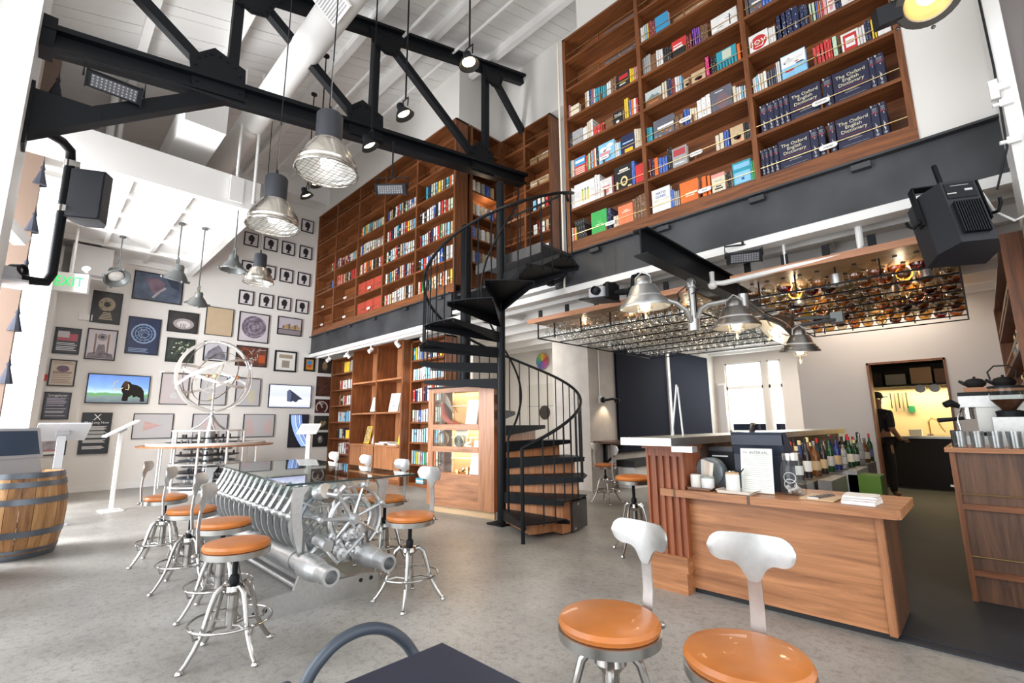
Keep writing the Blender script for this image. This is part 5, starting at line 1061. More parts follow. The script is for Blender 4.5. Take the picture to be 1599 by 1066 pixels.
# local back is at +Y; the sitter faces -Y
sf = make_stool('front stool standing left of the nearest one, facing the camera', (-1.007, 1.477, 0), math.radians(-12), 'leather stools in front of the bar', -.028, 1.24)
sf.scale = (1.03, 1.03, 1.0)
dup(sf, (-.577, 1.53, 0), math.radians(8), 'nearest front stool, at the bar counter, cut by lower edge')
s0 = make_stool('stool on the left of glass table, nearest the camera', (-3.018, .881, 0), math.radians(150), bz=.022)
GL = 'leather stools round the glass table'
for i, (x, y, rz, lb) in enumerate(((-3.74, 1.0, 150, 'stool on the left of glass table, second from the camera'), (-4.50, .97, 154, 'stool on the left of glass table, third from the camera'), (-5.45, .96, 156, 'stool on the left of glass table, furthest from the camera'),
                            (-2.985, 1.975, 4, 'stool at the right end of glass table, nearest the case'), (-3.85, 2.28, 0, 'stool on the far side of glass table, nearest the case'), (-4.65, 2.35, 0, 'stool on the far side of glass table, in the middle'), (-5.5, 2.4, 0, 'stool on the far side of glass table, furthest from case'))):
    q = dup(s0, (x, y, 0), math.radians(rz), lb); q['group'] = GL
make_stool('tall stool just behind the fluted pilaster', (-2.47, 4.12, 0), math.radians(135), 'stools by the wall table', .12, 1.25)
q = dup(s0, (-4.25, 6.3, 0), math.radians(90), 'stool half hidden behind the spiral stair casing'); q['group'] = 'stools by the wall table'

# ================================================================ GLASS TABLE ON THE MACHINE
tb = thing('machine_table', 'glass topped table on an aluminium wheel machine base', 'table', (-4.6, 1.7, 0))
mb = MB(); mb.prism([(-3.46, 1.29), (-3.37, 2.26), (-5.82, 2.40), (-5.90, 1.45)], .016, T(0, 0, .785)); mb.build('glass_top', TGLASS, tb)
mb = MB(); e_ = [(-3.458, 1.288), (-3.368, 2.262), (-5.822, 2.402), (-5.902, 1.448)]
for i in range(4):
    a, b = e_[i], e_[(i + 1) % 4]; mb.tube([(a[0], a[1], .793), (b[0], b[1], .793)], .0078, 4)
mb.build('glass_edge', mat('dark_green_edge', (.006, .02, .022), .15, spec=.6), tb)
TY = 1.60
for y in (1.412, 1.812):
    mb = MB(); mb.tube([(-2.98, y, .275), (-3.5, y, .275)], .056, 20, False); mb.tube([(-2.98, y, .275), (-3.5, y, .275)], .040, 20, False); mb.lathe([(.04, 0), (.056, 0)], 20, T(-2.98, y, .275) @ RY(PI / 2), False)
    mb.tube([(-3.12, y, .275), (-3.20, y, .275), (-3.24, y, .275), (-3.36, y, .275)], [.058, .074, .078, .078], 20); mb.tube([(-3.5, y, .275), (-5.75, y, .275)], .05, 18); mb.tube([(-3.52, y, .275), (-3.7, y, .275)], .062, 18); mb.tube([(-4.3, y, .275), (-4.42, y, .275)], .062, 18); mb.build('base_pipe', CASTAL, tb)
TX = Matrix(((0, 0, 1, 0), (1, 0, 0, 0), (0, 1, 0, 0), (0, 0, 0, 1)))   # local x->Y, y->Z, z->X
def arms(x, nm):
    for sg in (-1, 1):
        yb = 1.412 if sg < 0 else 1.812; yt = 1.33 if sg < 0 else 2.02
        o = []; n = 10
        for i in range(n + 1):
            u = i / n; z = .23 + .55 * u; y = yb + (yt - yb) * u + sg * (.05 * math.sin(PI * u * .9) - .02); wd = .055 - .012 * math.sin(PI * u) + (.05 if i == 0 else 0) + (.03 if i == n else 0); o.append((y, z, wd))
        poly = [(y - sg * w_, z) for y, z, w_ in o] + [(y + sg * .02, z) for y, z, w_ in reversed(o)]
        if sg > 0: poly = poly[::-1]
        mb = MB(); mb.prism(poly, .03, T(x, 0, 0) @ TX); a_ = mb.build(nm, BRUSH, tb)
        mb = MB(); mb.prism(rrect(.018, .17, .009, 4, (o[3][0] - sg * .028), .40), .034, T(x - .002, 0, 0) @ TX); mb.build('arm_slot', mat('slot_dark', (.12, .12, .12), .5), a_)
    mb = MB(); mb.tube([(x + .015, 1.412, .30), (x + .015, 1.5, .36), (x + .015, 1.612, .375), (x + .015, 1.72, .36), (x + .015, 1.812, .30)], .018, 8); mb.tube([(x + .015, 1.44, .25), (x + .015, 1.53, .31), (x + .015, 1.612, .325), (x + .015, 1.70, .31), (x + .015, 1.78, .25)], .012, 8); mb.build('cross_bridge', CASTAL, tb)
arms(-3.42, 'end_arm'); arms(-5.72, 'end_arm')
# floor plates
for x in (-3.36, -5.6):
    o = [(1.04, 0), (1.94, 0), (1.94, .12), (1.84, .14), (1.50, .14), (1.46, .22), (1.36, .22), (1.33, .14), (1.12, .12), (1.06, .10)]
    mb = MB(); mb.prism(o, .028, T(x, 0, 0) @ TX); f_ = mb.build('floor_plate', BRUSH, tb)
    mb = MB()
    for y, z in ((1.10, .06), (1.16, .065), (1.80, .10), (1.88, .10)): mb.lathe([(.014, 0), (.014, .006), (.001, .006)], 12, T(x + .028, y, z) @ RY(PI / 2))
    mb.build('bolt_hole', INK, f_)
mb = MB()
for y in (1.10, 1.46, 1.8): mb.tube([(-3.36, y, .07), (-5.6, y, .07)], .016, 10)
mb.box(-5.6, -3.4, 1.55, 1.66, .05, .08); mb.build('tie_rod', CASTAL, tb)
# row of wheels
DGREY = mat('anodised_grey', (.26, .29, .33), .4, .8)
def wheel_unit(x, parent):
    ce = (TY + .04, .50)
    mb = MB()
    n = 30
    ro, ri = .265, .235
    out = [(ce[0] + ro * math.cos(2 * PI * i / n), ce[1] + ro * math.sin(2 * PI * i / n)) for i in range(n)]
    vs = []; fs = []
    for r in (ro, ri):
        for xx in (x, x + .022):
            vs += [(xx, ce[0] + r * math.cos(2 * PI * i / n), ce[1] + r * math.sin(2 * PI * i / n)) for i in range(n)]
    for i in range(n):
        j = (i + 1) % n; fs += [(i, j, n + j, n + i), (2 * n + j, 2 * n + i, 3 * n + i, 3 * n + j), (n + i, n + j, 3 * n + j, 3 * n + i), (j, i, 2 * n + i, 2 * n + j)]
    mb.add(vs, fs); 
    for k in range(6):
        a = k * PI / 3 + x * 2.1; mb.box(-.009, .009, .03, ri + .01, -.006, .006, T(x + .011, ce[0], ce[1]) @ RX(a))
    mb.tube([(x - .01, ce[0], ce[1]), (x + .035, ce[0], ce[1])], .035, 12); o = mb.build('machine_wheel', CASTAL, parent)
    mb = MB(); mb.tube([(x + .03, ce[0] + .205 * math.cos(a), ce[1] + .205 * math.sin(a)) for a in [PI * .62 + i * PI * .75 / 9 for i in range(10)]], .020, 6); mb.build('dark_segment', DGREY, o)
    # lever arms above the wheel
    mb = MB(); mb.tube([(x + .03, ce[0] - .27, .56), (x + .05, ce[0] - .22, .66), (x + .02, ce[0] - .16, .765)], [.020, .014, .018], 7); mb.tube([(x + .05, ce[0] - .22, .66), (x + .08, ce[0] - .12, .62), (x + .03, ce[0], .60)], .010, 6); mb.tube([(x + .02, ce[0] - .16, .765), (x + .04, ce[0] - .04, .70), (x + .03, ce[0] + .06, .74)], .012, 6)
    mb.ball((x + .03, ce[0] - .27, .56), .028, 8); mb.ball((x + .02, ce[0] - .16, .76), .026, 8); mb.tube([(x + .03, ce[0] - .27, .56), (x + .11, ce[0] - .262, .55)], .012, 6); mb.tube([(x + .05, ce[0] + .26, .60), (x + .03, ce[0] + .17, .765)], .016, 6); mb.build('lever', CASTAL, o)
    return o
u0 = wheel_unit(-3.62, tb)
for i in range(1, 15):
    q = u0.copy(); C.objects.link(q); q.parent = tb; q.location.x -= .145 * i
    for ch in u0.children: e2 = ch.copy(); C.objects.link(e2); e2.parent = q
mb = MB()
for y, z in ((TY - .23, .56), (TY + .30, .58), (TY + .04, .50), (TY - .16, .30), (TY + .2, .30)): mb.tube([(-3.45, y, z), (-5.75, y, z)], .012 if z != .5 else .02, 8)
mb.build('machine_shaft', CASTAL, tb)
# the large spoked star wheel and gear cluster at the near end
cw = (1.735, .525); X0 = -3.40
mb = MB()
mb.tube([(X0, cw[0] + .155 * math.cos(a * PI / 14), cw[1] + .155 * math.sin(a * PI / 14)) for a in range(28)], .020, 8, closed=True)
for k in range(7):
    a = k * 2 * PI / 7 + .35; c_, s_ = math.cos(a), math.sin(a)
    mb.tube([(X0 + .03, cw[0] + .03 * c_, cw[1] + .03 * s_), (X0 + .03, cw[0] + .235 * c_, cw[1] + .235 * s_)], [.016, .010], 7); mb.ball((X0 + .03, cw[0] + .245 * c_, cw[1] + .245 * s_), .022, 7); mb.tube([(X0 - .04, cw[0] + .245 * c_, cw[1] + .245 * s_), (X0 + .07, cw[0] + .245 * c_, cw[1] + .245 * s_)], .011, 7)
mb.tube([(X0 - .05, cw[0], cw[1]), (X0 + .06, cw[0], cw[1])], .042, 16); mb.tube([(X0 + .06, cw[0], cw[1]), (X0 + .10, cw[0], cw[1])], .022, 12); mb.build('star_wheel', CASTAL, tb)
mb = MB()
mb.tube([(X0 + .03, cw[0] + .225 * math.cos(a), cw[1] + .225 * math.sin(a)) for a in [-.9 + i * .16 for i in range(18)]], .012, 6); mb.build('pin_track', CASTAL, tb)
random.seed(3)
mb = MB()
for i in range(18):
    y = 1.56 + random.random() * .26; z = .30 + random.random() * .15; r = .015 + random.random() * .03
    mb.lathe([(r * .35, -.02), (r, -.018), (r, .01), (r * .5, .014), (r * .4, .04), (.001, .04)], 12, T(X0 + .02 + random.random() * .07, y, z) @ RY(PI / 2))
mb.tube([(X0 + .05, 1.50, .40), (X0 + .09, 1.54, .33), (X0 + .09, 1.60, .26), (X0 + .06, 1.68, .30), (X0 + .09, 1.80, .42)], .016, 8); mb.tube([(X0 - .02, 1.5, .41), (X0 + .12, 1.52, .39)], .04, 14); mb.build('gear_cluster', CASTAL, tb)
mb = MB(); mb.tube([(X0 - .05, 1.50, .72), (X0 + .02, 1.53, .74)], .055, 14); mb.tube([(X0 + .0, 1.52, .72), (X0 + .03, 1.60, .70), (X0 + .04, 1.66, .76)], .02, 8); mb.tube([(X0 + .02, 1.64, .70), (X0 + .02, 1.82, .68)], .012, 8); mb.tube([(X0, 1.60, .67), (X0, 1.60, .50)], .013, 8); mb.build('upper_linkage', CASTAL, tb)
mb = MB(); mb.tube([(X0 - .03, 1.56, .70), (X0 + .012, 1.56, .70)], .05, 16); mb.build('dark_roller', mat('bronze_roller', (.16, .13, .11), .4, .7), tb)

# ================================================================ ARMILLARY ORRERY
OX, OY, OZ = -10.8, 2.49, 2.17
oy = thing('orrery', 'tall silver orrery with nested sphere rings on a ringed table', 'orrery', (OX, OY, 0))
WHT = mat('pale_metal', (.78, .77, .75), .3, .5)
def ring(r, w_, th, mx, n=44):
    mb = MB(); vs = []; fs = []
    for i in range(n):
        c_, s_ = math.cos(2 * PI * i / n), math.sin(2 * PI * i / n)
        for rr, zz in ((r, -w_ / 2), (r + th, -w_ / 2), (r + th, w_ / 2), (r, w_ / 2)): vs.append(mx @ Vector((rr * c_, rr * s_, zz)))
    for i in range(n):
        j = (i + 1) % n
        for k in range(4): fs.append((i * 4 + k, i * 4 + (k + 1) % 4, j * 4 + (k + 1) % 4, j * 4 + k))
    return mb.add(vs, fs)
OC = T(OX, OY, OZ)
ring(.66, .055, .05, OC @ RZ(.2) @ RY(PI / 2)).build('outer_ring', WHT, oy)
for nm, mx, r in (('tilted_ring', RY(PI / 2) @ RX(.9) @ RZ(.4), .70), ('tilted_ring', RZ(.9) @ RX(PI / 2 + .3), .69), ('ecliptic_ring', RX(.38) @ RY(-.3), .68), ('ecliptic_ring', RX(-.25) @ RY(.3), .60), ('tilted_ring', RX(1.2) @ RY(.5), .52), ('inner_ring', RY(1.3), .36), ('inner_ring', RX(1.2), .28)):
    ring(r, .05 if nm == 'ecliptic_ring' else .02, .008, OC @ mx).build(nm, WHT if nm != 'tilted_ring' else CHROME, oy)
mb = MB(); mb.tube([(OX, OY - .9, OZ + .03), (OX, OY + .82, OZ + .0)], .008, 6); mb.tube([(OX, OY, OZ - .05), (OX, OY, 1.05)], .022, 10); mb.build('axis_rod', CHROME, oy)
for y, z, r, m in ((0.0, 0, .06, mat('brass_sun', (.75, .66, .40), .3, .5)), (-.13, .0, .04, mat('copper_planet', (.6, .28, .13), .3, .6)), (.40, .0, .045, mat('copper_planet', (0, 0, 0))), (.26, -.01, .02, mat('blue_planet', (.1, .15, .4), .3)), (-.32, -.08, .02, WHT), (.12, .2, .018, WHT)):
    mb = MB(); mb.ball((OX, OY + y, OZ + z), r, 14); mb.build('planet', m, oy)
mb = MB(); mb.tube([(OX, OY, 1.52), (OX, OY + .01, 1.40), (OX, OY, 1.22), (OX, OY, 1.12)], [.03, .035, .06, .09], 12)
for a in range(3): mb.tube([(OX, OY, 1.42), (OX + .18 * math.cos(a * 2.09), OY + .18 * math.sin(a * 2.09), 1.22), (OX + .38 * math.cos(a * 2.09), OY + .38 * math.sin(a * 2.09), 1.11)], .02, 8)
mb.build('pedestal', CASTAL, oy)
mb = MB(); mb.lathe([(.75, .82), (1.12, .82), (1.13, .845), (.75, .845)], 48, T(OX, OY, 0), False); mb.build('table_ring', CHERRY_X, oy); mb = MB(); mb.lathe([(.70, .845), (.98, .845), (.98, .89), (.70, .89)], 40, T(OX, OY, 0), False); mb.build('upper_ring', mat('pale_ring', (.62, .60, .58), .5), oy)
for k in range(8):
    a = k * PI / 4 + .3; c_, s_ = math.cos(a), math.sin(a); mb = MB(); mb.tube([(OX + .60 * c_, OY + .60 * s_, 0), (OX + .60 * c_, OY + .60 * s_, 1.11)], .024, 8); mb.build('frame_post', WHT, oy)
mb = MB()
for z in (.1, .5, 1.11): mb.tube([(OX + .60 * math.cos(k * PI / 16), OY + .60 * math.sin(k * PI / 16), z) for k in range(32)], .016, 6, closed=True)
mb.build('frame_hoop', WHT, oy)
for k in range(4):
    a = k * PI / 2 + .6; mb = MB(); mb.tube([(OX + 1.05 * math.cos(a), OY + 1.05 * math.sin(a), 0), (OX + 1.05 * math.cos(a), OY + 1.05 * math.sin(a), .82)], .014, 8); mb.build('table_leg', WHT, oy)
random.seed(11)
for k in range(9):
    z = .12 + k * .105; mb = MB(); mb.lathe([(.10, z), (.40 + .06 * (k % 3), z), (.42 + .06 * (k % 3), z + .018), (.10, z + .018)], 26, T(OX, OY, 0), False)
    for i in range(10):
        a = random.random() * 6.28; r = .2 + .25 * random.random(); mb.cyl((OX + r * math.cos(a), OY + r * math.sin(a), z), (OX + r * math.cos(a), OY + r * math.sin(a), z + .08), .018, 8)
    mb.build('gear_plate', (CASTAL, DGREY, mat('dark_gear', (.06, .06, .07), .4, .6))[k % 3], oy)
mb = MB(); mb.cyl((OX, OY, 0), (OX, OY, 1.12), .10, 14); mb.lathe([(.55, 1.10), (.55, 1.125), (.001, 1.125)], 30, T(OX, OY, 0)); mb.lathe([(.6, 0), (.6, .05), (.1, .06)], 30, T(OX, OY, 0)); mb.build('core_column', CASTAL, oy)
# upright aluminium bracket plate stand beside the table's far end
# ================================================================ KIOSKS AND BARREL
def kiosk(label, x, y, h, rz, w_=.36, d_=.26, tilt=.6, m=WHITE2, grp='white tilted info stands'):
    t = thing('info_stand', label, 'kiosk', (x, y, 0), rz, grp)
    mb = MB(); mb.prism(rrect(.34, .26, .02, 3), .012, T(0, 0, 0)); mb.build('foot_plate', m, t, True)
    mb = MB(); mb.box(-.04, .04, -.02, .02, .012, h - .05); mb.build('post', m, t, True)
    mx = T(0, 0, h) @ RX(tilt)
    mb = MB(); mb.prism(rrect(w_, d_, .012, 3), .022, mx @ T(0, 0, -.011)); p = mb.build('tilted_panel', m, t, True)
    mb = MB(); mb.box(-w_ * .4, w_ * .4, -d_ * .34, d_ * .34, .011, .014, mx); mb.build('screen', mat('pale_screen', (.66, .66, .66), .3), p, True)
    mb = MB(); mb.box(-.06, .06, -.05, .05, -.05, -.011, mx); mb.build('bracket', mat('grey_plate', (0, 0, 0)), t, True)
    return t
kiosk('white slanted info stand in front of the picture wall', -9.13, .96, 1.17, math.radians(4), .3, .44, .55)
kiosk('white info stand beside the narrow lower bookcase', -9.9, 4.05, 1.12, math.radians(48), .40, .34, .6)
kiosk('grey tilted screen stand behind the barrel', -8.35, .30, 1.14, math.radians(-84), .50, .40, .55, mat('silver_grey_plastic', (0, 0, 0)))
BX, BY = -6.75, .02
br = thing('barrel', 'oak wine barrel with steel hoops at the left edge', 'barrel', (BX, BY, 0))
NS = 22
def br_r(z): return .285 + .055 * (1 - ((z - .385) / .385) ** 2)
for k in range(NS):
    mb = MB(); vs = []; fs = []; a0, a1 = 2 * PI * k / NS + .006, 2 * PI * (k + 1) / NS - .006; n = 8
    for i in range(n + 1):
        z = .77 * i / n; r = br_r(z)
        for rr, a in ((r, a0), (r, (a0 + a1) / 2), (r, a1), (r - .03, a1), (r - .03, a0)): vs.append((BX + rr * math.cos(a), BY + rr * math.sin(a), z))
    for i in range(n):
        for j in range(5): fs.append((i * 5 + j, i * 5 + (j + 1) % 5, i * 5 + 5 + (j + 1) % 5, i * 5 + 5 + j))
    fs += [(4, 3, 2, 1, 0), tuple(range(5 * n, 5 * n + 5))]
    mb.add(vs, fs); mb.build('stave', wood('barrel_oak_%d' % (k % 3), [(.20, .085, .03), (.27, .125, .045), (.33, .16, .06)][k % 3], [(.46, .235, .09), (.56, .31, .13), (.62, .37, .17)][k % 3], 'z', 4, .5), br)
for z, h in ((.0, .05), (.06, .03), (.20, .055), (.49, .055), (.645, .05), (.725, .05)):
    mb = MB(); mb.lathe([(br_r(z) + .002, z), (br_r(z) + .006, z), (br_r(z + h) + .006, z + h), (br_r(z + h) + .002, z + h)], 40, T(BX, BY, 0), False); mb.build('hoop', mat('galvanised_hoop', (.16, .18, .21), .42, .7, noise=(5, .2)), br)
mb = MB(); mb.lathe([(.001, .74), (.27, .74), (.27, .755), (.001, .755)], 30, T(BX, BY, 0), False); mb.build('barrel_head', wood('dark_head', (.14, .06, .025), (.26, .12, .05), 'x', 4), br)
t = thing('monitor', 'grey desk screen standing on the barrel', 'monitor', (BX + .12, BY - .05, .757), math.radians(128))
mx = T(0, 0, .0) @ RX(-.30)
mb = MB(); mb.prism(rrect(.44, .30, .012, 3, 0, .30), .025, mx @ UPRIGHT); mb.build('screen_shell', mat('silver_grey_plastic', (0, 0, 0)), t, True); mb = MB(); mb.box(-.19, .19, -.0275, -.0255, .18, .42, mx); mb.build('screen_glass', mat('dim_screen', (.05, .075, .12), .15), t, True)
mb = MB(); mb.prism([(-.20, 0), (.20, 0), (.18, .17), (-.18, .17)], .02, mx @ UPRIGHT); mb.box(-.2, .2, -.02, .16, 0, .012); mb.build('stand', mat('silver_grey_plastic', (0, 0, 0)), t, True)
def arc_pts(p, n=4):
    P_ = [Vector(q) for q in p]; out = []
    for i in range(len(P_) - 1):
        a, b, c, d = P_[max(i - 1, 0)], P_[i], P_[i + 1], P_[min(i + 2, len(P_) - 1)]
        for k in range(n):
            t_ = k / n; out.append(.5 * ((2 * b) + (c - a) * t_ + (2 * a - 5 * b + 4 * c - d) * t_ ** 2 + (3 * b - a - 3 * c + d) * t_ ** 3))
    return out + [P_[-1]]
# ================================================================ FOREGROUND TABLE AND CHAIR
t = thing('cafe_table', 'dark blue square cafe table at the lower edge', 'table', (-.72, .50, 0), 0)
TZ = .66
mb = MB(); mb.prism([(-1.038, .79), (-.55, .795), (-.55, .20), (-1.038, .20)], .022, T(0, 0, TZ - .022)); mb.build('tabletop', mat('navy_laminate', (.022, .028, .05), .38, noise=(60, .1)), t); mb = MB(); mb.tube([(-.85, .55, .02), (-.85, .55, TZ - .02)], .03, 12); mb.lathe([(.2, 0), (.2, .02), (.03, .05)], 24, T(-.85, .55, 0)); mb.build('pedestal', BLACK, t)
t = thing('cafe_chair', 'grey blue bentwood style chair tucked behind the cafe table', 'chair', (-1.45, .62, 0))
CHB = mat('grey_blue_tube', (.07, .085, .11), .35, .3)
mb = MB(); mb.tube(arc_pts([(-1.23, .50, .36), (-1.25, .515, .50), (-1.25, .545, .588), (-1.25, .585, .632), (-1.25, .63, .655), (-1.25, .69, .661), (-1.25, .75, .645), (-1.25, .80, .61), (-1.25, .84, .565), (-1.23, .865, .50), (-1.21, .87, .36)]), .0155, 12); mb.ball((-1.265, .50, .575), .022, 10); mb.build('back_hoop', CHB, t)
mb = MB(); mb.prism(rrect(.34, .40, .12, 6, -1.08, .68), .03, T(0, 0, .40)); mb.build('seat', CHB, t)
for x, y in ((-1.22, .53), (-1.21, .83), (-.96, .53), (-.96, .83)): mb = MB(); mb.tube([(x, y, .40), (x + (.03 if x > -1.1 else -.03), y, 0)], .013, 8); mb.build('leg', CHB, t)
# ================================================================ BAR
bc = thing('bar_counter', 'low walnut bar counter with grained front panel', 'counter', (-1.06, 3.6, 0))
def cb(par, nm, x0, x1, y0, y1, z0_, z1_, m): mb = MB(); mb.box(x0, x1, y0, y1, z0_, z1_); return mb.build(nm, m, par)
cb(bc, 'front_panel', -1.64, -.51, 3.47, 3.50, .035, .663, CHERRY_X); cb(bc, 'end_stile', -.525, -.49, 3.455, 3.50, .03, .663, CHERRY_Z); cb(bc, 'end_panel', -.51, -.485, 3.50, 3.99, .03, .663, DARKW_Z)
cb(bc, 'toe_kick', -1.64, -.5, 3.49, 3.52, 0, .035, BLACKM); cb(bc, 'rear_panel', -1.64, -.51, 3.97, 3.99, 0, .663, DARKW_X)
mb = MB(); mb.prism([(-1.79, 3.36), (-.42, 3.36), (-.395, 3.385), (-.395, 4.0), (-1.612, 4.0), (-1.612, 3.39), (-1.79, 3.39)], .05, T(0, 0, .663)); ct = mb.build('countertop', CHERRY_X, bc)
for x in (-1.68, -1.17): cb(ct, 'inlay_key', x - .008, x + .008, 3.357, 3.37, .662, .7135, DARKW_Z)
for o in bc.children: pass
# fluted pilaster
pl = thing('fluted_pilaster', 'fluted reddish wood pilaster carrying the steel bar top', 'pilaster', (-1.77, 3.55, 0))
cb(pl, 'plinth', -1.905, -1.63, 3.375, 3.72, .0, .145, CHERRY_X); cb(pl, 'base_block', -1.925, -1.615, 3.365, 3.73, .145, .25, CHERRY_X)
RW = wood('red_flute_wood', (.19, .05, .02), (.37, .115, .045), 'z', 5)
cb(pl, 'shaft', -1.91, -1.625, 3.415, 3.72, .25, 1.02, RW)
for i in range(6):
    x = -1.91 + i * .0555; cb(pl, 'flute_rib', x - .002 * 0, x + (.024 if i not in (0, 5) else .018), 3.392, 3.416, .25, 1.02, RW)
for i in range(5): cb(pl, 'flute_stop', -1.91 + i * .0555 + .02, -1.91 + i * .0555 + .058, 3.394, 3.416, .93 + .015, 1.02, RW)
cb(pl, 'necking', -1.93, -1.61, 3.37, 3.73, 1.0, 1.03, RW)
# stainless bar top running back to the kitchen wall
bt = thing('long_bar', 'long dark bar with raised stainless steel top running to the back', 'bar', (-1.7, 5.4, 0))
mb = MB(); mb.prism([(-1.965, 3.13), (-1.565, 3.13), (-1.36, 7.7), (-1.76, 7.7)], .055, T(0, 0, 1.032)); mb.build('steel_slab', STEEL, bt); mb = MB(); mb.prism([(-2.02, 3.35), (-1.965, 3.3), (-1.74, 7.7), (-1.80, 7.7)], .03, T(0, 0, 1.03)); mb.build('rear_ledge', WAL_Y, bt)
mb = MB(); mb.box(-1.60, -1.45, 3.2, 3.28, .99, 1.03); mb.build('edge_bracket', BRUSH, bt)
bb = bt; mb = MB(); mb.prism([(-1.86, 4.02), (-1.62, 4.02), (-1.44, 7.68), (-1.72, 7.68)], 1.03, T(0, 0, 0)); mb.build('carcass', DARKW_Z, bb)
for i in range(5): mb = MB(); mb.box(-1.46 + i * .012, -1.1 + i * .012, 4.45 + i * .62, 5.05 + i * .62, 0, .69 - .02 * (i % 2)); mb.build('ice_well', STEEL, bb)
for i in range(2): mb = MB(); mb.box(-1.08, -.98, 4.75 + i * 1.1, 5.35 + i * 1.1, .30, .70); mb.build('splash_panel', BRUSH, bb)
# two lamp arms of glass leaning on the bar top
t = thing('glass_easel', 'two clear strips leaning together on the bar top', 'stand', (-1.86, 3.75, 1.087)); mb = MB(); mb.box(-.004, .004, -.008, .008, 0, .42, T(-1.86, 3.75, 1.087) @ RY(.16)); mb.box(-.004, .004, -.008, .008, 0, .40, T(-1.78, 3.78, 1.087) @ RY(-.05)); mb.build('strip', mat('frosted_strip', (.75, .77, .78), .2), t)
# till, slicer, trays, jars on the counter
t = thing('till_screen', 'dark blue angled till screen behind the menu', 'till', (-1.03, 3.86, .713)); 
mb = MB(); mb.prism([(-.0, 0), (.22, 0), (.20, .30), (.06, .42), (-.04, .42), (.0, .26)], .34, T(-1.36, 3.70, .70) @ Matrix(((0, 0, 1, 0), (1, 0, 0, 0), (0, 1, 0, 0), (0, 0, 0, 1)))); mb.build('till_shell', mat('till_navy', (.022, .03, .052), .42), t); mb = MB(); mb.box(-1.36, -1.02, 3.665, 3.70, 1.03, 1.10); mb.build('till_edge', mat('till_navy', (0, 0, 0)), t)
mb = MB(); mb.tube([(-1.24, 3.76, 1.12), (-1.22, 3.74, 1.18)], .02, 8); mb.build('card_reader', CHROME, t)
t = thing('receipt_printer', 'black receipt machine behind the slicer', 'printer', (-1.36, 3.92, .713)); cb(t, 'body', -1.60, -1.40, 3.80, 3.98, .715, .97, BLACKP); cb(t, 'lid', -1.59, -1.41, 3.81, 3.97, .97, 1.0, mat('charcoal_plastic', (.05, .055, .065), .35)); cb(t, 'paper_slot', -1.56, -1.44, 3.79, 3.80, .93, .94, PAPER)
t = thing('meat_slicer', 'round grey slicer disc machine with black knob', 'slicer', (-1.52, 3.72, .713))
SLG = mat('slicer_grey', (.22, .26, .29), .35, .3)
o_ = [(-.15, 0), (.15, 0), (.15, .08)] + [(.03 + .115 * math.cos(a), .10 + .115 * math.sin(a)) for a in [i * PI / 12 for i in range(13)]] + [(-.15, .10)]
mb = MB(); mb.prism(o_, .07, T(-1.57, 3.73, .714) @ UPRIGHT); mb.build('housing', SLG, t); mb = MB(); mb.prism(circ(.10, 30, .04, .11), .02, T(-1.57, 3.66, .714) @ UPRIGHT); mb.build('blade_disc', mat('slicer_light', (.32, .37, .40), .3, .4), t); mb = MB(); mb.prism(circ(.024, 16, .05, .105), .03, T(-1.57, 3.64, .714) @ UPRIGHT); mb.build('knob', BLACKP, t)
for i in range(4): mb = MB(); mb.box(-.013, .013, -.004, .004, 0, .19 - .006 * i, T(-1.555 + i * .020, 3.58 - i * .008, .729) @ RY(.05 + .03 * i)); tag(mb.build('folded_menu', (PAPER, CREAM, mat('pink_card', (.72, .55, .48), .6), CREAM)[i]), 'folded narrow card, %s from left, before the slicer' % ORD[i], 'card', 'cards before the slicer')
def tray(label, x0, x1, y0, y1, m, rz=0):
    t = thing('tray', label, 'tray', ((x0 + x1) / 2, (y0 + y1) / 2, .714), rz); a, b = (x1 - x0) / 2, (y1 - y0) / 2
    mb = MB(); mb.box(-a, a, -b, b, 0, .008); mb.build('tray_floor', m, t, True); mb = MB()
    for p, q, r, s_ in ((-a - .02, -a, -b, b), (a, a + .02, -b, b)): mb.add([(p if p < 0 else q, r, .022), (p if p < 0 else q, s_, .022), (q if p < 0 else p, s_, .006), (q if p < 0 else p, r, .006)], [(0, 1, 2, 3)])
    mb.box(-a, a, -b - .012, -b, .004, .02); mb.box(-a, a, b, b + .012, .004, .02); mb.build('tray_rim', m, t, True); return t
tray('dark walnut tray under the two white jars', -1.60, -1.44, 3.42, 3.56, DARKW_X); tray('pale tray under the tall white cup', -1.38, -1.17, 3.40, 3.56, mat('pale_tray', (.62, .55, .47), .4))
def cup(name, label, x, y, z, r, h, m, lid=None):
    t = thing(name, label, name.replace('_', ' ').split()[-1], (x, y, z)); mb = MB(); mb.lathe([(r * .92, 0), (r, .006), (r, h - .004), (r * .97, h), (r * .9, h), (r * .9, h * .3), (.001, h * .3)], 20); mb.build('body', m, t, True)
    if lid: mb = MB(); mb.lathe([(r * .96, h), (r * .96, h + .012), (.001, h + .014)], 20); mb.build('lid', lid, t, True)
    return t
CER = mat('cream_ceramic', (.76, .73, .66), .3); 
cup('cream_jar', 'straight cream jar at the left on the dark tray', -1.565, 3.48, .7225, .038, .095, CER); cup('round_jar', 'squat white jar with grey lid on the dark tray', -1.478, 3.48, .7225, .044, .075, mat('white_ceramic', (.80, .79, .77), .25), mat('grey_lid', (.3, .34, .32), .4)); cup('white_cup', 'tall white cup with wooden rim on the pale tray', -1.30, 3.47, .7225, .045, .115, mat('white_ceramic', (0, 0, 0)), MAPLE); cup('spice_jar', 'small glass jar with steel lid behind the tall cup', -1.36, 3.62, .7145, .035, .12, GLASS, CHROME)
t = thing('drinks_menu', 'white menu sheet standing on the bar counter, headed by the bar name', 'menu', (-1.165, 3.54, .7145), 0)
mx = RZ(.12) @ RX(-.20)
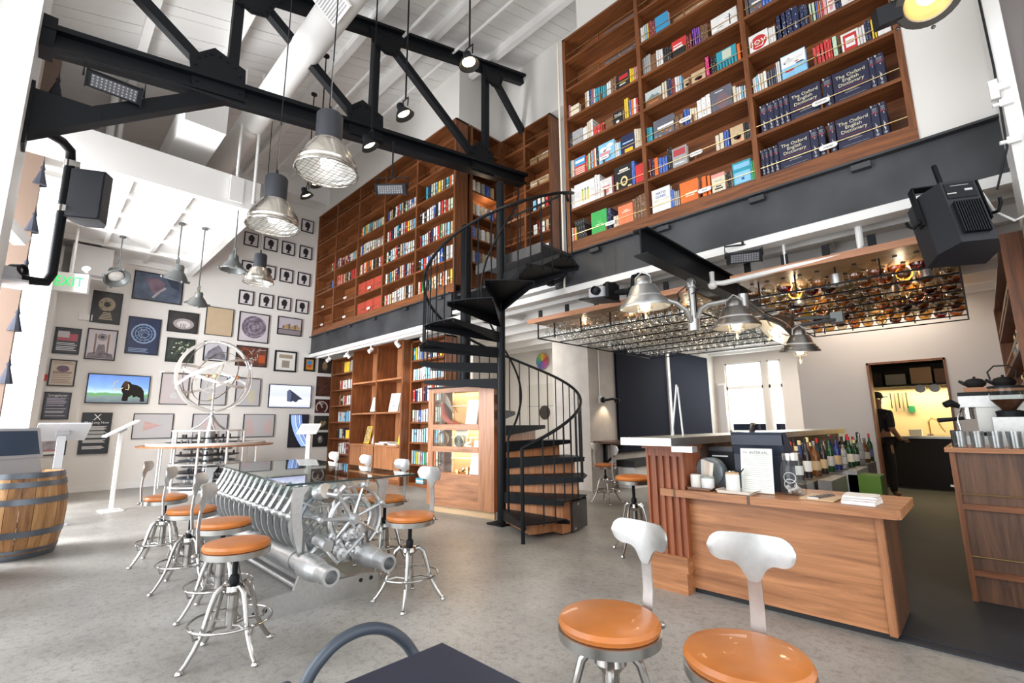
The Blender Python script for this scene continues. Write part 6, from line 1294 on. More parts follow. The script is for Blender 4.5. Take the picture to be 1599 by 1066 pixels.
mb = MB(); mb.box(-.10, .10, -.003, .003, .002, .30, mx); mb.build('menu_sheet', mat('menu_paper', (.74, .75, .70), .6), t, True); mb = MB(); mb.box(-.05, .05, 0, .006, .002, .28, T(0, .11, 0) @ RZ(.12) @ RX(.2)); mb.build('menu_stay', CREAM, t, True)
er = mx.to_euler(); tr_ = (mx @ RX(PI / 2)).to_euler()
text('menu_lettering', 'THE', .016, GREYINK, t, mx @ Vector((-.072, -.0045, .272)), tr_); text('menu_lettering', 'INTERVAL', .031, GREYINK, t, mx @ Vector((.018, -.0045, .270)), tr_, sx_=.85); 
mb = MB(); 
for i in range(18): 
    if i in (5, 11): continue
    mb.box(-.085, .085 - .03 * ((i * 7) % 3) / 2, -.0042, -.0028, .236 - i * .0125, .2385 - i * .0125, mx)
mb.box(-.02, .085, -.0042, -.0028, .249, .252, mx); mb.build('menu_lines', mat('menu_line_ink', (.45, .46, .44), .6), t, True)
mb = MB(); mb.tube([(-1.26, 3.51, .84), (-1.29, 3.48, .80), (-1.30, 3.47, .84)], .003, 5); mb.tube([(-1.235, 3.51, .875), (-1.265, 3.49, .83)], .0045, 6); tag(mb.build('pen', BLACKP), 'thin pen leaning against the menu sheet', 'pen')
# big jar
t = thing('glass_jar', 'large clear screw top glass jar with embossed letters on the counter', 'jar', (-.965, 3.62, .7145)); t.scale = (1.12, 1.12, 1.22)
mb = MB(); mb.lathe([(.001, .002), (.058, .002), (.066, .01), (.068, .13), (.06, .165), (.047, .185), (.047, .20), (.046, .205)], 24, None, False); mb.build('jar_glass', GLASS, t, True); mb = MB(); mb.lathe([(.05, .185), (.051, .205), (.05, .222), (.001, .224)], 24, None, False); mb.build('steel_lid', CHROME, t, True)
em = MB()
for s_, q in ((-1, .095), (1, .06)): em.tube([(.045 * math.cos(a) * .7 + 0, -.0695 + .012 * abs(math.cos(a)), q + .028 * math.sin(a)) for a in [i * PI / 8 for i in range(16)]], .002, 5, closed=True)
em.build('embossing', mat('glass_emboss', (.6, .62, .63), .1), t, True)
mb = MB()
random.seed(5)
for i in range(10): a = i * .7; mb.ball((.03 * math.cos(a), .03 * math.sin(a), .02 + .01 * (i % 3)), .013, 6)
mb.build('jar_contents', mat('jar_bits', (.4, .36, .34), .4, .3), t, True)
t = thing('card_board', 'wooden board of small silver clips on the counter', 'board', (-.80, 3.56, .7145), -.05); mb = MB(); mb.prism(rrect(.19, .26, .01, 3), .008, T(0, 0.02, 0)); mb.build('board', MAPLE, t, True)
for i in range(6): mb = MB(); mb.box(-.03, .03, -.010, .010, .008, .016, T(-.02 + .008 * i, -.085 + i * .038, 0)); q = mb.build('clip', CHROME, t, True); mb = MB(); mb.box(-.02, .02, -.005, .005, .016, .021, T(-.02 + .008 * i, -.085 + i * .038, 0)); mb.build('clip_bar', mat('bronze_roller', (0, 0, 0)), q, True)
for i, (z, c, lb) in enumerate(((.714, 'white', 'white book at the bottom of the counter stack'), (.737, 'pale', 'thin pale book in the middle of counter stack'), (.751, 'white', 'white covered book on top of the counter stack'))):
    o = book(-.665, -.50, 3.42, z, .021 if i == 0 else .012, .18, c, True, lb, 'stack of books on the counter'); o.rotation_euler = (0, 0, -.08 + .06 * i)
# bottles behind the bar
BG = [mat('bottle_green', (.02, .10, .03), .1, trans=.5), mat('bottle_amber', (.22, .08, .02), .1, trans=.4), mat('bottle_clear', (.7, .72, .72), .08, trans=.75), mat('bottle_dark', (.02, .015, .015), .12), mat('bottle_blue', (.03, .05, .22), .1, trans=.4)]
LBL = [PAPER, CREAM, mat('label_tan', (.5, .36, .2), .6), mat('label_grey', (.45, .45, .45), .6), mat('label_blue', (.15, .2, .4), .6)]
CAPS = [mat('cap_red', (.65, .02, .03), .4), INK, GOLD, CHROME, mat('cap_red', (0, 0, 0))]
PB = {}
def bottle(label, x, y, z, h, r, ki, li, ci, group):
    key = (ki, li, ci)
    if key not in PB:
        t = thing('bottle', label, 'bottle', (0, 0, 0), 0, group)
        mb = MB(); mb.lathe([(.001, 0), (.034, 0), (.036, .01), (.036, .17), (.030, .20), (.014, .225), (.0125, .285), (.001, .288)], 14, None, False); mb.build('glass_body', BG[ki], t, True)
        mb = MB(); mb.lathe([(.0368, .05), (.0368, .13)], 14, None, False); mb.build('label_band', LBL[li], t, True); mb = MB(); mb.lathe([(.0142, .262), (.0142, .30), (.001, .302)], 10, None, False); mb.build('cap', CAPS[ci], t, True); PB[key] = t; q = t
    else: q = dup(PB[key], (0, 0, 0), 0)
    q['label'] = label; q['group'] = group
    q.location = (x, y, z); q.scale = (r / .036, r / .036, h / .30); return q
KN = ['green', 'amber', 'clear', 'dark', 'blue']; LN = ['white label', 'cream label', 'tan label', 'grey label', 'blue label']; CN = ['red cap', 'black cap', 'gold cap', 'steel cap', 'red cap']
random.seed(21); nb = 0
for row in range(3):
    for i in range(12):
        x = -1.40 + row * .105 + i * .012; y = 4.55 + i * .24 + row * .05; z = (.70 - .02 * (0)) + .012
        y0 = 4.4 + i * .27
        ki, li, ci = random.randrange(5), random.randrange(5), random.randrange(4)
        bottle('%s bottle with %s and %s, %s in %s row behind bar' % (KN[ki], LN[li], CN[ci], ORD[i], ORD[row]), x, y, .70, .27 + .08 * random.random(), .030 + .012 * random.random(), ki, li, ci, 'bottles in the speed rails behind the bar'); nb += 1
# trays of garnish and crate
t = thing('crate', 'green and yellow box on the floor behind the bar', 'box', (-.92, 6.0, .018)); cb(t, 'lower_half', -1.06, -.80, 5.85, 6.15, .02, .42, mat('crate_yellow', (.55, .42, .02), .5)); cb(t, 'upper_half', -1.06, -.80, 5.85, 6.15, .42, .66, mat('crate_green', (.09, .20, .02), .6))
for i, y in enumerate((7.0, 7.35)):
    t = thing('sugar_dispenser', 'steel pump dispenser at the far end of bar, %s one' % ('nearer', 'further')[i], 'dispenser', (-1.16, y, .70), 0); mb = MB(); mb.lathe([(.05, 0), (.05, .16), (.03, .2), (.012, .22), (.012, .27), (.001, .28)], 16); mb.build('body', CHROME, t, True)
# ================================================================ OVERHEAD RACKS
def rack(label, x0, x1, y0, y1, zt, zr, ny, lab):
    t = thing('glass_rack', label, 'rack', ((x0 + x1) / 2, y0, zr)); RACKB = wood('rack_boards_' + lab, *(((.20, .105, .045), (.33, .19, .09)) if lab == 'glass' else ((.34, .19, .085), (.50, .31, .155))), 'x', 4)
    n = int((y1 - y0) / .17); 
    for i in range(n): mb = MB(); a = y0 + (y1 - y0) * i / n; mb.box(x0, x1, a + .003, a + (y1 - y0) / n - .003, zt, zt + .02); mb.build('ceiling_plank', RACKB, t)
    mb = MB(); mb.box(x0, x1, y0 - .03, y0, zt - .03, zt + .035); mb.build('front_fascia', wood('copper_wood', (.36, .15, .07), (.52, .24, .12), 'x', 4), t)
    fr = MB()
    for x in (x0, x1): fr.box(x - .008, x + .008, y0 + .2, y1, zr - .008, zr + .008); fr.box(x - .008, x + .008, y0 + .2, y0 + .216, zr, zt); fr.box(x - .008, x + .008, y1 - .016, y1, zr, zt)
    fr.build('side_frame', BLACK, t)
    for i in range(ny):
        y = y0 + .2 + (y1 - y0 - .2) * i / (ny - 1); mb = MB(); mb.box(x0, x1, y - .007, y + .007, zr - .007, zr + .007); mb.build('rail', BLACK, t)
    mb = MB()
    k = 5
    for i in range(k):
        for j in range(3): x = x0 + (x1 - x0) * (i + .5) / k; y = y0 + .3 + (y1 - y0 - .5) * j / 2; mb.box(x - .006, x + .006, y - .012, y + .012, zr, zt)
        mb.box(x - .03, x + .03, y0 - .02, y0 + .0, zt + .03, zt + .14)
    mb.build('hanger_straps', BLACK, t)['kind'] = 'stuff'
    return t
# right rack: bottle keep with round flasks ; left rack: hanging stemware
rack('overhead rack of round spirit flasks right of the I-beam', -1.72, .0, 5.02, 8.4, 2.66, 2.47, 9, 'flask')
rack('overhead rack of hanging wine glasses left of the I-beam', -4.62, -2.2, 5.02, 8.6, 2.66, 2.445, 8, 'glass')
CLR = glass('bright_glass', (.95, .96, .96), .03, 2.2, .08)
LIQ = [glass('whiskey_amber', (.72, .36, .10), .05, 3, .06), glass('whiskey_gold', (.85, .58, .24), .05, 3, .06), glass('liqueur_red', (.42, .04, .02), .05, 3, .06), glass('pale_spirit', (.88, .80, .62), .05, 3, .06), glass('rum_dark', (.30, .11, .04), .05, 3, .06), mat('chartreuse_yellow', (.80, .42, .02), .15)]
LQN = ['amber', 'golden', 'red', 'pale', 'dark', 'orange']
FP = {}
def flask(x, y, z, li, r, label):
    if li not in FP:
        t = thing('spirit_flask', label, 'flask', (0, 0, 0)); pr = [(.001, -.062), (.03, -.055), (.052, -.03), (.06, 0), (.052, .03), (.03, .052), (.016, .062), (.015, .10)]
        mb = MB(); mb.lathe(pr, 14, None, False); mb.build('flask_glass', CLR, t, True); mb = MB(); mb.lathe([(.001, -.059), (.029, -.052), (.050, -.029), (.0575, -.005), (.057, .004), (.001, .004)], 14, None, False); mb.build('spirit', LIQ[li], t, True); mb = MB(); mb.lathe([(.017, .085), (.017, .115), (.001, .117)], 10, None, False); mb.build('stopper', INK, t, True); FP[li] = t; q = t
    else: q = dup(FP[li], (0, 0, 0), 0)
    q.location = (x, y, z); q.scale = (r / .06,) * 3; q['label'] = label; q['group'] = 'round spirit flasks in the overhead rack'
    return q
random.seed(9)
for j in range(11):
    for i in range(11):
        x = -1.62 + i * .152 + (.03 if j % 2 else 0); y = 5.34 + j * .28
        if j == 0 and i == 5 or (j, i) in ((2, 2), (1, 9), (3, 7)):
            t = thing('steel_canister', 'steel canister among the flasks, row %s, place %s' % (ORD[j], ORD[i]), 'canister', (x, y, 2.478), 0); mb = MB(); mb.lathe([(.055, 0), (.055, .11), (.05, .115), (.001, .115)], 16); mb.build('body', BRUSH, t, True); continue
        li = random.choice([0, 1, 1, 0, 3, 2, 3, 1, 4, 3, 0, 5 if i < 5 and j in (5, 6) else 1])
        flask(x, y, 2.553, li, .070, '%s spirit flask, %s from left in %s rack row from front' % (LQN[li], ORD[i], ORD[j]))
g0 = thing('wine_glass', 'upturned wine glass hanging in the left overhead rack', 'glass', (-4.5, 5.3, 2.64))
mb = MB(); mb.lathe([(.036, -.004), (.034, -.009), (.006, -.014), (.005, -.085), (.012, -.095), (.034, -.115), (.041, -.145), (.036, -.185)], 12, None, False); mb.build('glass_bowl', glass('hanging_glass', (.93, .95, .95), .06, 1.6, .12), g0, True); mb = MB(); mb.tube([(.0365 * math.cos(a * PI / 6), .0365 * math.sin(a * PI / 6), -.186) for a in range(12)], .0036, 4, closed=True); mb.build('rim', mat('rim_glint', (.85, .85, .83), .12, .6), g0, True)  # pale metallic lip ring paints in the bright crescent glint of the glass
ng = 0
for j in range(14):
    for i in range(19):
        x = -4.52 + i * .122 + (.04 if j % 2 else 0); y = 5.32 + j * .232
        if x < -4.05 and j > 4 and j % 3 == 0: continue
        if ng >= 268: break
        if ng == 0: g0.location = (x, y, 2.655); q = g0
        else: q = dup(g0, (x, y, 2.655))
        q['label'] = 'upturned wine glass, %s from left in %s row of left rack' % (ORD[i], ORD[j]); q['group'] = 'wine glasses hanging in the left rack'; ng += 1
for x_, y_ in ((-1.3, 5.7), (-.4, 5.7), (-1.3, 6.9), (-.4, 6.9), (-.85, 8.0), (-4.1, 5.7), (-3.3, 5.7), (-2.5, 5.7), (-3.8, 6.8), (-2.7, 6.8), (-3.3, 7.9)): light('POINT', 'rack_strip_light', (x_, y_, 2.585), 1.8 if x_ > -2 else 1.2, WARM, .03)
mb = MB()
for j in range(13):
    for i in range(19):
        x = -4.46 + i * .122 + (.04 if j % 2 else 0); y = 5.436 + j * .232; mx = T(x, y, 2.655)
        mb.k = 0; mb.lathe([(.034, -.007), (.006, -.014), (.005, -.085), (.034, -.115), (.041, -.145), (.036, -.185)], 9, mx, False); mb.k = 1; mb.tube([(x + .0365 * math.cos(a * PI / 5), y + .0365 * math.sin(a * PI / 5), 2.655 - .186) for a in range(10)], .0036, 3, closed=True)  # second slot: lip ring with the glint put into its colour
tag(mb.build('wine_glasses', [MATS['hanging_glass'], MATS['rim_glint']]), 'remaining rows of upturned wine glasses in the left rack', 'glasses', None, 'stuff')
light('AREA', 'bar_ceiling_light', (-1.0, 8.62, 2.95), 20, (1, .9, .78), 1.6, None, 1.0)
light('AREA', 'passage_light', (-6.6, 7.2, 2.9), 40, (1, .92, .82), 1.0, None, 1.6)
light('AREA', 'far_window_light', (-4.1, 13.6, 2.0), 90, (.95, .98, 1), 1.8, (-90, 0, 0), 1.7)
light('AREA', 'lounge_light', (-3.4, 10.8, 2.9), 70, (1, .93, .84), 2.2, None, 2.0)
# ================================================================ KITCHEN
mb = MB(); mb.box(-2.0, 1.2, 12.0, 12.2, 0, 3.0); struct(mb, 'wall_kitchen', mat('kitchen_tiles', (.72, .60, .38), .4), 'cream kitchen wall'); mb = MB(); mb.box(1.0, 1.2, 9.2, 12.2, 0, 3.0); struct(mb, 'wall_kitchen_side', mat('kitchen_tiles', (0, 0, 0)))
k = thing('kitchen_counter', 'steel kitchen counter seen through the doorway', 'counter', (-.6, 11.6, 0)); cb(k, 'worktop', -1.7, .98, 11.3, 11.98, .86, .90, STEEL); cb(k, 'carcass', -1.7, .98, 11.36, 11.98, .0, .86, BLACKM)
k = thing('kitchen_shelf', 'dark kitchen shelf loaded with boxes through the doorway', 'shelf', (-.5, 11.8, 1.75)); cb(k, 'shelf_board', -1.9, 1.0, 11.6, 12.0, 1.82, 1.85, BLACKM); cb(k, 'upper_board', -1.9, 1.0, 11.6, 12.0, 2.25, 2.28, BLACKM); cb(k, 'back_panel', -1.9, 1.0, 11.96, 11.99, 1.82, 2.9, BLACKM)
for x, c, wd, h, z in ((-1.75, 'dark', .4, .26, 1.86), (-1.3, 'grey', .3, .2, 1.86), (-.92, 'card', .3, .3, 1.86), (-.58, 'brown', .28, .26, 1.86), (-1.6, 'brown', .35, .2, 2.29), (-.9, 'card', .3, .25, 2.29)):
    mb = MB(); mb.box(x, x + wd, 11.64, 11.92, z, z + h); tag(mb.build('storage_box', {'dark': BLACKP, 'grey': mat('box_grey', (.2, .2, .2), .6), 'card': mat('cardboard', (.28, .19, .12), .7), 'brown': mat('box_brown', (.12, .07, .05), .7)}[c]), '%s box on the %s kitchen shelf, %s' % (c, 'lower' if z < 2 else 'upper', 'to the left' if x < -1.4 else 'in the middle' if x < -.7 else 'to the right'), 'box')
for i, x in enumerate((-.80, -.60)):
    mb = MB(); mb.prism(circ(.075, 18), .03, T(x, 11.58, 1.76) @ UPRIGHT); mb.prism(circ(.03, 12), .034, T(x, 11.58, 1.76) @ UPRIGHT); tag(mb.build('hanging_pan', mat('pan_steel', (.16, .15, .14), .3, .8)), 'round pan lid hanging from the kitchen shelf, %s one' % ('left', 'right')[i], 'pan')
for i in range(5): mb = MB(); mb.box(-1.30 + i * .06, -1.285 + i * .06, 11.93, 11.96, 1.42 - .06 * (i % 2), 1.72); tag(mb.build('hanging_utensil', STEEL if i % 2 else BLACKM), 'kitchen utensil hanging on the wall, %s from left' % ORD[i], 'utensil', 'hanging kitchen utensils')
mb = MB(); mb.box(-1.05, -.95, 11.96, 11.985, 1.34, 1.46); tag(mb.build('green_sign', mat('sign_green', (.03, .25, .12), .4)), 'small dark green sign on the kitchen wall', 'sign')
t = thing('kitchen_tap', 'curved kitchen tap with sprayer hose', 'tap', (-.7, 11.75, .9)); mb = MB(); mb.tube([(-.77, 11.75, .9), (-.77, 11.75, 1.15), (-.72, 11.72, 1.22), (-.64, 11.7, 1.17), (-.60, 11.7, 1.05), (-.55, 11.7, .97)], .016, 8); mb.build('spout', BRASS, t); mb = MB(); mb.lathe([(.05, 0), (.05, .03), (.02, .04)], 12, T(-.77, 11.75, .9)); mb.build('base', CHROME, t)
mb = MB(); mb.box(-1.05, -.87, 11.5, 11.7, .905, 1.02); tag(mb.build('white_bin', PAPER), 'white container on the kitchen counter', 'container')
light('AREA', 'kitchen_strip', (-.6, 11.75, 1.79), 26, (1, .80, .45), 2.4, None, .1)
light('POINT', 'kitchen_lamp', (.3, 10.4, 2.7), 6, WARM, .1)
# person at the kitchen doorway, back partly turned, dark clothes
def person():
    t = thing('person', 'person in dark shirt and cap standing inside the kitchen doorway', 'person', (-1.27, 9.75, 0))
    def skin(nm, pts, edges, radii, m, par):
        me = bpy.data.meshes.new(nm); me.from_pydata(pts, edges, []); o = bpy.data.objects.new(nm, me); C.objects.link(o); o.parent = par
        md = o.modifiers.new('skin', 'SKIN'); 
        for i, r in enumerate(radii): me.skin_vertices[0].data[i].radius = (r, r * .8 if r > .1 else r)
        me.skin_vertices[0].data[0].use_root = True
        o.modifiers.new('sub', 'SUBSURF').levels = 2; o.modifiers['sub'].render_levels = 2; me.materials.append(m)
        return o
    P = [(0, 0, .95), (0, 0, 1.15), (.0, -.01, 1.38), (0, -.01, 1.48), (.01, -.03, 1.56), (.02, -.05, 1.66), (.10, 0, .9), (.11, -.02, .50), (.11, 0, .08), (-.10, 0, .9), (-.11, -.02, .50), (-.11, .0, .08), (.19, -.01, 1.40), (.23, .02, 1.14), (.22, -.16, .98), (.21, -.24, .96), (-.19, -.01, 1.40), (-.23, .02, 1.14), (-.20, -.16, .98), (-.19, -.24, .96), (.11, -.13, .05), (-.11, -.13, .05)]
    E_ = [(0, 1), (1, 2), (2, 3), (3, 4), (4, 5), (0, 6), (6, 7), (7, 8), (0, 9), (9, 10), (10, 11), (2, 12), (12, 13), (13, 14), (14, 15), (2, 16), (16, 17), (17, 18), (18, 19), (8, 20), (11, 21)]
    Rr = [.155, .14, .15, .06, .075, .095, .095, .065, .045, .095, .065, .045, .06, .048, .036, .035, .06, .048, .036, .035, .04, .04]
    SK = mat('skin_tone', (.36, .18, .11), .5)
    b = skin('body', [(x * 1.0, y, z) for x, y, z in P], E_, Rr, SK, t)
    for p in b.data.vertices: pass
    # shirt and trousers cover the body
    S_ = [0, 1, 2, 3, 12, 13, 16, 17]; idx = {v: i for i, v in enumerate(S_)}
    skin('shirt', [P[i] for i in S_], [(idx[a], idx[b2]) for a, b2 in E_ if a in idx and b2 in idx], [Rr[i] * 1.12 + .004 if i != 3 else .062 for i in S_], mat('dark_shirt', (.012, .014, .022), .8), t)
    S2 = [0, 6, 7, 8, 9, 10, 11]; idx2 = {v: i for i, v in enumerate(S2)}
    skin('trousers', [P[i] for i in S2], [(idx2[a], idx2[b2]) for a, b2 in E_ if a in idx2 and b2 in idx2], [Rr[i] * 1.14 for i in S2], mat('dark_trousers', (.012, .012, .014), .85), t)
    mb = MB(); mb.lathe([(.105, 1.66), (.108, 1.70), (.09, 1.75), (.05, 1.775), (.001, 1.78)], 16, T(.02, -.045, 0)); mb.box(-.07, .11, -.21, -.10, 1.675, 1.69); mb.build('cap', INK, t, True)
    for sx_ in (-1, 1):
        for k in range(5):
            x = sx_ * (.20 if sx_ > 0 else .19) ; y0, z0_ = -.25, .955
            a = -.03 + k * .018
            if k == 4: pts = [(x - sx_ * .03, y0 + .02, z0_), (x - sx_ * .055, y0 - .02, z0_ - .01), (x - sx_ * .05, y0 - .05, z0_ - .02)]
            else: pts = [(x + a, y0 - .02, z0_), (x + a, y0 - .065, z0_ - .005), (x + a, y0 - .095 + .006 * abs(k - 1), z0_ - .03), (x + a, y0 - .09, z0_ - .05)]
            mb = MB(); mb.tube(pts, [.011, .009, .008, .006][:len(pts)], 6); f_ = mb.build('finger', SK, t, True)
    mb = MB(); mb.box(-.035, -.012, -.150, -.138, 1.67, 1.68); mb.box(.045, .068, -.150, -.138, 1.67, 1.68); mb.box(-.012, .045, -.146, -.138, 1.60, 1.606); mb.build('eyes_and_mouth', INK, t, True); mb = MB(); mb.tube([(.017, -.135, 1.675), (.017, -.165, 1.635)], [.008, .015], 6); mb.build('nose', SK, t, True)
    t.rotation_euler = (0, 0, math.radians(150)); return t
pp = person(); pp.location = (-1.25, 9.66, 0); pp.scale = (.93, .93, .93)
# ================================================================ RIGHT CABINET AND COFFEE STATION
rc = thing('service_cabinet', 'dark walnut service cabinet with brass rails at the right', 'cabinet', (.2, 4.7, 0))
XL = -.215
cb(rc, 'side_stile', XL, XL + .03, 4.515, 4.55, .0, .975, WAL_Z); cb(rc, 'end_panel', XL, XL + .02, 4.55, 6.6, 0, .975, DARKW_Z); cb(rc, 'front_panel', XL + .03, .55, 4.545, 4.565, 0, .975, DARKW_Z)
mb = MB(); mb.box(XL - .02, .55, 4.49, 6.62, .975, 1.005); mb.build('countertop', CHERRY_X, rc)
for z in (.60, .18): cb(rc, 'ledge', XL + .03, .55, 4.515, 4.55, z, z + .035, WAL_X)
for z in (.70, .30): mb = MB(); mb.tube([(XL + .03, 4.522, z), (.55, 4.522, z)], .0045, 6); mb.build('brass_rail', BRASS, rc)
mb = MB(); mb.lathe([(.012, 0), (.012, .02), (.001, .022)], 10, T(XL - .001, 4.58, .74) @ RY(-PI / 2)); mb.build('knob', CHROME, rc)
em = thing('espresso_machine', 'stainless espresso machine with black portafilter handles', 'coffee machine', (.08, 5.4, 1.005))
cb(em, 'body', -.05, .34, 5.15, 5.75, 1.10, 1.29, STEEL); cb(em, 'drip_tray', -.16, .34, 5.10, 5.80, 1.006, 1.07, BRUSH); cb(em, 'feet_block', -.05, .3, 5.2, 5.7, 1.07, 1.1, BLACKP); cb(em, 'upper_fascia', -.14, .34, 5.12, 5.78, 1.29, 1.375, BRUSH); cb(em, 'cup_rail', -.14, .34, 5.12, 5.78, 1.375, 1.405, BLACKP)
for y in (5.2, 5.5):
    mb = MB(); mb.cyl((-.10, y, 1.20), (-.10, y, 1.29), .035, 14); mb.build('group_head', CHROME, em); mb = MB(); mb.tube([(-.10, y, 1.21), (-.28, y - .06, 1.19)], [.012, .018], 10); mb.build('portafilter_handle', BLACKP, em)
mb = MB(); mb.tube([(-.14, 5.14, 1.30), (-.19, 5.1, 1.325), (-.22, 5.08, 1.31)], [.02, .03, .025], 10); mb.build('steam_knob', BLACKP, em); mb = MB(); mb.tube([(-.13, 5.16, 1.28), (-.16, 5.12, 1.2), (-.15, 5.12, 1.10)], .006, 6); mb.build('steam_wand', CHROME, em)
gd = thing('coffee_grinder', 'coffee grinder with bean filled clear hopper', 'grinder', (.12, 4.98, 1.005)); gd.scale = (1, 1, .84); cb(gd, 'base', .03, .22, 4.86, 5.08, 1.006, 1.25, BRUSH); mb = MB(); mb.lathe([(.07, 1.25), (.075, 1.30), (.05, 1.31)], 18, T(.125, 4.97, 0)); mb.build('collar', BLACKP, gd); mb = MB(); mb.lathe([(.035, 1.31), (.09, 1.40), (.001, 1.40)], 18, T(.125, 4.97, 0)); mb.build('coffee_beans', mat('coffee_beans', (.07, .025, .012), .4, noise=(60, .5)), gd); mb = MB(); mb.lathe([(.038, 1.31), (.094, 1.40), (.094, 1.50)], 20, T(.125, 4.97, 0), False); mb.build('hopper', GLASS, gd); mb = MB(); mb.lathe([(.096, 1.50), (.096, 1.515), (.001, 1.52)], 18, T(.125, 4.97, 0)); mb.build('hopper_lid', BLACKP, gd)
CLEAR2 = glass('tumbler_glass', (.93, .94, .94), .03, 2.5, .08)
tg = thing('glass_tumbler', 'clear tumbler', 'glass', (0, 0, 0)); mb = MB(); mb.lathe([(.001, .004), (.030, .004), (.034, .0), (.037, .11), (.034, .11), (.029, .01), (.001, .01)], 14, None, False); mb.build('tumbler_body', CLEAR2, tg, True); first = True
for j in range(2):
    for i in range(8):
        p = (-.15 + i * .088, 4.56 + j * .09, 1.006); q = tg if first else dup(tg, p); first = False; q.location = p; q['label'] = 'clear tumbler on the service cabinet, %s from left in %s row' % (ORD[i], ('front', 'rear')[j]); q['group'] = 'tumblers on the service cabinet'
mb = MB(); mb.box(-.20, -.14, 4.72, 4.80, 1.006, 1.12); tag(mb.build('card_terminal', BLACKP), 'small black card terminal at the left of the tumblers', 'terminal')
def teapot(label, x, y, z, handle, k=1):
    t = thing('teapot', label, 'teapot', (x, y, z), 0); mb = MB(); mb.lathe([(.001, 0), (.05 * k, 0), (.075 * k, .02 * k), (.085 * k, .045 * k), (.06 * k, .08 * k), (.03 * k, .09 * k), (.001, .092 * k)], 20); mb.build('pot_body', INK, t, True); mb = MB(); mb.ball((0, 0, .10 * k), .012 * k, 8); mb.build('lid_knob', INK, t, True); mb = MB(); mb.tube([(-.07 * k, 0, .04 * k), (-.10 * k, 0, .06 * k), (-.115 * k, 0, .075 * k)], [.016, .012, .009], 8); mb.build('spout', INK, t, True)
    if handle: mb = MB(); mb.tube([(-.07, 0, .06), (-.08, 0, .12), (-.04, 0, .165), (.04, 0, .165), (.08, 0, .12), (.07, 0, .06)], .006, 8); mb.build('handle', INK, t, True)
mb = MB(); mb.box(-.10, .24, 5.15, 5.45, 1.406, 1.442); tag(mb.build('wooden_riser', CHERRY_X), 'small wooden riser on top of the espresso machine', 'riser')
teapot('low black teapot at the left on the wooden riser', -.03, 5.25, 1.443, False, .8); teapot('black cast teapot with arched handle on the riser', .13, 5.3, 1.443, True, .85)
# right wall shelf of spirits
ws = thing('wall_cabinet', 'walnut wall cabinet of spirits at the right edge', 'cabinet', (.4, 5.2, 1.35))
cb(ws, 'end_panel', .235, .55, 4.96, 4.99, 1.30, 2.56, WAL_Z); cb(ws, 'end_panel', .235, .55, 8.4, 8.43, 1.3, 2.56, WAL_Z); cb(ws, 'back_panel', .53, .55, 4.99, 8.4, 1.3, 2.56, DARKW_Z)
for z in (1.30, 1.70, 2.12, 2.53): cb(ws, 'shelf', .24, .53, 4.99, 8.4, z, z + .03, WAL_Y)
for z in (1.42, 1.82, 2.24): mb = MB(); mb.tube([(.25, 4.99, z), (.25, 8.4, z)], .005, 6); mb.build('brass_rail', BRASS, ws)
random.seed(4)
for r_, z in enumerate((1.33, 1.73, 2.15)):
    for i in range(9):
        ki, li, ci = random.randrange(5), random.randrange(5), random.randrange(4)
        bottle('%s bottle with %s, %s from front on %s shelf of wall cabinet' % (KN[ki], LN[li], ORD[i], ('bottom', 'middle', 'top')[r_]), .31, 5.10 + i * .22, z + .001, .29, .036, ki, li, ci, 'spirit bottles in the wall cabinet')
# ================================================================ BEHIND THE BAR, LEFT: BOOTH, TABLE, PANELS
for i, (a, b, zt) in enumerate(((8.02, 10.1, 2.80), (10.25, 12.42, 2.84))):
    mb = MB(); mb.box(-5.095, -5.05, a, b, .62, zt); tag(mb.build('dark_panel', NAVY), 'tall dark wall panel, %s the bar end' % ('nearer', 'further from')[i], 'panel')
mb = MB(); mb.box(-5.05, -5.02, 10.12, 10.22, .7, 2.84); struct(mb, 'trim_panel_strip', WHITE2)
t = thing('booth_bench', 'black padded booth bench on a white base', 'bench', (-4.85, 9.0, 0)); cb(t, 'base', -5.04, -4.7, 7.9, 11.5, 0, .38, WHITE2); mb = MB(); mb.box(-5.04, -4.66, 7.85, 11.5, .38, .50); mb.build('seat_pad', BLACKM, t)
t = thing('wall_table', 'dark wall table on black brackets beside grey wall', 'table', (-4.6, 7.6, 0)); mb = MB(); mb.prism([(-5.09, 7.2), (-3.2, 6.5), (-2.9, 7.2), (-5.09, 8.3)], .035, T(0, 0, .83)); mb.build('tabletop', mat('dark_red_wood', (.07, .025, .018), .3), t); mb = MB(); mb.box(-5.09, -5.03, 7.5, 7.56, .4, .83); mb.box(-5.09, -4.6, 7.5, 7.56, .78, .83); mb.tube([(-5.06, 7.53, .45), (-4.65, 7.53, .80)], .022, 8); mb.tube([(-3.4, 7.0, 0), (-3.4, 7.0, .83)], .03, 10); mb.build('bracket', BLACK, t)
t = thing('wall_sconce', 'black jointed wall sconce on the grey block wall', 'sconce', (-5.08, 7.55, 1.62)); mb = MB(); mb.box(-5.098, -5.06, 7.42, 7.5, 1.55, 1.68); mb.build('junction_box', WHITE2, t); mb = MB(); mb.tube([(-5.06, 7.47, 1.61), (-4.98, 7.55, 1.61), (-4.96, 7.66, 1.63), (-4.93, 7.78, 1.63), (-4.93, 7.84, 1.58)], .022, 8); mb.lathe([(.055, 0), (.055, .03), (.02, .05)], 14, T(-5.04, 7.48, 1.61) @ RY(PI / 2)); mb.ball((-4.93, 7.8, 1.60), .05, 10); mb.build('arm', BLACK, t); mb = MB(); mb.tube([(-5.09, 7.46, 1.68), (-5.09, 7.46, 2.92)], .012, 6); mb.build('conduit', WHITE2, t)
light('SPOT', 'sconce_beam', (-4.95, 7.62, 1.56), 5, WARM, .03, spot=100, target=(-5.2, 7.5, .8))
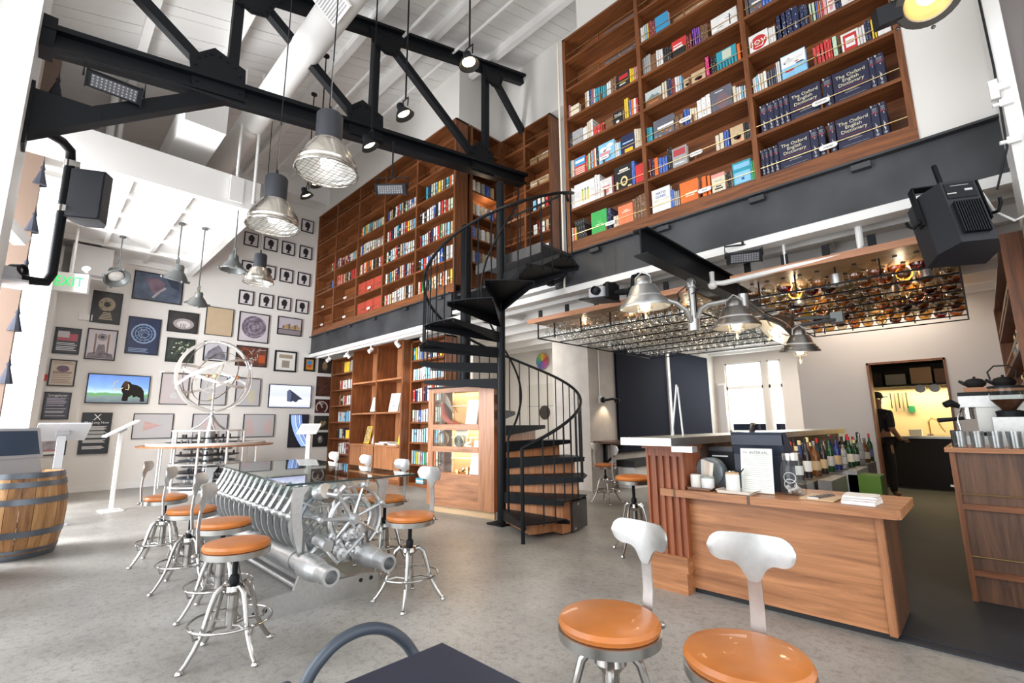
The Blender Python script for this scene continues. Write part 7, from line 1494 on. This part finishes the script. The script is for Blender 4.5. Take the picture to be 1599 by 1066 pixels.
t = thing('service_door', 'pale service door leaf with a round dark sign', 'door', (-7.6, 8.86, 0)); 
cb(t, 'door_leaf', -8.25, -7.0, 8.865, 8.895, 0, 2.15, mat('door_cream', (.70, .68, .64), .6)); cb(t, 'door_groove', -8.25, -7.0, 8.862, 8.866, 1.60, 1.612, GREYINK); cb(t, 'handle', -7.12, -7.08, 8.83, 8.865, 1.0, 1.15, CHROME); mb = MB(); mb.prism(circ(.17, 24), .012, T(-7.66, 8.858, 1.45) @ UPRIGHT); mb.build('round_sign', mat('dark_round_sign', (.05, .045, .04), .5), t)
CWX, CWZ = -7.70, 2.72
t = thing('colour_wheel', 'round rainbow colour wheel hung on the white wall', 'sign', (CWX, 8.85, CWZ))
RB = [(.55, .10, .10), (.75, .30, .05), (.80, .60, .08), (.35, .50, .12), (.10, .42, .25), (.08, .30, .42), (.12, .16, .45), (.28, .12, .40), (.45, .12, .38), (.55, .10, .22)]
for i, c in enumerate(RB):
    a0, a1 = i * 2 * PI / 10, (i + 1) * 2 * PI / 10; mb = MB(); mb.prism([(0, 0)] + [(.20 * math.cos(a0 + (a1 - a0) * j / 4), .20 * math.sin(a0 + (a1 - a0) * j / 4)) for j in range(5)], .015, T(CWX, 8.86, CWZ) @ UPRIGHT); mb.build('colour_sector', mat('wheel_%d' % i, c, .5), t)
mb = MB(); mb.tube([(CWX + .205 * math.cos(a * PI / 14), 8.85, CWZ + .205 * math.sin(a * PI / 14)) for a in range(28)], .008, 6, closed=True); mb.build('rim', GREYINK, t)
t = thing('white_door_leaf', 'narrow pale door beside the further dark panel', 'door', (-4.93, 12.97, 0)); cb(t, 'leaf', -5.02, -4.86, 12.93, 12.97, 0, 2.15, mat('pale_door', (.5, .48, .5), .6)); cb(t, 'frame', -5.04, -4.84, 12.97, 12.995, 0, 2.2, WHITE2)
# ================================================================ PICTURE WALL
FR = mat('black_frame', (.012, .012, .014), .4)
XF = XW + .004
def pframe(name, label, y0, y1, z0, z1, print_m=None, cat_='picture', fw_=.022, depth=.03, group=None, mount=None, frame_m=None):
    w_, h = y1 - y0, z1 - z0
    t = thing(name, label, cat_, (XF, (y0 + y1) / 2, z0), PI / 2, group)
    mb = MB()
    for a, b, c, d in ((-w_ / 2, w_ / 2, 0, fw_), (-w_ / 2, w_ / 2, h - fw_, h), (-w_ / 2, -w_ / 2 + fw_, fw_, h - fw_), (w_ / 2 - fw_, w_ / 2, fw_, h - fw_)): mb.box(a, b, -depth, 0, c, d)
    mb.build('frame', frame_m or FR, t, True)
    mb = MB(); mb.box(-w_ / 2 + fw_ * .8, w_ / 2 - fw_ * .8, -depth + .010, -.002, fw_ * .8, h - fw_ * .8); mb.build('print', print_m or PAPER, t, True)
    if mount: pass
    t['w'] = w_; t['h'] = h; t['d'] = depth - .010
    return t
def art(t, nm, poly, m, lift=.0012):
    w_, h = t['w'], t['h']; mb = MB(); mb.prism([(-w_ / 2 + a * w_, b * h) for a, b in poly], .0008 + lift, T(0, -t['d'], 0) @ UPRIGHT); return mb.build(nm, m, t, True)
def abox(t, nm, a, b, c, d, m, lift=.0012): return art(t, nm, [(a, c), (b, c), (b, d), (a, d)], m, lift)
def aell(t, nm, cx, cy, rx, ry, m, lift=.0012, n=24): return art(t, nm, [(cx + rx * math.cos(2 * PI * i / n), cy + ry * math.sin(2 * PI * i / n)) for i in range(n)], m, lift)
def aline(t, nm, pts, r, m):
    w_, h = t['w'], t['h']; mb = MB(); mb.tube([(-w_ / 2 + a * w_, -t['d'] - .002, b * h) for a, b in pts], r, 5); return mb.build(nm, m, t, True)
def atext(t, s_, cx, cy, size, m, sx_=1): text('lettering', s_, size, m, t, (-t['w'] / 2 + cx * t['w'], -t['d'] - .002, cy * t['h']), FRONT, sx_=sx_)
def lines(t, a, b, zs, m, th=.008):
    w_, h = t['w'], t['h']; mb = MB()
    for i, z in enumerate(zs): mb.box(-w_ / 2 + a * w_, -w_ / 2 + (b - .12 * ((i * 5) % 3) / 2 * (b - a)) * w_, -t['d'] - .002, -t['d'], z * h, z * h + th)
    mb.build('text_lines', m, t, True)
# silhouettes : four by four grid
SILB = mat('silhouette_mount', (.72, .68, .70), .6)
HEAD = [(.40, .14), (.62, .13), (.60, .30), (.66, .36), (.72, .50), (.72, .66), (.66, .78), (.54, .84), (.42, .82), (.34, .74), (.31, .64), (.27, .55), (.31, .52), (.31, .46), (.30, .40), (.36, .37), (.46, .36), (.47, .28)]
cols = [(3.13, 3.45), (3.575, 3.895), (4.00, 4.32), (4.44, 4.76)]
random.seed(12)
for r_, (a, b) in enumerate(((4.03, 4.375), (4.77, 5.11), (5.50, 5.84), (6.24, 6.58))):
    for c_, (p, q) in enumerate(cols):
        if r_ == 3 and c_ < 2: continue
        t = pframe('silhouette_portrait', 'black head silhouette in frame, %s row from bottom, %s from left' % (ORD[r_], ORD[c_]), p, q, a, b, SILB, 'picture', .022, .03, 'silhouette portraits')
        k = random.random(); flip = (r_ + c_) % 3 == 9
        poly = [(x + .02 * math.sin(i * 3 + k * 9), y + .015 * math.cos(i * 2 + k * 7)) for i, (x, y) in enumerate(HEAD)]
        art(t, 'silhouette', poly, INK)
def pm(name, col, rough=.4, k=.5, sc=6): return mat(name, col, rough, noise=(sc, k))
# posters left to right
t = pframe('framed_print', 'dark framed print with pale red block above text, top of left column', .13, .50, 2.56, 3.06, pm('dark_print', (.03, .034, .045), .3, .3)); abox(t, 'red_block', .12, .88, .50, .78, mat('pale_red_print', (.50, .12, .14), .5)); abox(t, 'pale_block', .12, .55, .62, .86, mat('pale_grey_print', (.55, .52, .53), .5), .002); lines(t, .12, .88, [.14, .2, .26, .34, .40], WHITEINK, .012)
t = pframe('framed_print', 'framed cream certificate with ornate emblem in the left column', .13, .50, 1.95, 2.45, mat('certificate_paper', (.62, .53, .43), .5)); aell(t, 'emblem', .5, .66, .24, .12, pm('emblem_ink', (.18, .12, .16), .5, .6, 40)); lines(t, .14, .86, [.12, .18, .24, .32, .40, .46, .84, .90], mat('brown_ink', (.30, .2, .15), .6), .010); abox(t, 'banner', .15, .85, .50, .55, mat('brown_ink', (0, 0, 0)))
t = pframe('framed_print', 'black framed text poster in the left column, third from top', .12, .49, 1.34, 1.84, pm('dark_print2', (.035, .035, .05), .3, .4)); atext(t, 'Longplayer', .5, .88, .058, WHITEINK); lines(t, .12, .85, [.12, .24, .28, .38, .5, .58, .64, .70, .76], mat('lilac_ink', (.5, .46, .55), .5), .014)
t = pframe('framed_print', 'framed print with pink border behind the tilted screen stand', .08, .52, .69, 1.23, PAPER); abox(t, 'pink_mat', .14, .86, .14, .86, mat('rose_print', (.52, .22, .25), .5)); abox(t, 'inner_print', .2, .8, .2, .8, pm('mauve_print', (.42, .38, .42), .4, .5), .002)
t = pframe('framed_print', 'black framed photograph of golden machine gears, high on left', .58, 1.04, 3.22, 3.86, pm('dark_warm', (.025, .022, .022), .3, .4))
for i in range(6): aline(t, 'gold_ring', [(.5 + (.12 + .03 * i) * math.cos(a * .4 + i), .60 + (.10 + .022 * i) * math.sin(a * .4 + i)) for a in range(16)], .006, mat('gold_ink', (.50, .42, .30), .4))
for i in range(5): abox(t, 'gold_base', .28 + .03 * i, .74 - .02 * i, .12 + .05 * i, .145 + .05 * i, mat('gold_ink', (0, 0, 0)))
t = pframe('framed_print', 'framed pale print of a clock with dial and columns', .58, 1.04, 2.49, 3.10, mat('pale_lilac_print', (.62, .57, .60), .4)); aell(t, 'dial', .5, .74, .16, .12, pm('dial_grey', (.28, .25, .27), .4, .5)); aell(t, 'dial_centre', .5, .74, .06, .045, mat('dark_dot', (.05, .05, .06)), .002); abox(t, 'column', .26, .32, .2, .84, mat('brown_ink', (0, 0, 0))); abox(t, 'column', .68, .74, .2, .84, mat('brown_ink', (0, 0, 0))); art(t, 'base', [(.06, .05), (.94, .05), (.88, .2), (.66, .24), (.6, .5), (.4, .5), (.34, .24), (.1, .2)], pm('base_grey', (.2, .17, .19), .4, .5, 12))
t = pframe('framed_print', 'dark blue framed print of a white ringed dial drawing', 1.17, 1.72, 2.66, 3.43, pm('night_blue', (.018, .03, .085), .3, .2), frame_m=mat('blue_black_frame', (.012, .014, .03), .4))
for i, r in enumerate((.36, .33, .25, .16)): aline(t, 'dial_ring', [(.5 + r * math.cos(a * PI / 18), .56 + r * .72 * math.sin(a * PI / 18)) for a in range(37)], .006 if i else .009, mat('pale_blue_print', (.32, .45, .65), .5))
for a in range(7): aline(t, 'dial_arc', [(.5 + .33 * math.cos(a * .9), .56 + .24 * math.sin(a * .9)), (.5 + .1 * math.cos(a * 1.7), .56 + .1 * math.sin(a * 1.7)), (.5 + .33 * math.cos(a * .9 + 2.2), .56 + .24 * math.sin(a * .9 + 2.2))], .003, mat('pale_blue_print', (0, 0, 0)))
lines(t, .1, .7, [.06, .1, .14], mat('pale_blue_print', (0, 0, 0)), .012)
t = pframe('framed_print', 'large black framed abstract satellite image, topmost on the wall', 1.17, 2.03, 3.80, 4.41, pm('satellite_blue', (.085, .11, .165), .35, .5, 4))
art(t, 'mauve_shape', [(.2, .75), (.45, .85), (.62, .7), (.6, .5), (.5, .2), (.36, .35), (.3, .55)], pm('satellite_mauve', (.20, .13, .17), .4, .4, 5)); art(t, 'pale_streak', [(.42, .1), (.55, .35), (.66, .5), (.62, .55), (.5, .38), (.38, .14)], pm('satellite_pale', (.40, .37, .38), .4, .3, 6), .002); art(t, 'dark_shape', [(.62, .9), (.9, .85), (.92, .5), (.75, .6)], pm('satellite_dark', (.03, .04, .07), .4, .3, 6), .002)
t = pframe('framed_print', 'black framed photograph of a bright oval cave mouth', 1.82, 2.38, 3.20, 3.66, pm('cave_dark', (.045, .04, .04), .3, .4, 5)); aell(t, 'bright_oval', .52, .42, .34, .26, mat('cave_grey', (.38, .35, .35), .4)); aell(t, 'bright_core', .52, .40, .22, .17, mat('cave_pale', (.68, .64, .64), .4), .002)
for x in (.42, .5, .56): abox(t, 'small_figure', x, x + .02, .22, .42, INK, .003)
t = pframe('framed_print', 'black framed photograph of sunlight through forest leaves', 1.85, 2.36, 2.55, 3.07, pm('forest_dark', (.035, .045, .035), .3, .7, 9)); 
random.seed(2)
for i in range(26): aell(t, 'light_patch', .2 + .6 * random.random(), .35 + .5 * random.random(), .015 + .04 * random.random(), .015 + .03 * random.random(), (mat('leaf_light', (.5, .55, .42), .5), mat('leaf_green', (.12, .2, .08), .5), mat('sky_white', (.72, .72, .7), .5))[i % 3], n=8)
t = pframe('framed_print', 'plain tan sheet in a thin dark frame', 2.51, 3.06, 3.22, 3.87, pm('tan_sheet', (.55, .42, .28), .6, .06, 8), fw_=.012)
t = pframe('framed_print', 'framed ink drawing of a large dense round clock mechanism', 3.18, 3.85, 3.15, 3.86, mat('drawing_paper', (.60, .56, .60), .5))
aell(t, 'round_mass', .5, .52, .40, .38, pm('drawing_ink', (.26, .22, .27), .5, .7, 14))
for i in range(8): aline(t, 'ink_arc', [(.5 + (.10 + .04 * i) * math.cos(a * .5 + i * 2), .52 + (.09 + .04 * i) * math.sin(a * .5 + i * 2)) for a in range(9)], .007, mat('drawing_line', (.10, .08, .12), .5))
t = pframe('framed_print', 'framed grey mountain photograph partly behind the orrery', 2.53, 3.01, 2.63, 3.07, mat('pale_sky_print', (.58, .58, .62), .4)); art(t, 'mountain', [(.05, .1), (.95, .1), (.9, .4), (.6, .85), (.4, .7), (.2, .5)], pm('mountain_grey', (.2, .19, .23), .4, .5, 10))
t = pframe('framed_print', 'framed brown and orange mechanical collage behind the orrery', 3.18, 3.86, 2.57, 3.05, pm('rust_collage', (.12, .045, .03), .35, .7, 8))
random.seed(6)
for i in range(20):
    x, y, a = random.random() * .8 + .1, random.random() * .7 + .15, random.random() * 3; aline(t, 'pale_bar', [(x, y), (min(.97, max(.03, x + .2 * math.cos(a))), min(.95, max(.05, y + .2 * math.sin(a))))], .008, (mat('bar_pale', (.55, .5, .48), .5), mat('bar_orange', (.5, .10, .03), .5))[i % 3 == 0])
abox(t, 'orange_patch', .72, .94, .2, .6, mat('bar_orange', (0, 0, 0)))
t = pframe('framed_print', 'framed photograph of a yellow building on the waterfront', 4.04, 4.63, 3.42, 3.88, mat('dusk_sky', (.55, .50, .55), .4)); abox(t, 'water', .03, .97, .04, .32, mat('dusk_water', (.30, .26, .28), .3)); abox(t, 'pier_edge', .03, .97, .30, .34, INK, .002)
for i in range(9): abox(t, 'building_block', .2 + .08 * i, .27 + .08 * i, .36, .52 + .12 * ((i * 5) % 4) / 3, (mat('ochre_block', (.45, .30, .10), .5), mat('dark_block', (.18, .13, .12), .5))[i % 3 == 0])
t = pframe('framed_print', 'thick black frame holding two tan documents', 4.03, 4.56, 2.50, 3.02, PAPER, fw_=.04); abox(t, 'document', .2, .8, .64, .82, mat('document_tan', (.38, .31, .22), .5)); abox(t, 'document', .34, .68, .2, .54, mat('document_grey', (.34, .30, .25), .5))
t = pframe('framed_print', 'small black frame with a bright colourful picture', 4.75, 5.03, 2.55, 2.90, mat('orange_print', (.6, .28, .05), .4), fw_=.045); abox(t, 'blue_patch', .28, .72, .5, .8, mat('bright_blue', (.05, .25, .5), .4)); aell(t, 'red_patch', .5, .38, .2, .1, mat('bar_orange', (0, 0, 0)), .002)
t = pframe('framed_print', 'dark print of a golden figure, top of the right column', 5.12, 5.46, 2.53, 2.91, pm('figure_dark', (.03, .025, .025), .3, .4), fw_=.014); aell(t, 'figure', .5, .5, .2, .32, pm('figure_gold', (.22, .14, .07), .4, .6, 14)); aell(t, 'figure_head', .5, .72, .1, .1, mat('figure_tan', (.35, .25, .15), .4), .002)
t = pframe('framed_print', 'dark reddish textured print in the right column', 5.10, 5.49, 1.93, 2.44, pm('red_texture', (.075, .028, .018), .35, .7, 22), fw_=.016)
t = pframe('framed_print', 'dark red print of a pale cogwheel in the right column', 5.10, 5.48, 1.50, 1.85, mat('maroon_print', (.06, .015, .018), .35), fw_=.012)
aline(t, 'cog_rim', [(.45 + .38 * math.cos(a * PI / 16 - 1.0), .42 + .40 * math.sin(a * PI / 16 - 1.0)) for a in range(26)], .016, mat('cog_pale', (.5, .42, .38), .4)); aline(t, 'cog_arm', [(.25, .85), (.5, .4)], .018, mat('cog_pale', (0, 0, 0))); aline(t, 'cog_arm', [(.12, .7), (.55, .65)], .014, mat('cog_pale', (0, 0, 0)))
t = pframe('framed_print', 'dark print of brass machine parts in the right column', 5.10, 5.48, 1.07, 1.43, pm('brass_dark', (.03, .028, .024), .3, .5), fw_=.012)
for i in range(8): aline(t, 'brass_part', [(.2 + .07 * i, .2 + .05 * (i % 4)), (.45 + .05 * i, .5 + .05 * ((i * 3) % 4))], .010, mat('brass_ink', (.26, .19, .09), .4))
t = pframe('framed_print', 'black print of a pale smoky shape, bottom of the right column', 5.09, 5.48, .65, 1.01, pm('smoke_dark', (.02, .019, .02), .3, .3), fw_=.012); aell(t, 'smoky_shape', .48, .5, .16, .26, pm('smoke_pale', (.20, .18, .17), .5, .6, 8)); aell(t, 'smoky_core', .46, .55, .07, .12, mat('smoke_bright', (.45, .42, .40), .5), .002)
# pale charts
mat('outline_pink', (.64, .50, .49), .5)
CH = mat('chart_paper', (.56, .545, .56), .45)
for (y0, y1, z0, z1, lab, deco) in ((1.83, 2.33, 1.65, 2.31, 'pale pink framed chart of faint rosettes left of the orrery', 'p'), (2.54, 3.06, 1.65, 2.32, 'pale grey framed chart behind the orrery centre', 'g'), (3.24, 3.77, 1.64, 2.29, 'pale framed chart with a faint yellow shape right of orrery', 'y'), (1.45, 2.12, .95, 1.46, 'pale framed chart with a faint red fan shape', 'r'), (2.46, 3.14, .93, 1.46, 'pale framed chart behind the orrery pedestal', 'k'), (3.46, 4.14, .93, 1.46, 'pale framed chart with two faint pink outlines', 'd')):
    t = pframe('framed_chart', lab, y0, y1, z0, z1, mat('chart_pink', (.60, .54, .55), .45) if deco == 'p' else CH, fw_=.014, group='pale framed charts')
    if deco == 'p': [aell(t, 'rosette', .5, y, .14, .10, pm('rosette_ink', (.64, .64, .64), .5, .15, 20)) for y in (.72, .28)]
    if deco == 'g': abox(t, 'cream_patch', .3, .6, .12, .32, mat('cream_chart', (.62, .58, .45), .5))
    if deco == 'y': aell(t, 'yellow_shape', .65, .35, .16, .26, mat('cream_chart', (0, 0, 0)))
    if deco == 'r': art(t, 'red_fan', [(.25, .3), (.5, .42), (.62, .48), (.75, .52), (.62, .55), (.5, .6), (.28, .7)], pm('fan_red', (.60, .40, .38), .5, .12, 12))
    if deco == 'd': art(t, 'pink_outline', [(.08, .1), (.36, .12), (.32, .5), (.22, .82), (.1, .8)], mat('outline_pink', (.64, .50, .49), .5)); art(t, 'pink_outline', [(.66, .2), (.9, .15), (.94, .6), (.8, .78), (.7, .6)], mat('outline_pink', (0, 0, 0)))
    if deco == 'k': aell(t, 'rose_shape', .5, .5, .22, .3, mat('outline_pink', (0, 0, 0)))
# wall poster of text and screens
def em(name, col, s=1.0): return mat(name, (.01, .01, .01), .25, emit=(col, s))
t = pframe('text_panel', 'black text panel headed by a large X sign', .68, 1.12, .69, 1.47, mat('panel_black', (.014, .018, .022), .35), 'sign', .008, .04); atext(t, 'X', .5, .88, .17, WHITEINK); atext(t, 'The Long Now', .5, .755, .062, WHITEINK, .95)
lines(t, .12, .86, [.655, .635, .615, .595, .575, .53, .51, .49, .45, .43, .41, .39, .33, .31, .29, .27, .18, .16, .14, .12], WHITEINK, .0085)
def tv(label, y0, y1, z0, z1):
    t = pframe('wall_screen', label, y0, y1, z0, z1, em('screen_black', (.0, .0, .0), 0), 'screen', .014, .05, None, None, BLACKP); return t
def grad(name, stops, axis='Z', s=1.0, noise=0.0):
    m = bpy.data.materials.new(name); m.use_nodes = True; nt = m.node_tree; b = nt.nodes['Principled BSDF']; b.inputs['Base Color'].default_value = (.01, .01, .01, 1); b.inputs['Roughness'].default_value = .2
    co = nt.nodes.new('ShaderNodeTexCoord'); sp_ = nt.nodes.new('ShaderNodeSeparateXYZ'); r = nt.nodes.new('ShaderNodeValToRGB'); nt.links.new(co.outputs['Generated'], sp_.inputs[0])
    src = sp_.outputs[axis]
    if noise:
        nz = nt.nodes.new('ShaderNodeTexNoise'); nz.inputs['Scale'].default_value = 5; nt.links.new(co.outputs['Generated'], nz.inputs['Vector']); ad = nt.nodes.new('ShaderNodeMath'); ad.operation = 'MULTIPLY_ADD'; ad.inputs[1].default_value = noise; nt.links.new(nz.outputs['Fac'], ad.inputs[0]); nt.links.new(sp_.outputs[axis], ad.inputs[2]); s2 = nt.nodes.new('ShaderNodeMath'); s2.operation = 'SUBTRACT'; s2.inputs[1].default_value = noise / 2; nt.links.new(ad.outputs[0], s2.inputs[0]); src = s2.outputs[0]
    nt.links.new(src, r.inputs[0]); els = r.color_ramp.elements
    while len(els) < len(stops): els.new(.5)
    for e_, (p, c) in zip(els, stops): e_.position = p; e_.color = (*c, 1)
    nt.links.new(r.outputs[0], b.inputs['Emission Color']); b.inputs['Emission Strength'].default_value = s; return m
t = tv('wide wall screen showing a woolly mammoth on grass', .68, 1.65, 1.65, 2.22)
abox(t, 'screen_image', .015, .985, .03, .97, grad('mammoth_scene', [(0, (.10, .12, .14)), (.2, (.16, .22, .22)), (.3, (.10, .32, .06)), (.36, (.45, .62, .75)), (.6, (.18, .34, .66)), (1, (.10, .20, .52))], noise=.25), .001)
MAM = [(.56, .10), (.57, .34), (.545, .42), (.53, .56), (.55, .70), (.60, .78), (.66, .76), (.70, .68), (.78, .66), (.86, .58), (.91, .44), (.92, .26), (.935, .08), (.86, .08), (.86, .20), (.80, .26), (.74, .22), (.72, .30), (.66, .22), (.66, .10), (.62, .08)]
MB_ = mat('mammoth_brown', (.012, .009, .008), .8)
art(t, 'mammoth', MAM, MB_, .002); aell(t, 'mammoth_brow', .60, .66, .045, .13, mat('mammoth_rust', (.10, .05, .03), .8), .003)
TUSK = mat('ivory_tusk', (.6, .5, .36), .5, emit=((.5, .40, .26), .5))
aline(t, 'tusk', [(.56, .55), (.50, .46), (.43, .48), (.40, .60), (.42, .74), (.48, .78)], .010, TUSK); aline(t, 'tusk', [(.60, .50), (.645, .48), (.655, .58), (.64, .68)], .010, TUSK)
t = tv('wide wall screen showing a dark angular building in snow', 3.96, 4.97, 1.62, 2.18)
abox(t, 'screen_image', .015, .985, .03, .97, grad('snow_scene', [(0, (.52, .55, .85)), (.3, (.75, .77, .95)), (.55, (.55, .58, .88)), (1, (.62, .65, .92))], noise=.3), .001)
art(t, 'snow_building', [(.42, .24), (.41, .72), (.47, .80), (.60, .64), (.80, .38), (.70, .36), (.64, .24), (.55, .30), (.52, .22)], em('building_dark', (.03, .035, .06), 1), .002); art(t, 'building_side', [(.42, .3), (.41, .72), (.47, .79), (.52, .6), (.5, .3)], em('building_mid', (.08, .10, .17), 1), .003); aell(t, 'snow_mist', .35, .22, .22, .06, em('mist_white', (.75, .76, .93), 1), .0035)
t = tv('upright wall screen showing blue curved planet rings', 4.48, 4.95, .66, 1.46)
abox(t, 'screen_image', .02, .98, .02, .98, em('space_black', (.004, .006, .012), 1), .001)
for i, (c, s_) in enumerate((((.25, .38, .72), .16), ((.40, .52, .85), .10), ((.18, .28, .60), .09), ((.55, .60, .86), .05), ((.12, .2, .5), .10))):
    off = [0.0, .17, .29, .40, .46][i]; lo_, hi_ = [], []
    for j in range(11):
        u = j / 10; y = .98 - .96 * u; x = .06 + off + .62 * u ** 1.9; lo_.append((min(.98, x), y)); hi_.append((min(.98, x + s_), y))
    art(t, 'planet_ring', lo_ + hi_[::-1], em('ring_blue_%d' % i, c, 1), .002)
# small lens of warmth on the wall from the lobby spots is left to the lamps themselves
